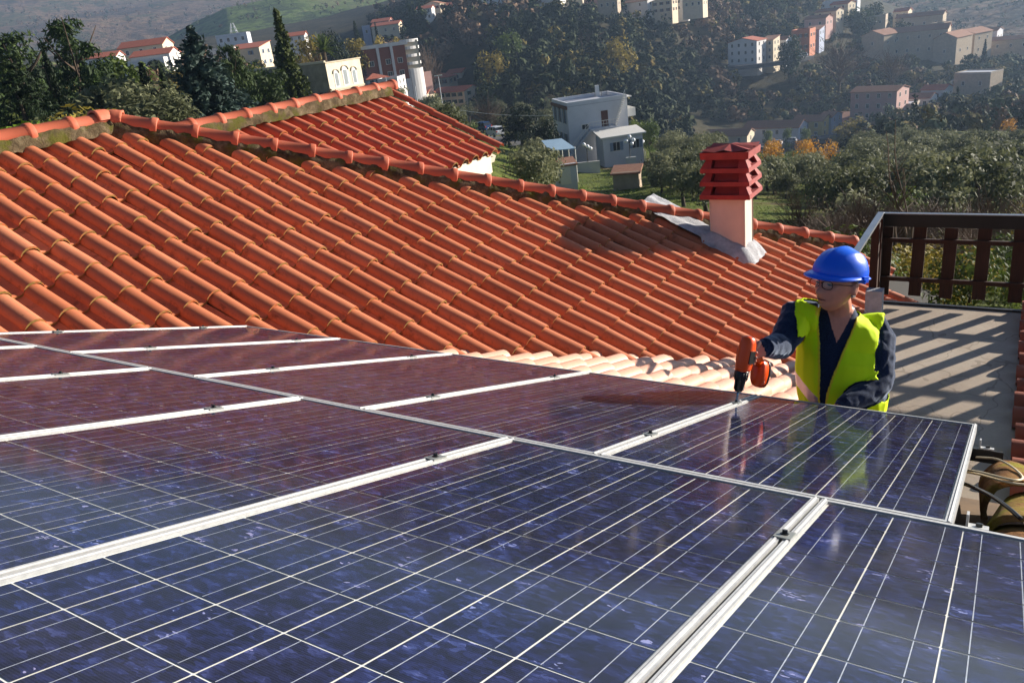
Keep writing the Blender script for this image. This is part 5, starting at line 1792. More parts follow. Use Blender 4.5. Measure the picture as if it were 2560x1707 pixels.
# annex in front with a slab roof
mb = MB(); mb.bbox((-0.9, -d_h / 2 - 4.6, -3), (4.6, -d_h / 2 - 1.15, 2.35)); part(mb, 'annex', M_GREYW, wh)
mb = MB(); mb.add([(-1.3, -d_h / 2 - 5.0, 2.36), (5.0, -d_h / 2 - 5.0, 2.36), (5.0, -d_h / 2 - 1.12, 2.9), (-1.3, -d_h / 2 - 1.12, 2.9), (-1.3, -d_h / 2 - 5.0, 2.52), (5.0, -d_h / 2 - 5.0, 2.52), (5.0, -d_h / 2 - 1.12, 3.06), (-1.3, -d_h / 2 - 1.12, 3.06)],
       [(3, 2, 1, 0), (4, 5, 6, 7), (0, 1, 5, 4), (1, 2, 6, 5), (2, 3, 7, 6), (3, 0, 4, 7)]); part(mb, 'annex_roof', M_TRIM, wh)
for x_ in (0.9, 3.6):
    m_ = Matrix.Translation(V3(x_, -d_h / 2 - 4.6, 1.1))
    wo = obj('window', window_mesh(0.9, 1.1, M_TRIM, 0), wh, m_, local=True)
    obj('pane', pane_mesh(0.9, 1.1, M_PANE), wo, local=True); obj('shutters', shut_mesh(0.9, 1.1, M_SHUT), wo, local=True)
mb = MB(); mb.bbox((w_h / 2 + 0.003, -3.2, 4.0), (w_h / 2 + 1.5, 2.0, 4.18)); mb.bbox((w_h / 2 + 1.42, -3.2, 4.18), (w_h / 2 + 1.5, 2.0, 5.1)); mb.bbox((w_h / 2 + 0.003, -3.2, 4.18), (w_h / 2 + 1.42, -3.12, 5.1)); mb.bbox((w_h / 2 + 0.003, -3.4, 6.6), (w_h / 2 + 1.0, 2.2, 6.75)); part(mb, 'balcony', M_TRIM, wh)
mb = MB(); mb.bbox((2.2, d_h / 2 - 0.9, h_h), (2.7, d_h / 2 - 0.4, h_h + 1.6)); part(mb, 'chimney', M_TRIM, wh)
mb = MB(); mb.tube([(3.1, d_h / 2 - 0.5, h_h), (3.1, d_h / 2 - 0.5, h_h + 4.2)], 0.03, 5)
for z_ in (2.6, 3.2, 3.8):
    mb.tube([(2.6, d_h / 2 - 0.5, h_h + z_), (3.6, d_h / 2 - 0.5, h_h + z_)], 0.02, 4)
part(mb, 'antenna', M_STEEL, wh)
mb = MB(); mb.bbox((-w_h / 2 - 0.2, -d_h / 2 - 0.15, h_h - 0.35), (-w_h / 2 + 0.02, d_h / 2 + 0.1, h_h + 0.1)); part(mb, 'cornice', M_SHUTB, wh)
# carport, globe lamps, garden walls beside it
def lamp(x, y, r, heads, label):
    p = at(x, y, r)
    g = ground(p.x, p.y)
    p = V3(p.x, p.y, p.z)
    o = thing('garden_lamp', V3(p.x, p.y, min(g, p.z - 2.2)), label, 'lamp', 'globe lamps by the white house')
    mb = MB(); mb.tube([V3(p.x, p.y, min(g, p.z - 2.2)), p], 0.05, 6)
    for hx, hz in heads:
        mb.tube([p, p + X_h * hx + Z * (hz - 0.15)], 0.03, 5)
    mb.build('post', M_IRON, o)
    for hx, hz in heads:
        mb = MB()
        c = p + X_h * hx + Z * hz
        mb.loft([[c + V3(math.cos(2 * math.pi * k / 12) * math.sin(t), math.sin(2 * math.pi * k / 12) * math.sin(t), math.cos(t)) * 0.24 for k in range(12)] for t in [0.05 + 3.04 * q / 8 for q in range(9)]])
        mb.build('globe', M_GLOBE, o, True)
M_GLOBE = plain('white_globe', lin(244, 244, 246), 0.2, var=0.02)
lamp(1467, 372, 100, ((-0.35, 0.55), (0.1, 0.25), (0.45, -0.05)), 'three-globe lamp post left of the annex of the white house')
lamp(1573, 356, 100, ((-0.4, 0.2), (0.05, 0.65), (0.55, 0.2), (0.3, -0.2)), 'four-globe lamp post right of the annex of the white house')
lamp(1607, 356, 112, ((0.0, 0.1),), 'single globe lamp right of the white house')
lamp(1225, 316, 150, ((0.0, 0.1),), 'single globe lamp behind the parked white car')
cp = at(1404, 420, 88)
car_p = thing('carport', cp, 'small carport with pale blue roof in front of the white house', 'carport')
cpx = lambda x, y, z: cp + X_h * x + Y_h * y + Z * z
mb = MB(); mb.add([cpx(-1.5, -1.6, 2.3), cpx(1.4, -1.6, 2.1), cpx(0.7, 1.6, 2.9), cpx(-1.6, 1.6, 3.0), cpx(-1.5, -1.6, 2.22), cpx(1.4, -1.6, 2.02), cpx(0.7, 1.6, 2.82), cpx(-1.6, 1.6, 2.92)],
       [(0, 1, 2, 3), (7, 6, 5, 4), (0, 4, 5, 1), (1, 5, 6, 2), (2, 6, 7, 3), (3, 7, 4, 0)])
mb.build('canopy', plain('pale_blue_sheet', lin(150, 176, 196), 0.5, var=0.1), car_p)
for x_, y_ in ((-1.3, -1.5), (1.3, -1.5), (0.6, 1.5), (-1.4, 1.5), (0.95, 0)):
    mb = MB(); mb.tube([cpx(x_, y_, -1.5), cpx(x_, y_, 2.3 + (y_ > 0) * 0.5)], 0.05, 6); mb.build('post', M_TRIM, car_p)
sp_ = at(1406, 456, 78)
building('garden_shed', 'low grey shed below the carport', sp_, yaw_cam(sp_, 8), 2.6, 2.4, 1.9, 'shed', M_GREYW, M_ROOFB, rise=0.25, ov=0.15, cat='shed', door=('f', 0.2, 1.0, 1.7, M_TRIM))
sp_ = at(1570, 470, 76)
building('garden_shed', 'small half-hidden shed with brown roof below the white house', sp_, yaw_cam(sp_, -8), 2.4, 2.2, 1.7, 'shed', M_BEIGE, M_ROOFB, rise=0.3, ov=0.2, cat='shed')
mb = MB()
for k in range(7):
    a1 = at(1590 + k * 4, 352 + k * 6, 112)
    mb.tube([a1 - Z * 1.4, a1 + Z * 0.5, a1 + Z * 0.8 - X_h * 1.4, a1 + Z * 0.8 - X_h * 2.2], 0.04, 5)
tag(mb.build('pergola', M_TRIM), 'white curved pergola hoops at the right of the white house', 'pergola')
for (x0_, y0_, x1_, y1_, r_, lb) in ((1440, 418, 1500, 414, 100, 'low white garden wall left in front of the white house'), (1565, 405, 1590, 402, 100, 'low white garden wall right in front of the white house')):
    p_, q_ = at(x0_, y0_, r_), at(x1_, y1_, r_)
    mb = MB(); vwall(mb, p_, q_, min(p_.z, q_.z) - 2, max(p_.z, q_.z) + 0.5, 0.25); tag(mb.build('garden_wall', M_WHITE), lb, 'wall')

# --- the old villa with three arched windows
VR = 96
v1 = at(812, 158, VR); v2 = ray(897, 138); v2 = v2 * (v1.z / v2.z)
v2 = v1 + (v2 - v1).normalized() * min((v2 - v1).length, 5.0)
Xv = (at(897, 150, VR + 4.2) - at(812, 168, VR)); Xv.z = 0; wv0 = Xv.length; Xv.normalize()
Yv = Z.cross(Xv)
wv = wv0
vb = at(835, 272, VR).z - 3.5
hv_ = v1.z - vb
dv = 17.0
cvv = V3(v1.x, v1.y, vb) + Xv * (wv / 2) + Yv * (dv / 2)
# the long dark flank runs back and to the left of the bright front
villa = thing('old_villa', (0, 0, 0), 'old weathered villa with three arched windows behind the tall fir', 'house')
FLD = (at(610, 190, VR + 9) - at(812, 158, VR)); FLD.z = 0; lf = FLD.length; FLD.normalize()
c4 = [v1, v1 + Xv * wv, v1 + Xv * wv + FLD * lf, v1 + FLD * lf]
mb = MB(); mb.add([V3(p.x, p.y, vb) for p in c4] + [V3(p.x, p.y, v1.z) for p in c4], [(0, 1, 5, 4), (1, 2, 6, 5), (2, 3, 7, 6), (3, 0, 4, 7), (4, 5, 6, 7)])
villa.matrix_basis = Matrix.Translation(V3(v1.x, v1.y, vb))
mb.build('wall', M_OLDW, villa)
mb = MB()
NF = FLD.cross(Z).normalized()
if NF.dot(-v1) < 0: NF = -NF
XO = Xv.cross(Z).normalized()
if XO.dot(-v1) < 0: XO = -XO
front = lambda s, z, o=0.0: v1 + Xv * (wv * s) + XO * o + Z * z
# bright render on the front, with arched windows
mb.add([front(0, 0.02, 0.03), front(1, 0.02, 0.03), front(1, -hv_, 0.03), front(0, -hv_, 0.03)], [(0, 3, 2, 1)])
mb.build('front_render', plain('chalky_white_render', lin(222, 208, 184), 0.9, var=0.16, scale=1.2), villa)
mb = MB(); mb.box(front(0.5, -2.95, 0.05), wv / 2 + 0.05, 0.08, 0.08, (Xv, XO, Z)); mb.box(front(0.5, 0.0, 0.03), wv / 2 + 0.1, 0.1, 0.06, (Xv, XO, Z)); mb.build('string_course', M_CREAM, villa)
for k, s_ in enumerate((0.24, 0.5, 0.76)):
    hw_ = 0.42 if k != 1 else 0.5
    zt_ = -1.25 if k != 1 else -1.05
    pr_ = []
    for q in range(13):
        an = math.pi * q / 12
        pr_.append((math.cos(an) * hw_, zt_ + math.sin(an) * hw_))
    poly = [(hw_, -2.75)] + pr_ + [(-hw_, -2.75)]
    mbw = MB(); mbw.add([front(s_, z, 0.06) + Xv * x for x, z in poly], [tuple(range(len(poly)))][::1]); wo = mbw.build('arched_window', plain('pale_shutter', lin(206, 206, 204), 0.6), villa)
    mbp = MB(); mbp.tube([front(s_, z, 0.09) + Xv * x * 1.12 for x, z in pr_], 0.07, 5); mbp.build('arch_moulding', M_SHUTB if False else M_CREAM, wo)
    mbp = MB(); mbp.add([front(s_, z, 0.075) + Xv * (x * 0.55) for x, z in ((hw_, -2.6), (hw_, zt_), (-hw_, zt_), (-hw_, -2.6))], [(0, 1, 2, 3)]); mbp.build('pane', plain('dusty_glass', lin(128, 136, 140), 0.3, var=0.2), wo)
for s_ in (0.22, 0.78):
    mbw = MB(); mbw.box(front(s_, -4.1, 0.045), 0.32, 0.03, 0.4, (Xv, XO, Z)); mbw.build('window', M_PANE, villa)
side = lambda t, z, o=0.0: v1 + FLD * t + NF * o + Z * z
for t_ in (lf * 0.72, lf * 0.9):
    mbw = MB(); mbw.box(side(t_, -2.6, 0.05), 0.4, 0.04, 0.75, (FLD, NF, Z)); mbw.build('shutter', M_SHUTB, villa)
mb = MB(); mb.box(side(lf * 0.5, -3.2, 0.05), lf * 0.5, 0.1, 0.1, (FLD, NF, Z)); mb.build('string_course', M_OLDW, villa)
mb = MB(); mb.box(side(lf * 0.5, 0.12, 0.0), lf * 0.5, 0.14, 0.12, (FLD, NF, Z)); mb.build('parapet', M_CREAM, villa)

# --- brick apartment house with the curved white end
ar = 235
ap_ = at(965, 205, ar)
ap_b = building('apartment_house', 'brick apartment house with white curved balconies behind the villa', ap_, yaw_cam(ap_, 12), 11.5, 9, 9.0, 'flat', M_BRICK, M_ROOFG,
                [('f', 2.0, (-4, 0.6, 3.9), 1.2, 1.2, None), ('f', 5.2, (-4, 0.6, 3.9), 1.2, 1.2, None)], rise=0.6)
mb = MB()
for x_ in (-1.9, 1.9):
    mb.bbox((x_ - 0.35, -4.9, -4), (x_ + 0.35, -4.503, 9.3))
mb.bbox((-6.2, -4.8, 9.0), (6.6, -4.503, 9.9)); mb.bbox((-6, -4.78, -5), (6.2, -4.503, 0.2))
part(mb, 'white_band', M_WHITE, ap_b)
mb = MB(); mb.loft([[(6.2 + 4.2 * math.sin(an), -2.2 - 3.4 * math.cos(an) * 0.8, z) for an in [math.pi * k / 14 for k in range(15)]] + [(5.76, 1.0, z), (5.76, -4.5, z)] for z in (-6, 2.6)]); part(mb, 'curved_base', M_WHITE, ap_b)
for z_ in (3.6, 5.6, 7.6, 9.4):
    mb = MB(); mb.loft([[(6.2 + 4.0 * math.sin(an), -2.2 - 3.4 * math.cos(an) * 0.8, z) for an in [math.pi * k / 14 for k in range(15)]] + [(5.76, 1.0, z), (5.76, -4.5, z)] for z in (z_, z_ + 0.75)]); part(mb, 'balcony', M_WHITE, ap_b)
mb = MB(); mb.bbox((5.76, -4.2, 2.6), (9.5, -0.4, 9.9)); part(mb, 'stair_core', M_CREAM, ap_b)
pw_ = at(1052, 205, 240)
mb = MB(); vwall(mb, pw_ - V3(4, 0, 0), pw_ + V3(3, 4, 0), pw_.z - 4, pw_.z + 2.4, 0.4); tag(mb.build('retaining_wall', M_PINK), 'pink retaining wall right of the curved balconies', 'wall')

F = far
G_T = 'houses of the hill town along the top'
# left: red-roofed white houses and the tall blocks
F('white house with red roof half hidden by the big pine', 268, 168, 268, 62, 20, 18, 8, 'gable', M_WHITE, M_ROOFR, 3, 1, rise=1.3)
F('white house with the highest red roof left of the blue spruce', 372, 142, 285, 88, 22, 22, 9, 'gable', M_CREAM, M_ROOFR, 3, 1, rise=1.8)
F('white house with dormer and red roof just left of the blue spruce', 396, 166, 262, 78, 24, 20, 9, 'gable', M_WHITE, M_ROOFR, 3, 1, rise=1.5)
F('long white terrace wall building below the red roofs', 340, 178, 250, 130, 17, 12, 6, 'flat', M_WHITE, M_ROOFG, 5, 1, rise=0.5)
F('grey roof-terrace block with scaffold tower left of the fir', 592, 128, 350, 66, 32, 10, 9, 'flat', M_GREYW, M_ROOFG, 4, 2, rise=0.7)
tw_ = at(588, 96, 350)
mb = MB()
for sx in (-1, 1):
    for sy in (-1, 1):
        mb.tube([tw_ + V3(sx * 1.6, sy * 1.6, 0), tw_ + V3(sx * 0.4, sy * 0.4, 5.5)], 0.09, 4)
for z_ in (1.2, 2.6, 4.0):
    k_ = 1.6 - 1.2 * z_ / 5.5
    mb.tube([tw_ + V3(-k_, -k_, z_), tw_ + V3(k_, -k_, z_), tw_ + V3(k_, k_, z_), tw_ + V3(-k_, k_, z_), tw_ + V3(-k_, -k_, z_)], 0.06, 4)
tag(mb.build('lattice_mast', M_GREYW), 'grey lattice mast on the roof-terrace block', 'mast')
F('beige gable-ended house left of the fir trunk', 632, 172, 300, 72, 44, 24, 10, 'shed', M_CREAM, M_ROOFR, 2, 2, rise=1.6, sh=M_SHUT)
F('white balcony block behind the blue spruce', 566, 172, 300, 58, 40, 8, 9, 'flat', M_WHITE, M_ROOFG, 4, 3, rise=0.6)
F('white house left of the palm tree', 748, 120, 330, 40, 26, 10, 8, 'gable', M_WHITE, M_ROOFR, 2, 2)
# between villa and ravine
F('small white house with red hip roof below the apartment house', 938, 215, 200, 50, 18, -14, 7, 'hip', M_WHITE, M_ROOFR, 3, 1, rise=1.0)
F('white flat house with roof rail beside the lamp pole', 984, 230, 196, 46, 30, 16, 7, 'flat', M_WHITE, M_ROOFG, 3, 2, rise=0.4)
F('cream house with pink hip roof at the ravine edge', 1112, 236, 320, 48, 40, 22, 9, 'hip', M_CREAM, M_ROOFR, 3, 2, rise=1.4, sh=M_SHUTB)
F('cream house with narrow red roof behind the pink-roofed one', 1150, 222, 335, 36, 38, 22, 9, 'gable', M_CREAM, M_ROOFR, 2, 2)
F('brown stone block at the right end of the ravine houses', 1196, 238, 335, 52, 38, 26, 8, 'flat', M_BEIGE, M_ROOFG, 3, 2, rise=0.5, sh=M_SHUTB)
F('long balcony apartment block with green shutters', 1150, 292, 262, 76, 62, 38, 9, 'gable', M_CREAM, M_ROOFR, 5, 4, sh=M_SHUTG, rise=1.2, name='apartment_house')
F('low house with red roof beside the thin lamp poles', 1046, 262, 245, 62, 22, 20, 8, 'gable', M_CREAM, M_ROOFR, 4, 1, rise=1.4)
F('dark red hip roof just above the rear roof ridge', 1008, 276, 215, 46, 16, 12, 8, 'hip', M_WHITE, M_ROOFR, 3, 1, rise=1.6)
# hill town along the top of the picture
F('white house with red roofs left of the two dark cypresses', 972, 88, 395, 62, 22, 14, 9, 'gable', M_CREAM, M_ROOFR, 3, 1, group=G_T)
F('pale blue house among trees left of the town', 918, 88, 420, 18, 14, 0, 7, 'flat', M_BLUEW, M_ROOFG, 1, 1, group=G_T)
F('lower red-roofed house left of the two dark cypresses', 958, 70, 410, 40, 14, 14, 8, 'gable', M_PINK, M_ROOFR, 2, 1, group=G_T)
tx = [(1068, 46, 34, 24, 'white gabled house right of the two dark cypresses', M_WHITE), (1092, 44, 36, 32, 'cream gabled house third from the dark cypresses', M_CREAM), (1128, 44, 46, 30, 'terracotta gabled town house above the brown wood', M_BEIGE),
      (1160, 40, 40, 26, 'pink town house with white side wing', M_PINK), (1200, 42, 44, 24, 'small pink house standing below the town row', M_PINK), (1198, 18, 40, 28, 'white upper town house left of centre top', M_WHITE), (1240, 24, 46, 34, 'grey upper town house at the centre top', M_GREYW),
      (1290, 26, 50, 36, 'cream upper town house at the centre top', M_CREAM), (1335, 28, 40, 40, 'beige tower-like town house at the centre top', M_BEIGE), (1380, 26, 54, 38, 'bright white town house at the centre top', M_WHITE), (1432, 26, 52, 36, 'cream town house with brown roof near the top centre', M_CREAM),
      (1478, 24, 50, 38, 'grey-pink town house near the top centre', M_PINK), (1524, 18, 44, 34, 'beige town house left of the tall white house', M_BEIGE), (1662, 30, 46, 28, 'low cream house right of the tall white house', M_CREAM), (1700, 24, 40, 26, 'white house in the trees right of the tall white house', M_WHITE), (1738, 14, 44, 26, 'last cream town house at the right of the top row', M_CREAM)]
for k, (x_, y_, w_, h_, lb, m_) in enumerate(tx):
    F(lb, x_, y_ + 4, 405 + (k % 3) * 12, w_, h_, (12, 20, 6, 16)[k % 4], 8, ('gable', 'gable_y', 'hip', 'gable')[k % 4], m_, (M_ROOFR, M_ROOFB)[k % 2], 3, 2, group=G_T, sh=(None, M_SHUTB, None)[k % 3])
F('tall white two-sided house alone on the wooded slope', 1598, 56, 420, 64, 44, 34, 9, 'gable', M_WHITE, M_ROOFB, 2, 3, rise=1.0, group=G_T)
# hamlet on the right
F('three-storey white house with red roof at the bend of the upper road', 1868, 158, 372, 62, 48, 26, 9, 'gable_y', M_WHITE, M_ROOFR, 4, 3, rise=1.5)
F('narrow white house right of the three-storey one', 1926, 150, 378, 26, 44, 20, 8, 'shed', M_CREAM, M_ROOFB, 2, 3)
F('grey house in shade behind the road tree', 1952, 146, 390, 34, 40, 18, 8, 'gable', M_GREYW, M_ROOFB, 2, 2)
F('terracotta arcaded house on the upper road', 2008, 130, 400, 38, 46, 16, 9, 'flat', M_ORNG, M_ROOFR, 3, 2, rise=0.4, sh=M_SHUTB)
F('pale blue-grey house right of the terracotta house', 2036, 112, 410, 30, 32, 16, 8, 'shed', M_BLUEW, M_ROOFB, 2, 2)
F('brown-roofed house on the upper road bend', 2046, 72, 440, 44, 22, 24, 8, 'gable', M_PINK, M_ROOFB, 2, 1)
F('white-sided house in the row below the dark pines', 2072, 60, 455, 44, 26, 26, 8, 'gable', M_CREAM, M_ROOFB, 2, 2)
F('orange-sided house at the end of the row below the dark pines', 2106, 42, 465, 36, 26, 26, 8, 'gable', M_CREAM, M_ROOFR, 2, 2)
F('long pale industrial building above the row of houses', 2090, 22, 520, 90, 16, 10, 10, 'flat', M_GREYW, M_ROOFG, 6, 1, rise=0.4)
F('long beige convent building with few windows', 2272, 140, 430, 146, 50, 8, 12, 'gable', M_BEIGE, M_ROOFB, 7, 2, rise=2.0, side=0, name='convent', cat='building')
F('left wing of the convent with bright gable', 2200, 128, 425, 44, 34, 34, 12, 'gable_y', M_BEIGE, M_ROOFB, 1, 1, rise=2.2)
F('convent tower with sunlit edge', 2346, 132, 432, 26, 58, 30, 6, 'flat', M_BEIGE, M_ROOFB, 1, 2, rise=0.4, side=1, name='tower', cat='tower')
F('gabled chapel front right of the convent tower', 2378, 160, 425, 42, 54, 26, 14, 'gable_y', M_BEIGE, M_ROOFB, 1, 1, rise=2.4, name='chapel', cat='chapel')
F('second gabled front right of the chapel', 2424, 138, 445, 44, 44, 30, 14, 'gable_y', M_BEIGE, M_ROOFB, 1, 2, rise=2.0)
F('stone house behind the convent roof', 2300, 78, 480, 88, 30, 10, 10, 'gable', M_BEIGE, M_ROOFB, 4, 1, rise=1.6)
F('small red-topped house behind the convent', 2256, 48, 500, 28, 16, 14, 8, 'gable', M_CREAM, M_ROOFR, 2, 1)
F('stone ruin left of the convent wing', 2190, 72, 470, 40, 26, 8, 8, 'flat', M_BEIGE, M_ROOFG, 2, 1, rise=0.3)
F('pale house at the far right of the convent', 2472, 110, 470, 36, 26, 16, 9, 'gable', M_GREYW, M_ROOFB, 2, 1)
F('brown-roofed farm at the right edge', 2530, 128, 460, 72, 24, 10, 9, 'gable', M_BEIGE, M_ROOFB, 3, 1)
F('pink three-storey house with brown roof on the lower road', 2196, 296, 300, 92, 62, 22, 10, 'gable', M_PINK, M_ROOFB, 4, 3, rise=1.2, name='house')
F('low grey-roofed sheds right of the pink house', 2252, 284, 305, 60, 22, 14, 8, 'flat', M_BEIGE, M_ROOFG, 3, 1, rise=0.3)
F('white house with brown tin roof beside the sheds', 2300, 268, 315, 50, 22, 16, 8, 'gable', M_WHITE, M_ROOFB, 3, 1)
F('white house with red roof below the parked cars', 2340, 252, 325, 44, 26, 20, 8, 'gable', M_WHITE, M_ROOFR, 2, 1)
F('windowless grey concrete block by the road', 2442, 232, 330, 66, 42, 28, 8, 'flat', M_BEIGE, M_ROOFG, 2, 1, rise=0.3, side=0)
F('low house with tan roof at the left end of the lower row', 1824, 358, 275, 96, 22, 18, 8, 'gable', M_CREAM, M_ROOFB, 3, 1, rise=1.6, side=1)
F('white house with wide tan roof in the lower row', 1938, 358, 285, 120, 40, 20, 9, 'gable', M_GREYW, M_ROOFB, 4, 2, rise=1.8, side=2)
F('yellow two-storey house in the lower row', 2030, 340, 292, 64, 38, 22, 9, 'gable', M_YELW, M_ROOFB, 3, 2, rise=1.4, sh=None)
F('narrow blue-white house joined to the yellow house', 2076, 326, 296, 26, 34, 22, 9, 'gable', M_BLUEW, M_ROOFB, 1, 2, rise=1.2)
F('low dark sheds right of the blue-white house', 2112, 318, 305, 48, 24, 14, 7, 'shed', M_PINK, M_ROOFB, 2, 1, rise=1.0)
# ------------------------------------------------------------------ roads
M_ASPH = plain('asphalt', (0.075, 0.075, 0.08, 1), 0.9, var=0.15, scale=1)
def road(name, pts, width):
    P = [at(*p) for p in pts]
    sm = []
    for i in range(len(P) - 1):
        for q in range(6):
            sm.append(P[i].lerp(P[i + 1], q / 6))
    sm.append(P[-1])
    vs = []
    for i, p in enumerate(sm):
        t = sm[min(i + 1, len(sm) - 1)] - sm[max(i - 1, 0)]; t.z = 0
        s = t.cross(Z).normalized() * (width / 2)
        for q in (p - s, p + s):
            vs.append(V3(q.x, q.y, max(p.z, ground(q.x, q.y) + 0.1)))
    mb = MB()
    n = len(sm)
    mb.add(vs + [v - Z * 1.5 for v in vs], [(2 * i, 2 * i + 1, 2 * i + 3, 2 * i + 2) for i in range(n - 1)] + [(2 * n + 2 * i, 2 * n + 2 * i + 2, 2 * i + 2, 2 * i) for i in range(n - 1)] + [(2 * i + 1, 2 * i + 3, 2 * n + 2 * i + 3, 2 * n + 2 * i + 1)[::-1] for i in range(n - 1)])
    return struct(mb.build(name, M_ASPH))
road('road', [(1800, 366, 262), (1900, 366, 268), (2000, 354, 275), (2090, 336, 285)], 5)
road('road', [(2180, 300, 290), (2290, 276, 300), (2350, 255, 312), (2385, 225, 340), (2400, 200, 365), (2430, 165, 400)], 6)
road('road', [(1820, 166, 360), (1900, 160, 362), (1960, 152, 372), (2020, 140, 384)], 6)
road('yard', [(1170, 348, 140), (1260, 350, 140), (1340, 362, 130)], 9)

# ------------------------------------------------------------------ cars
def car_meshes(paint):
    mb = MB()
    secs = [(-2.15, 0.72, 0.45, 0.95), (-2.0, 0.84, 0.38, 1.12), (-1.2, 0.88, 0.34, 1.16), (0.7, 0.88, 0.34, 1.12), (1.6, 0.84, 0.36, 1.02), (2.1, 0.74, 0.42, 0.88)]
    mb.loft([[(x, -w, zb), (x, w, zb), (x, w * 1.0, (zb + zt) / 2), (x, w * 0.94, zt), (x, -w * 0.94, zt), (x, -w * 1.0, (zb + zt) / 2)] for x, w, zb, zt in secs])
    body = mb.mesh('body', paint)
    mb = MB()
    mb.loft([[(x0, -w, z), (x1, -w, z), (x1, w, z), (x0, w, z)] for x0, x1, w, z in ((-1.95, 1.0, 0.82, 1.10), (-1.75, 0.35, 0.68, 1.62))])
    glass = mb.mesh('windows', M_PANE)
    mb = MB(); mb.loft([[(x0, -w, z), (x1, -w, z), (x1, w, z), (x0, w, z)] for x0, x1, w, z in ((-1.78, 0.38, 0.69, 1.615), (-1.6, 0.2, 0.6, 1.70))])
    for x_ in (-1.05, -0.1):
        for s_ in (-1, 1):
            mb.box((x_, s_ * 0.76, 1.36), 0.05, 0.085, 0.27)
    roof = mb.mesh('roof', paint)
    mb = MB(); mb.tube([(0, -0.11, 0), (0, 0.11, 0)], 0.34, 14)
    wheel = mb.mesh('wheel', M_TBLACK)
    mb = MB(); mb.tube([(0, -0.125, 0), (0, 0.125, 0)], 0.2, 10)
    rim = mb.mesh('rim', M_ALU)
    mb = MB(); mb.bbox((-2.17, -0.8, 0.85), (-2.05, -0.56, 1.08)); tl_ = mb.mesh('tail_light', plain('tail_light_red', lin(150, 20, 18), 0.3))
    mb = MB(); mb.bbox((-2.2, -0.26, 0.6), (-2.1, 0.26, 0.74)); pl_ = mb.mesh('number_plate', M_TRIM)
    return body, glass, roof, wheel, rim, tl_, pl_
PAINT = {k: plain('car_paint_' + k, c, 0.25, 0.1, var=0.02) for k, c in dict(white=lin(226, 228, 232), blue=lin(30, 62, 104), silver=lin(170, 174, 180), dark=lin(46, 48, 54), red=lin(150, 30, 26)).items()}
CARM = {k: car_meshes(v) for k, v in PAINT.items()}
def car(kind, loc, yaw, label, group=None, s=1.0):
    o = thing('parked_car', (0, 0, 0), label, 'car', group)
    o.matrix_basis = Matrix.Translation(Vector(loc)) @ Matrix.Rotation(yaw, 4, 'Z') @ Matrix.Scale(s, 4)
    bo_, gl_, ro_, wh_, ri_, tl_, pl_ = CARM[kind]
    obj('body', bo_, o, local=True); obj('windows', gl_, o, local=True); obj('roof', ro_, o, local=True); obj('number_plate', pl_, o, local=True)
    for x_ in (-1.32, 1.35):
        for y_ in (-0.8, 0.8):
            w_ = obj('wheel', wh_, o, Matrix.Translation(V3(x_, y_, 0.34)), local=True)
            obj('rim', ri_, w_, local=True)
    obj('tail_light', tl_, o, local=True); obj('tail_light', tl_, o, Matrix.Translation(V3(0, 1.36, 0)), local=True)
def car_at(kind, x, y, r, turn, label, group=None):
    p = at(x, y, r)
    car(kind, p, math.atan2(p.y, p.x) + R(turn), label, group)
car_at('white', 1237, 341, 139, 28, 'white off-road car parked in the yard near the white house')
car_at('blue', 1203, 330, 142, 40, 'dark blue car parked behind the white one')
G_C = 'cars parked along the far roads'
for kind, x_, y_, r_, tn, lb in (('white', 1938, 364, 263, 70, 'white car parked before the white house of the lower row'), ('silver', 1974, 358, 266, 70, 'silver car parked at the corner of the lower row'), ('dark', 2030, 352, 272, 70, 'dark car below the yellow house'),
                                 ('white', 1992, 146, 372, 80, 'white car on the upper road by the terracotta house'), ('silver', 2006, 143, 374, 80, 'silver car behind the white one on the upper road'),
                                 ('white', 2366, 226, 336, 10, 'white car at the foot of the road up to the chapel'), ('silver', 2388, 218, 345, 10, 'lowest of the silver cars parked on the road up to the chapel'), ('silver', 2392, 210, 352, 10, 'middle silver car parked on the road up to the chapel'), ('white', 2398, 200, 362, 10, 'uppermost car parked on the road up to the chapel')):
    car_at(kind, x_, y_, r_, tn, lb, G_C)

# ------------------------------------------------------------------ poles and a wire
def pole(x, y0, y1, r, label, head=True):
    b = at(x, y0, r); g = ground(b.x, b.y)
    t = at(x, y1, r); h = t.z - g
    o = thing('lamp_pole', V3(b.x, b.y, g), label, 'pole')
    mb = MB(); mb.tube([V3(b.x, b.y, g - 0.5), V3(b.x, b.y, g + h)], [0.13, 0.07], 7); mb.build('post', M_GREYW, o)
    if head:
        mb = MB()
        for s_ in (-1, 1):
            mb.box(V3(b.x + 0.5 * s_, b.y, g + h), 0.4, 0.15, 0.1)
        mb.build('lamp_head', M_TRIM, o)
pole(1106, 262, 188, 190, 'taller double-headed lamp pole near the ravine houses')
pole(1048, 285, 214, 150, 'thin grey pole right of the curved balconies', False)
pole(972, 240, 192, 185, 'short pole before the white flat house', False)
wb = MB(); wa, wz = at(1100, 268, 140), at(1420, 288, 118)
wb.tube([wa.lerp(wz, k / 10) - Z * (0.6 * math.sin(math.pi * k / 10)) for k in range(11)], 0.035, 4)
tag(wb.build('overhead_wire', M_GREYW), 'thin overhead wire in front of the dark round tree', 'wire')

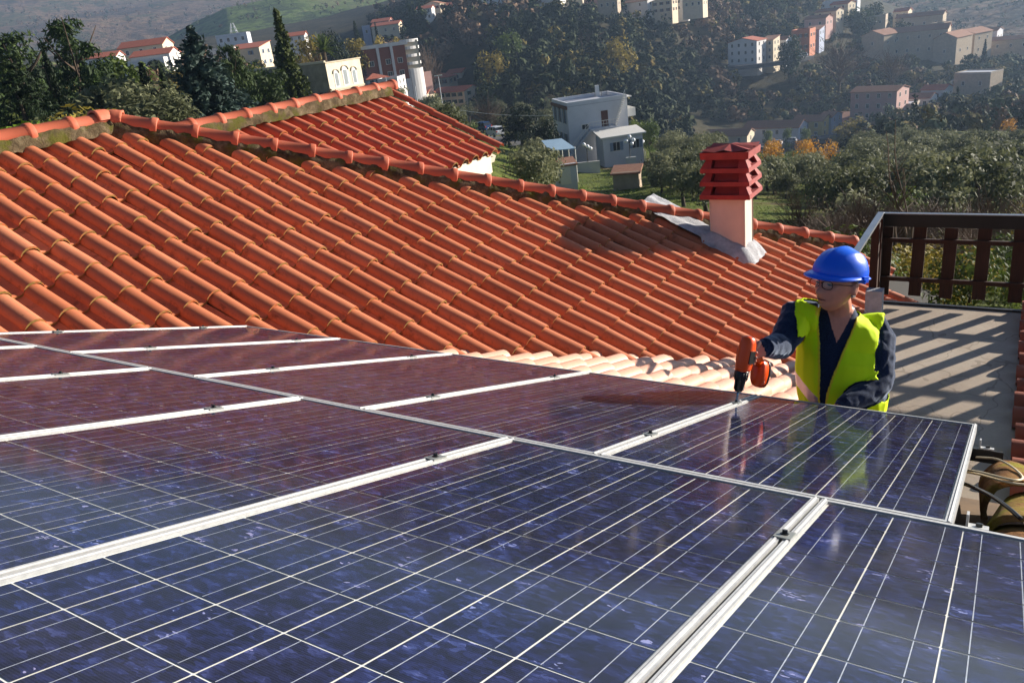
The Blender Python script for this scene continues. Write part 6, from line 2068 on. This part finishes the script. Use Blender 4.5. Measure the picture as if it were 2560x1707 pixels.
# ------------------------------------------------------------------ trees of their own
def T(kind, name, x, ytop, r, hpx, label, group=None, cat='tree', nat=None, widen=1.0, var=None):
    """a tree whose top shows at x,ytop; hpx is its height in the picture"""
    q = at(x, ytop, r)
    h = hpx * r / FPX
    base = V3(q.x, q.y, q.z - h)
    g = ground(q.x, q.y)
    if g < base.z:
        h = q.z - g; base.z = g
    H0 = dict(olive=4.2, round=6, broad=7, yellow=8, gold=4, bare=6.2, spruce=8, fir=10, cypress=9, pine=9.9, cedar=8, bush=1.5, dark_bush=1.5, herb=1.5, yellow_bush=1.5)[kind]
    s = h / H0
    w_ = (hpx * r / FPX) / H0 * widen
    return tree(kind, name, base, w_, label, group, cat, sz=s, var=var)
T('pine', 'pine_tree', 18, 82, 66, 250, 'tall dark pine at the left edge of the picture', widen=0.9)
T('cedar', 'cedar_tree', 30, 150, 44, 230, 'layered green cedar at the left edge above the ridge', widen=0.9)
T('pine', 'pine_tree', 146, 48, 58, 310, 'big dark pine left of the red-roofed houses', widen=0.72)
T('cypress', 'cypress_tree', 108, 128, 52, 160, 'bright green narrow conifer in front of the big pine', widen=0.8)
T('broad', 'broadleaf_tree', 282, 132, 62, 180, 'grey-green tree right of the big pine', widen=0.9)
T('cypress', 'cypress_tree', 352, 160, 60, 150, 'dark green conifer right of the red-roofed houses', widen=1.1)
T('cypress', 'cypress_tree', 398, 168, 64, 120, 'small dark conifer against the blue spruce', widen=1.0)
T('olive', 'olive_tree', 330, 205, 50, 120, 'grey olive tree between the big pine and the spruce', widen=1.3)
T('olive', 'olive_tree', 248, 190, 54, 150, 'dark grey-green olive tree under the red-roofed houses', widen=1.1)
T('olive', 'olive_tree', 400, 232, 44, 110, 'low olive tree at the foot of the blue spruce', widen=1.4)
T('spruce', 'spruce_tree', 475, 74, 54, 268, 'broad blue-green spruce left of the villa', widen=1.25, var=0)
T('pine', 'pine_tree', 566, 108, 60, 220, 'dark tree close behind the right side of the blue spruce', widen=0.55)
T('fir', 'fir_tree', 690, 30, 74, 276, 'tall slim dark fir in front of the old villa', widen=1.0, var=0)
T('olive', 'olive_tree', 612, 276, 40, 70, 'olive bush left of the fir foot', widen=1.5)
T('olive', 'olive_tree', 672, 272, 46, 70, 'olive bush right under the fir', widen=1.5)
T('olive', 'olive_tree', 560, 300, 36, 70, 'olive bush behind the hip ridge near the spruce', widen=1.4)
T('yellow_bush', 'hedge_shrub', 150, 262, 36, 60, 'yellow-green hedge shrub above the left ridge', cat='shrub', widen=1.8)
T('yellow_bush', 'hedge_shrub', 205, 268, 38, 60, 'yellowish hedge shrub left of the ridge peak', cat='shrub', widen=1.8)
T('dark_bush', 'hedge_shrub', 95, 290, 34, 50, 'grey shrub behind the left ridge', cat='shrub', widen=1.6)
T('herb', 'hedge_shrub', 20, 300, 32, 60, 'bright green shrub in the left corner behind the ridge', cat='shrub', widen=2.0)
T('dark_bush', 'hedge_shrub', 300, 262, 42, 70, 'dark shrub behind the ridge peak', cat='shrub', widen=2.0)
T('dark_bush', 'hedge_shrub', 445, 300, 40, 50, 'dark shrub under the blue spruce', cat='shrub', widen=2.4)
T('yellow', 'broadleaf_tree', 760, 85, 150, 90, 'brownish broad tree behind the fir', widen=1.1)
T('bare', 'bare_tree', 780, 100, 130, 80, 'leafless tree left of the palm', widen=1.0)
T('round', 'evergreen_tree', 818, 72, 200, 90, 'dark round tree behind the palm', widen=0.9)
T('yellow', 'broadleaf_tree', 880, 92, 230, 70, 'yellowing tree right of the palm', widen=1.2)
T('yellow', 'broadleaf_tree', 945, 88, 260, 60, 'yellow autumn tree above the brick apartments', widen=1.1)
T('yellow', 'broadleaf_tree', 985, 92, 262, 55, 'small yellow autumn tree at the right above the brick apartments', widen=1.0)
T('cypress', 'cypress_tree', 885, 55, 330, 60, 'dark cedar-like tree below the green meadow', widen=1.3)
T('cypress', 'cypress_tree', 937, 58, 330, 62, 'narrow dark cypress left of the pale blue house', widen=0.7)
T('cypress', 'cypress_tree', 1022, 14, 372, 95, 'left one of the two dark cypresses at the town', widen=1.1)
T('cypress', 'cypress_tree', 1046, 8, 372, 105, 'right one of the two dark cypresses at the town', widen=1.1)
T('bare', 'bare_tree', 1064, 120, 250, 80, 'bare reddish tree right of the curved balconies', widen=1.1)
T('broad', 'broadleaf_tree', 1268, 76, 285, 60, 'bright yellow-green tree on the dark wooded slope', widen=1.5)
T('yellow', 'broadleaf_tree', 1226, 124, 265, 80, 'yellow-green tree above the brown stone block', widen=1.3)
T('yellow', 'broadleaf_tree', 1540, 90, 300, 80, 'large round olive-brown tree on the wooded slope', widen=1.5)
T('yellow', 'broadleaf_tree', 1402, 62, 335, 70, 'rusty round tree above the middle of the wooded slope', widen=1.3)
T('bare', 'bare_tree', 1462, 70, 330, 70, 'pale brown round tree right of the rusty one', widen=1.5)
T('round', 'evergreen_tree', 1295, 262, 128, 80, 'large dark round tree left of the white house', widen=1.5)
T('bare', 'bare_tree', 1216, 250, 148, 75, 'leafless spreading tree above the parked cars', widen=1.6)
T('round', 'evergreen_tree', 1362, 300, 108, 80, 'dark narrow tree beside the white house', widen=0.9)
T('broad', 'broadleaf_tree', 1622, 298, 120, 90, 'tall green hedge right of the white house', widen=0.7)
T('broad', 'broadleaf_tree', 1598, 300, 122, 80, 'green tree close to the pergola', widen=0.8)
T('bush', 'palm_shrub', 1172, 300, 132, 30, 'small green shrub by the parked cars', cat='shrub')
for x_, y_, h_, lb in ((1921, 322, 36, 'clipped round street tree left in front of the white row house'), (1968, 322, 38, 'clipped round street tree right in front of the white row house'), (2014, 318, 36, 'clipped street tree left of the yellow house')):
    T('broad', 'street_tree', x_, y_, 266, h_, lb, group='street trees of the lower row', widen=0.8)
T('yellow', 'broadleaf_tree', 2148, 292, 250, 100, 'large yellow-green tree in front of the lower row', widen=1.3)
T('yellow', 'broadleaf_tree', 2110, 312, 245, 70, 'smaller yellow-green tree left of the large one', widen=1.1)
T('gold', 'broadleaf_tree', 2302, 330, 175, 30, 'small orange autumn tree on the right slope', widen=1.0)
T('round', 'evergreen_tree', 2152, 20, 460, 60, 'left one of the dark pines above the convent', widen=1.4)
T('round', 'evergreen_tree', 2186, 4, 470, 50, 'right one of the dark pines above the convent', widen=1.0)
T('round', 'evergreen_tree', 2262, 50, 440, 36, 'dark tree over the convent roof', widen=1.3)
T('round', 'evergreen_tree', 1974, 92, 370, 62, 'dark street tree before the terracotta house', widen=1.1)
T('cypress', 'cypress_tree', 2464, 100, 400, 60, 'dark cypress beside the road up to the chapel', widen=0.7)
T('bare', 'bare_tree', 2100, 95, 350, 90, 'big brownish tree below the convent', widen=1.6)
T('bare', 'bare_tree', 2232, 130, 345, 60, 'pale brown tree under the convent wall', widen=1.6)
# palm
pal = thing('palm_tree', (0, 0, 0), 'palm tree behind the roof of the old villa', 'tree')
pq = at(808, 128, 118)
pal.matrix_basis = Matrix.Translation(pq - Z * 5)
mb = MB(); mb.tube([pq - Z * 7, pq - Z * 2, pq + Z * 0.2], [0.35, 0.3, 0.28], 9); mb.build('trunk', M_BARK, pal)
mb = MB()
rnd = random.Random(5)
for k in range(42):
    an = rnd.uniform(0, 6.28); el = rnd.uniform(-0.1, 1.35)
    D = V3(math.cos(an) * math.cos(el), math.sin(an) * math.cos(el), math.sin(el))
    L_ = rnd.uniform(2.0, 2.9)
    S_ = D.cross(Z).normalized()
    P = [pq + D * (L_ * t) - Z * (0.9 * t * t * math.cos(el)) for t in (0, 0.25, 0.5, 0.75, 1)]
    for i in range(4):
        for sg in (-1, 1):
            for q in range(4):
                p0 = P[i].lerp(P[i + 1], q / 4)
                e = p0 + S_ * (sg * 0.42 * (1 - 0.15 * i)) + D * 0.28 - Z * 0.16
                mb.add([p0, p0 + D * 0.09, e], [(0, 1, 2)])
mb.build('crown', L_GRN, pal)

# ------------------------------------------------------------------ olive groves and shrubs one by one
occ = []
def free(p, dmin):
    for q in occ:
        if (q[0] - p.x) ** 2 + (q[1] - p.y) ** 2 < dmin * dmin:
            return False
    occ.append((p.x, p.y))
    return True
def scatter(n, az0, az1, r0, r1, dmin, seed, ok=None):
    rnd = random.Random(seed)
    out = []
    tries = 0
    while len(out) < n and tries < n * 160:
        tries += 1
        az = rnd.uniform(az0, az1)
        r = math.sqrt(rnd.uniform(r0 * r0, r1 * r1))
        p = V3(r * math.sin(az), r * math.cos(az), 0)
        p.z = ground(p.x, p.y)
        x, y = px(p)
        if not (-60 < x < 2620 and -60 < y < 1000):
            continue
        if ok and not ok(x, y, r):
            continue
        if free(p, dmin):
            out.append((p, r, x, y))
    return out
def az_of(x, y=400):
    r = ray(x, y)
    return math.atan2(r.x, r.y)
def clear_house(x, y, r):
    if 1375 < x < 1640 and 95 < r < 140: return False
    if 1150 < x < 1345 and 118 < r < 160: return False
    if 1385 < x < 1430 and 70 < r < 100: return False
    if 1130 < x < 1335 and r < 145 and px(at(x, y, r) + Z * 3.8)[1] < 352: return False
    return True
LAB_O1 = 'grey-green olive tree in the grove between the rear roof and the chimney'
for p, r, x, y in scatter(72, az_of(1080), az_of(1800), 48, 118, 3.3, 11, lambda x, y, r: clear_house(x, y, r) and not (1370 < x < 1650 and px(at(x, y, r) + Z * 3.7)[1] < 404)):
    tree('olive', 'olive_tree', p, random.uniform(0.6, 0.95), LAB_O1, 'olive trees left of the chimney')
LAB_O2 = 'grey-green olive tree on the slope right of the chimney'
def low_enough(x, y, r, h=3.7):
    g = at(x, y, r); xt, yt = px(V3(g.x, g.y, g.z + h))
    if 1740 < x < 2140 and yt < 366: return False
    return yt > (380 if r < 60 else 310)
for p, r, x, y in scatter(170, az_of(1780), az_of(2640), 36, 165, 3.1, 12, low_enough):
    k = random.random()
    tree('olive', 'olive_tree', p, random.uniform(0.5, 0.95), LAB_O2, 'olive trees right of the chimney')
LAB_D = 'leafy shrub with yellowing leaves among the olives right of the chimney'
for p, r, x, y in scatter(60, az_of(1780), az_of(2640), 34, 160, 1.8, 13, lambda x, y, r: low_enough(x, y, r, 1.8)):
    tree(random.choice(['yellow_bush', 'gold', 'bush', 'dark_bush'] if r > 100 else ['yellow_bramble', 'bramble', 'yellow_bush', 'dark_bush']), 'shrub', p, random.uniform(0.5, 1.0) if r > 100 else random.uniform(0.8, 1.7), LAB_D, 'yellowing shrubs right of the chimney', 'shrub')
LAB_B = 'leafless shrub close behind the terrace fence'
for p, r, x, y in scatter(26, az_of(1980), az_of(2640, 650), 12, 34, 1.0, 14, lambda x, y, r: px(at(x, y, r) + Z * 1.6)[1] > 520):
    tree('bare', 'bare_shrub', p, random.uniform(0.2, 0.33), LAB_B, 'leafless shrubs behind the fence', 'shrub')
LAB_E = 'green bramble bush below the terrace fence'
for p, r, x, y in scatter(90, az_of(1960), az_of(2660, 650), 10.5, 30, 0.7, 15, lambda x, y, r: px(at(x, y, r) + Z * 1.0)[1] > 545):
    tree(random.choice(['bramble', 'yellow_bramble', 'bramble']), 'bramble_bush', p, random.uniform(0.4, 0.8), LAB_E, 'brambles below the fence', 'shrub')
LAB_G = 'olive tree on the terraces behind the white house'
for p, r, x, y in scatter(34, az_of(1000), az_of(1400), 120, 235, 5.5, 16, lambda x, y, r: clear_house(x, y, r)):
    tree('olive', 'olive_tree', p, random.uniform(0.8, 1.3), LAB_G, 'olive trees behind the white house')
LAB_L = 'dark garden tree behind the left ridge below the pines'
for p, r, x, y in scatter(90, az_of(-160, 300), az_of(800, 300), 30, 170, 3.2, 17, lambda x, y, r: px(at(x, y, r) + Z * 4)[1] > 190 and not (690 < x < 960 and px(at(x, y, r) + Z * 4)[1] < 285)):
    tree(random.choice(['olive', 'round', 'dark_bush', 'olive', 'broad']), 'garden_tree', p, random.uniform(0.55, 0.85), LAB_L, 'garden trees behind the left ridge')
# tall thin shoots in front of the fence gap
for k, (x0_, y0_, x1_, y1_, lb) in enumerate(((2272, 620, 2234, 300, 'tallest bare shoot rising behind the fence'), (2262, 600, 2208, 330, 'second bare shoot leaning left behind the fence'), (2275, 560, 2215, 440, 'short bare shoot leaning far left behind the fence'), (2240, 600, 2262, 420, 'short bare shoot leaning right behind the fence'))):
    mb = MB()
    P_ = [at(x0_ + (x1_ - x0_) * t, y0_ + (y1_ - y0_) * t, 15) + V3(0.05 * math.sin(7 * t + k), 0, 0) for t in [q / 8 for q in range(9)]]
    P_ = [P_[0] - Z * 4] + P_
    mb.tube(P_, [0.03] + [0.022 * (1 - 0.75 * q / 8) for q in range(9)], 5)
    rnd = random.Random(k)
    for q in range(7):
        b_ = P_[3 + q // 2]; mb.tube([b_, b_ + V3(rnd.uniform(-.4, .4), rnd.uniform(-.3, .3), rnd.uniform(0.1, 0.6))], [0.009, 0.003], 4)
    tag(mb.build('bare_shoot', L_BARE), lb, 'shrub')

# ------------------------------------------------------------------ woods on the far slopes: one mass
def low_tree(rnd, mat_i, h, rad, n, size, shape):
    V, Fq = [], []
    mb = MB()
    if shape == 'cone':
        for _ in range(n):
            f = rnd.random() ** 1.2
            rr = rad * (1 - f) * math.sqrt(rnd.random()) + 0.1
            an = rnd.uniform(0, 6.28)
            leaf_cloud(mb, rnd, (math.cos(an) * rr, math.sin(an) * rr, h * (0.05 + 0.95 * f)), 0.3, 1, size)
    else:
        cl_ = [(rnd.uniform(-.6, .6) * rad, rnd.uniform(-.6, .6) * rad, h * rnd.uniform(0.35, 0.8), rad * rnd.uniform(0.4, 0.62)) for _ in range(6)]
        for q in cl_:
            leaf_cloud(mb, rnd, q[:3], q[3], n // 6, size, 0.85, jit=0.28, shell=0.3)
    return np.array(mb.v), np.array(mb.f)
rw = random.Random(3)
LOW = []
for k in range(12):
    LOW.append(low_tree(rw, 0, rw.uniform(5, 8), rw.uniform(2.4, 3.4), 114, 0.78, 'round'))
for k in range(3):
    LOW.append(low_tree(rw, 0, rw.uniform(7, 10), 1.4, 110, 0.45, 'cone'))
LOWB = []
for k in range(6):
    LOWB.append(low_tree(rw, 0, rw.uniform(5, 7.5), rw.uniform(2.0, 3.0), 60, 0.55, 'round'))
def wood(name, placements, mats, lib):
    """placements: (x, y, z, scale, lib index, material index)"""
    VV, FF, MI = [], [], []
    off = 0
    for x, y, z, s, li, mi in placements:
        v, f = lib[li]
        an = rw.uniform(0, 6.28); c, s_ = math.cos(an), math.sin(an)
        w = np.empty_like(v)
        w[:, 0] = (v[:, 0] * c - v[:, 1] * s_) * s + x
        w[:, 1] = (v[:, 0] * s_ + v[:, 1] * c) * s + y
        w[:, 2] = v[:, 2] * s + z
        VV.append(w); FF.append(f + off); MI.append(np.full(len(f), mi)); off += len(v)
    VV = np.concatenate(VV); FF = np.concatenate(FF); MI = np.concatenate(MI)
    me = bpy.data.meshes.new(name)
    me.vertices.add(len(VV)); me.vertices.foreach_set('co', VV.reshape(-1))
    me.loops.add(FF.size); me.loops.foreach_set('vertex_index', FF.reshape(-1).astype(np.int32))
    me.polygons.add(len(FF)); me.polygons.foreach_set('loop_start', np.arange(0, FF.size, 4, dtype=np.int32))
    for m in mats:
        me.materials.append(m)
    me.polygons.foreach_set('material_index', MI.astype(np.int32))
    me.update(calc_edges=True)
    o = obj(name, me)
    o['kind'] = 'stuff'
    return o
def wood_leaf(name, c1, c2, c3):
    t = NT(name)
    col = t.ramp(t.noise(wpos(t), 0.11, 5, 0.65), [(0.34, c1), (0.5, c2), (0.66, c3)])
    t.set(col, 0.85, 0, 0.15)
    return t.mat
W_EV = wood_leaf('wood_evergreen', lin(24, 33, 18), lin(42, 52, 27), lin(70, 78, 40))
W_BR = wood_leaf('wood_bare_brown', lin(74, 58, 46), lin(108, 86, 68), lin(136, 112, 88))
W_OL = wood_leaf('wood_olive', lin(58, 66, 42), lin(84, 92, 60), lin(112, 116, 82))
W_YE = wood_leaf('wood_yellowing', lin(86, 80, 38), lin(116, 104, 50), lin(138, 118, 60))
HOUSES = [o for o in bpy.data.objects if o.get('category') in ('house', 'building', 'chapel', 'tower')]
HP = [(o.matrix_basis.translation.x, o.matrix_basis.translation.y) for o in HOUSES]
def clear_far(p, d=7.5):
    # keep the line of sight to each house front open as well as its footprint
    for hx, hy in HP:
        hr = math.hypot(hx, hy)
        if hr < 140: continue
        ux, uy = hx / hr, hy / hr
        al = p[0] * ux + p[1] * uy
        la = abs(-p[0] * uy + p[1] * ux)
        if hr - 20 < al < hr + 8 and la < d:
            return False
    return True
pl = []
tries = 0
az0, az1 = az_of(940, 150), az_of(2640, 250)
while len(pl) < 3000 and tries < 60000:
    tries += 1
    az = rw.uniform(az0, az1); r = math.sqrt(rw.uniform(158 ** 2, 560 ** 2))
    x, y = r * math.sin(az), r * math.cos(az)
    z = ground(x, y)
    X, Y = px((x, y, z))
    if not (940 < X < 2640 and -90 < Y < 400): continue
    if X < 1180 and r < 330: continue
    if X < 1760 and r < 215: continue
    if 1730 < X < 2130 and r < 305: continue
    if X >= 2120 and r < 158: continue
    if not clear_far((x, y)): continue
    nz = noise.noise(V3(x * 0.012, y * 0.012, 5))
    mi = 0 if nz > -0.08 else rw.choice((1, 1, 0, 1))
    if X > 1900: mi = rw.choice((0, 2, 2, 1, 3, 0))
    if rw.random() < 0.10: mi = 3
    s = rw.uniform(0.7, 1.25) * (1.25 if X < 1900 else 0.85)
    pl.append((x, y, z - 0.6, s, rw.randrange(len(LOW)) if mi == 0 else rw.randrange(12), mi))
wood('woodland', pl, [W_EV, W_BR, W_OL, W_YE], LOW)
# left: trees round the first houses and the garden behind the ridge
pl = []
tries = 0
az0, az1 = az_of(-250, 250), az_of(960, 250)
while len(pl) < 420 and tries < 12000:
    tries += 1
    az = rw.uniform(az0, az1); r = math.sqrt(rw.uniform(85 ** 2, 480 ** 2))
    x, y = r * math.sin(az), r * math.cos(az)
    X, Y = px((x, y, ground(x, y)))
    if not (-150 < X < 960): continue
    if not clear_far((x, y), 10): continue
    mi = rw.choice((0, 2, 2, 1, 3))
    pl.append((x, y, ground(x, y) - 0.6, rw.uniform(0.5, 0.85), rw.randrange(12), mi))
wood('garden_wood', pl, [W_EV, W_BR, W_OL, W_YE], LOW)
# scrub on the hills behind
from mathutils.bvhtree import BVHTree
def on_hill(o, n, rmax, name, mats, sc, dens, seed):
    me = o.data
    bv = BVHTree.FromPolygons([v.co for v in me.vertices], [tuple(p.vertices) for p in me.polygons])
    rnd = random.Random(seed)
    pl = []
    xs = [v.co for v in me.vertices]
    t = 0
    while len(pl) < n and t < n * 30:
        t += 1
        v = xs[rnd.randrange(len(xs))]
        x, y = v.x * rnd.uniform(0.98, 1.02), v.y * rnd.uniform(0.98, 1.02)
        h = bv.ray_cast(V3(x, y, 3000), V3(0, 0, -1))
        if h[0] is None: continue
        X, Y = px(h[0])
        if not (-60 < X < 2620 and -60 < Y < 330): continue
        if noise.noise(V3(x * 0.008, y * 0.008, seed)) < dens: continue
        pl.append((x, y, h[0].z - 0.8, sc * rnd.uniform(0.6, 1.3), rnd.randrange(len(LOWB)), rnd.randrange(len(mats))))
    wood(name, pl, mats, LOWB)
on_hill(H_GREEN, 900, 900, 'hill_scrub', [W_OL, W_EV, W_OL, W_BR], 0.9, -0.02, 21)
on_hill(H_RIGHT, 900, 1000, 'hill_olives', [W_OL, W_EV, W_OL], 0.95, -0.5, 22)
on_hill(H_MT, 1500, 2300, 'mountain_wood', [W_BR, W_EV, W_BR], 1.6, -0.3, 23)
# bright grass and herbs between the olives
pl = []
gb_lib = []
for k in range(6):
    mb = MB(); leaf_cloud(mb, rw, (0, 0, 0.08), 0.8, 34, 0.10, 0.25, -0.5, aspect=0.2); gb_lib.append((np.array(mb.v), np.array(mb.f)))
W_GR = wood_leaf('grass_tuft', lin(70, 92, 26), lin(102, 126, 38), lin(130, 148, 58))
W_DRY = wood_leaf('dry_grass_tuft', lin(110, 98, 56), lin(136, 122, 74), lin(158, 142, 92))
for _ in range(3000):
    az = rw.uniform(az_of(950), az_of(2650, 600)); r = math.exp(rw.uniform(math.log(14), math.log(150)))
    x, y = r * math.sin(az), r * math.cos(az)
    pl.append((x, y, ground(x, y), rw.uniform(0.6, 1.4) * min(1.6, max(0.45, r / 60)), rw.randrange(6), 0 if noise.noise(V3(x * .06, y * .06, 0)) > -0.05 else 1))
wood('grass', pl, [W_GR, W_DRY], gb_lib)

# ------------------------------------------------------------------ haze: one even box of air round everything
hz = MB()
hz.bbox((-2900, -120, -190), (2900, 2900, 215))
mh = bpy.data.materials.new('haze_air'); mh.use_nodes = True
for n_ in list(mh.node_tree.nodes):
    if n_.type != 'OUTPUT_MATERIAL':
        mh.node_tree.nodes.remove(n_)
pv = mh.node_tree.nodes.new('ShaderNodeVolumePrincipled')
pv.inputs['Color'].default_value = (0.50, 0.70, 1.0, 1)
pv.inputs['Density'].default_value = 0.00023
pv.inputs['Anisotropy'].default_value = 0.35
mh.node_tree.links.new(pv.outputs[0], mh.node_tree.nodes['Material Output'].inputs['Volume'])
ho = hz.build('haze', mh)
ho['kind'] = 'stuff'
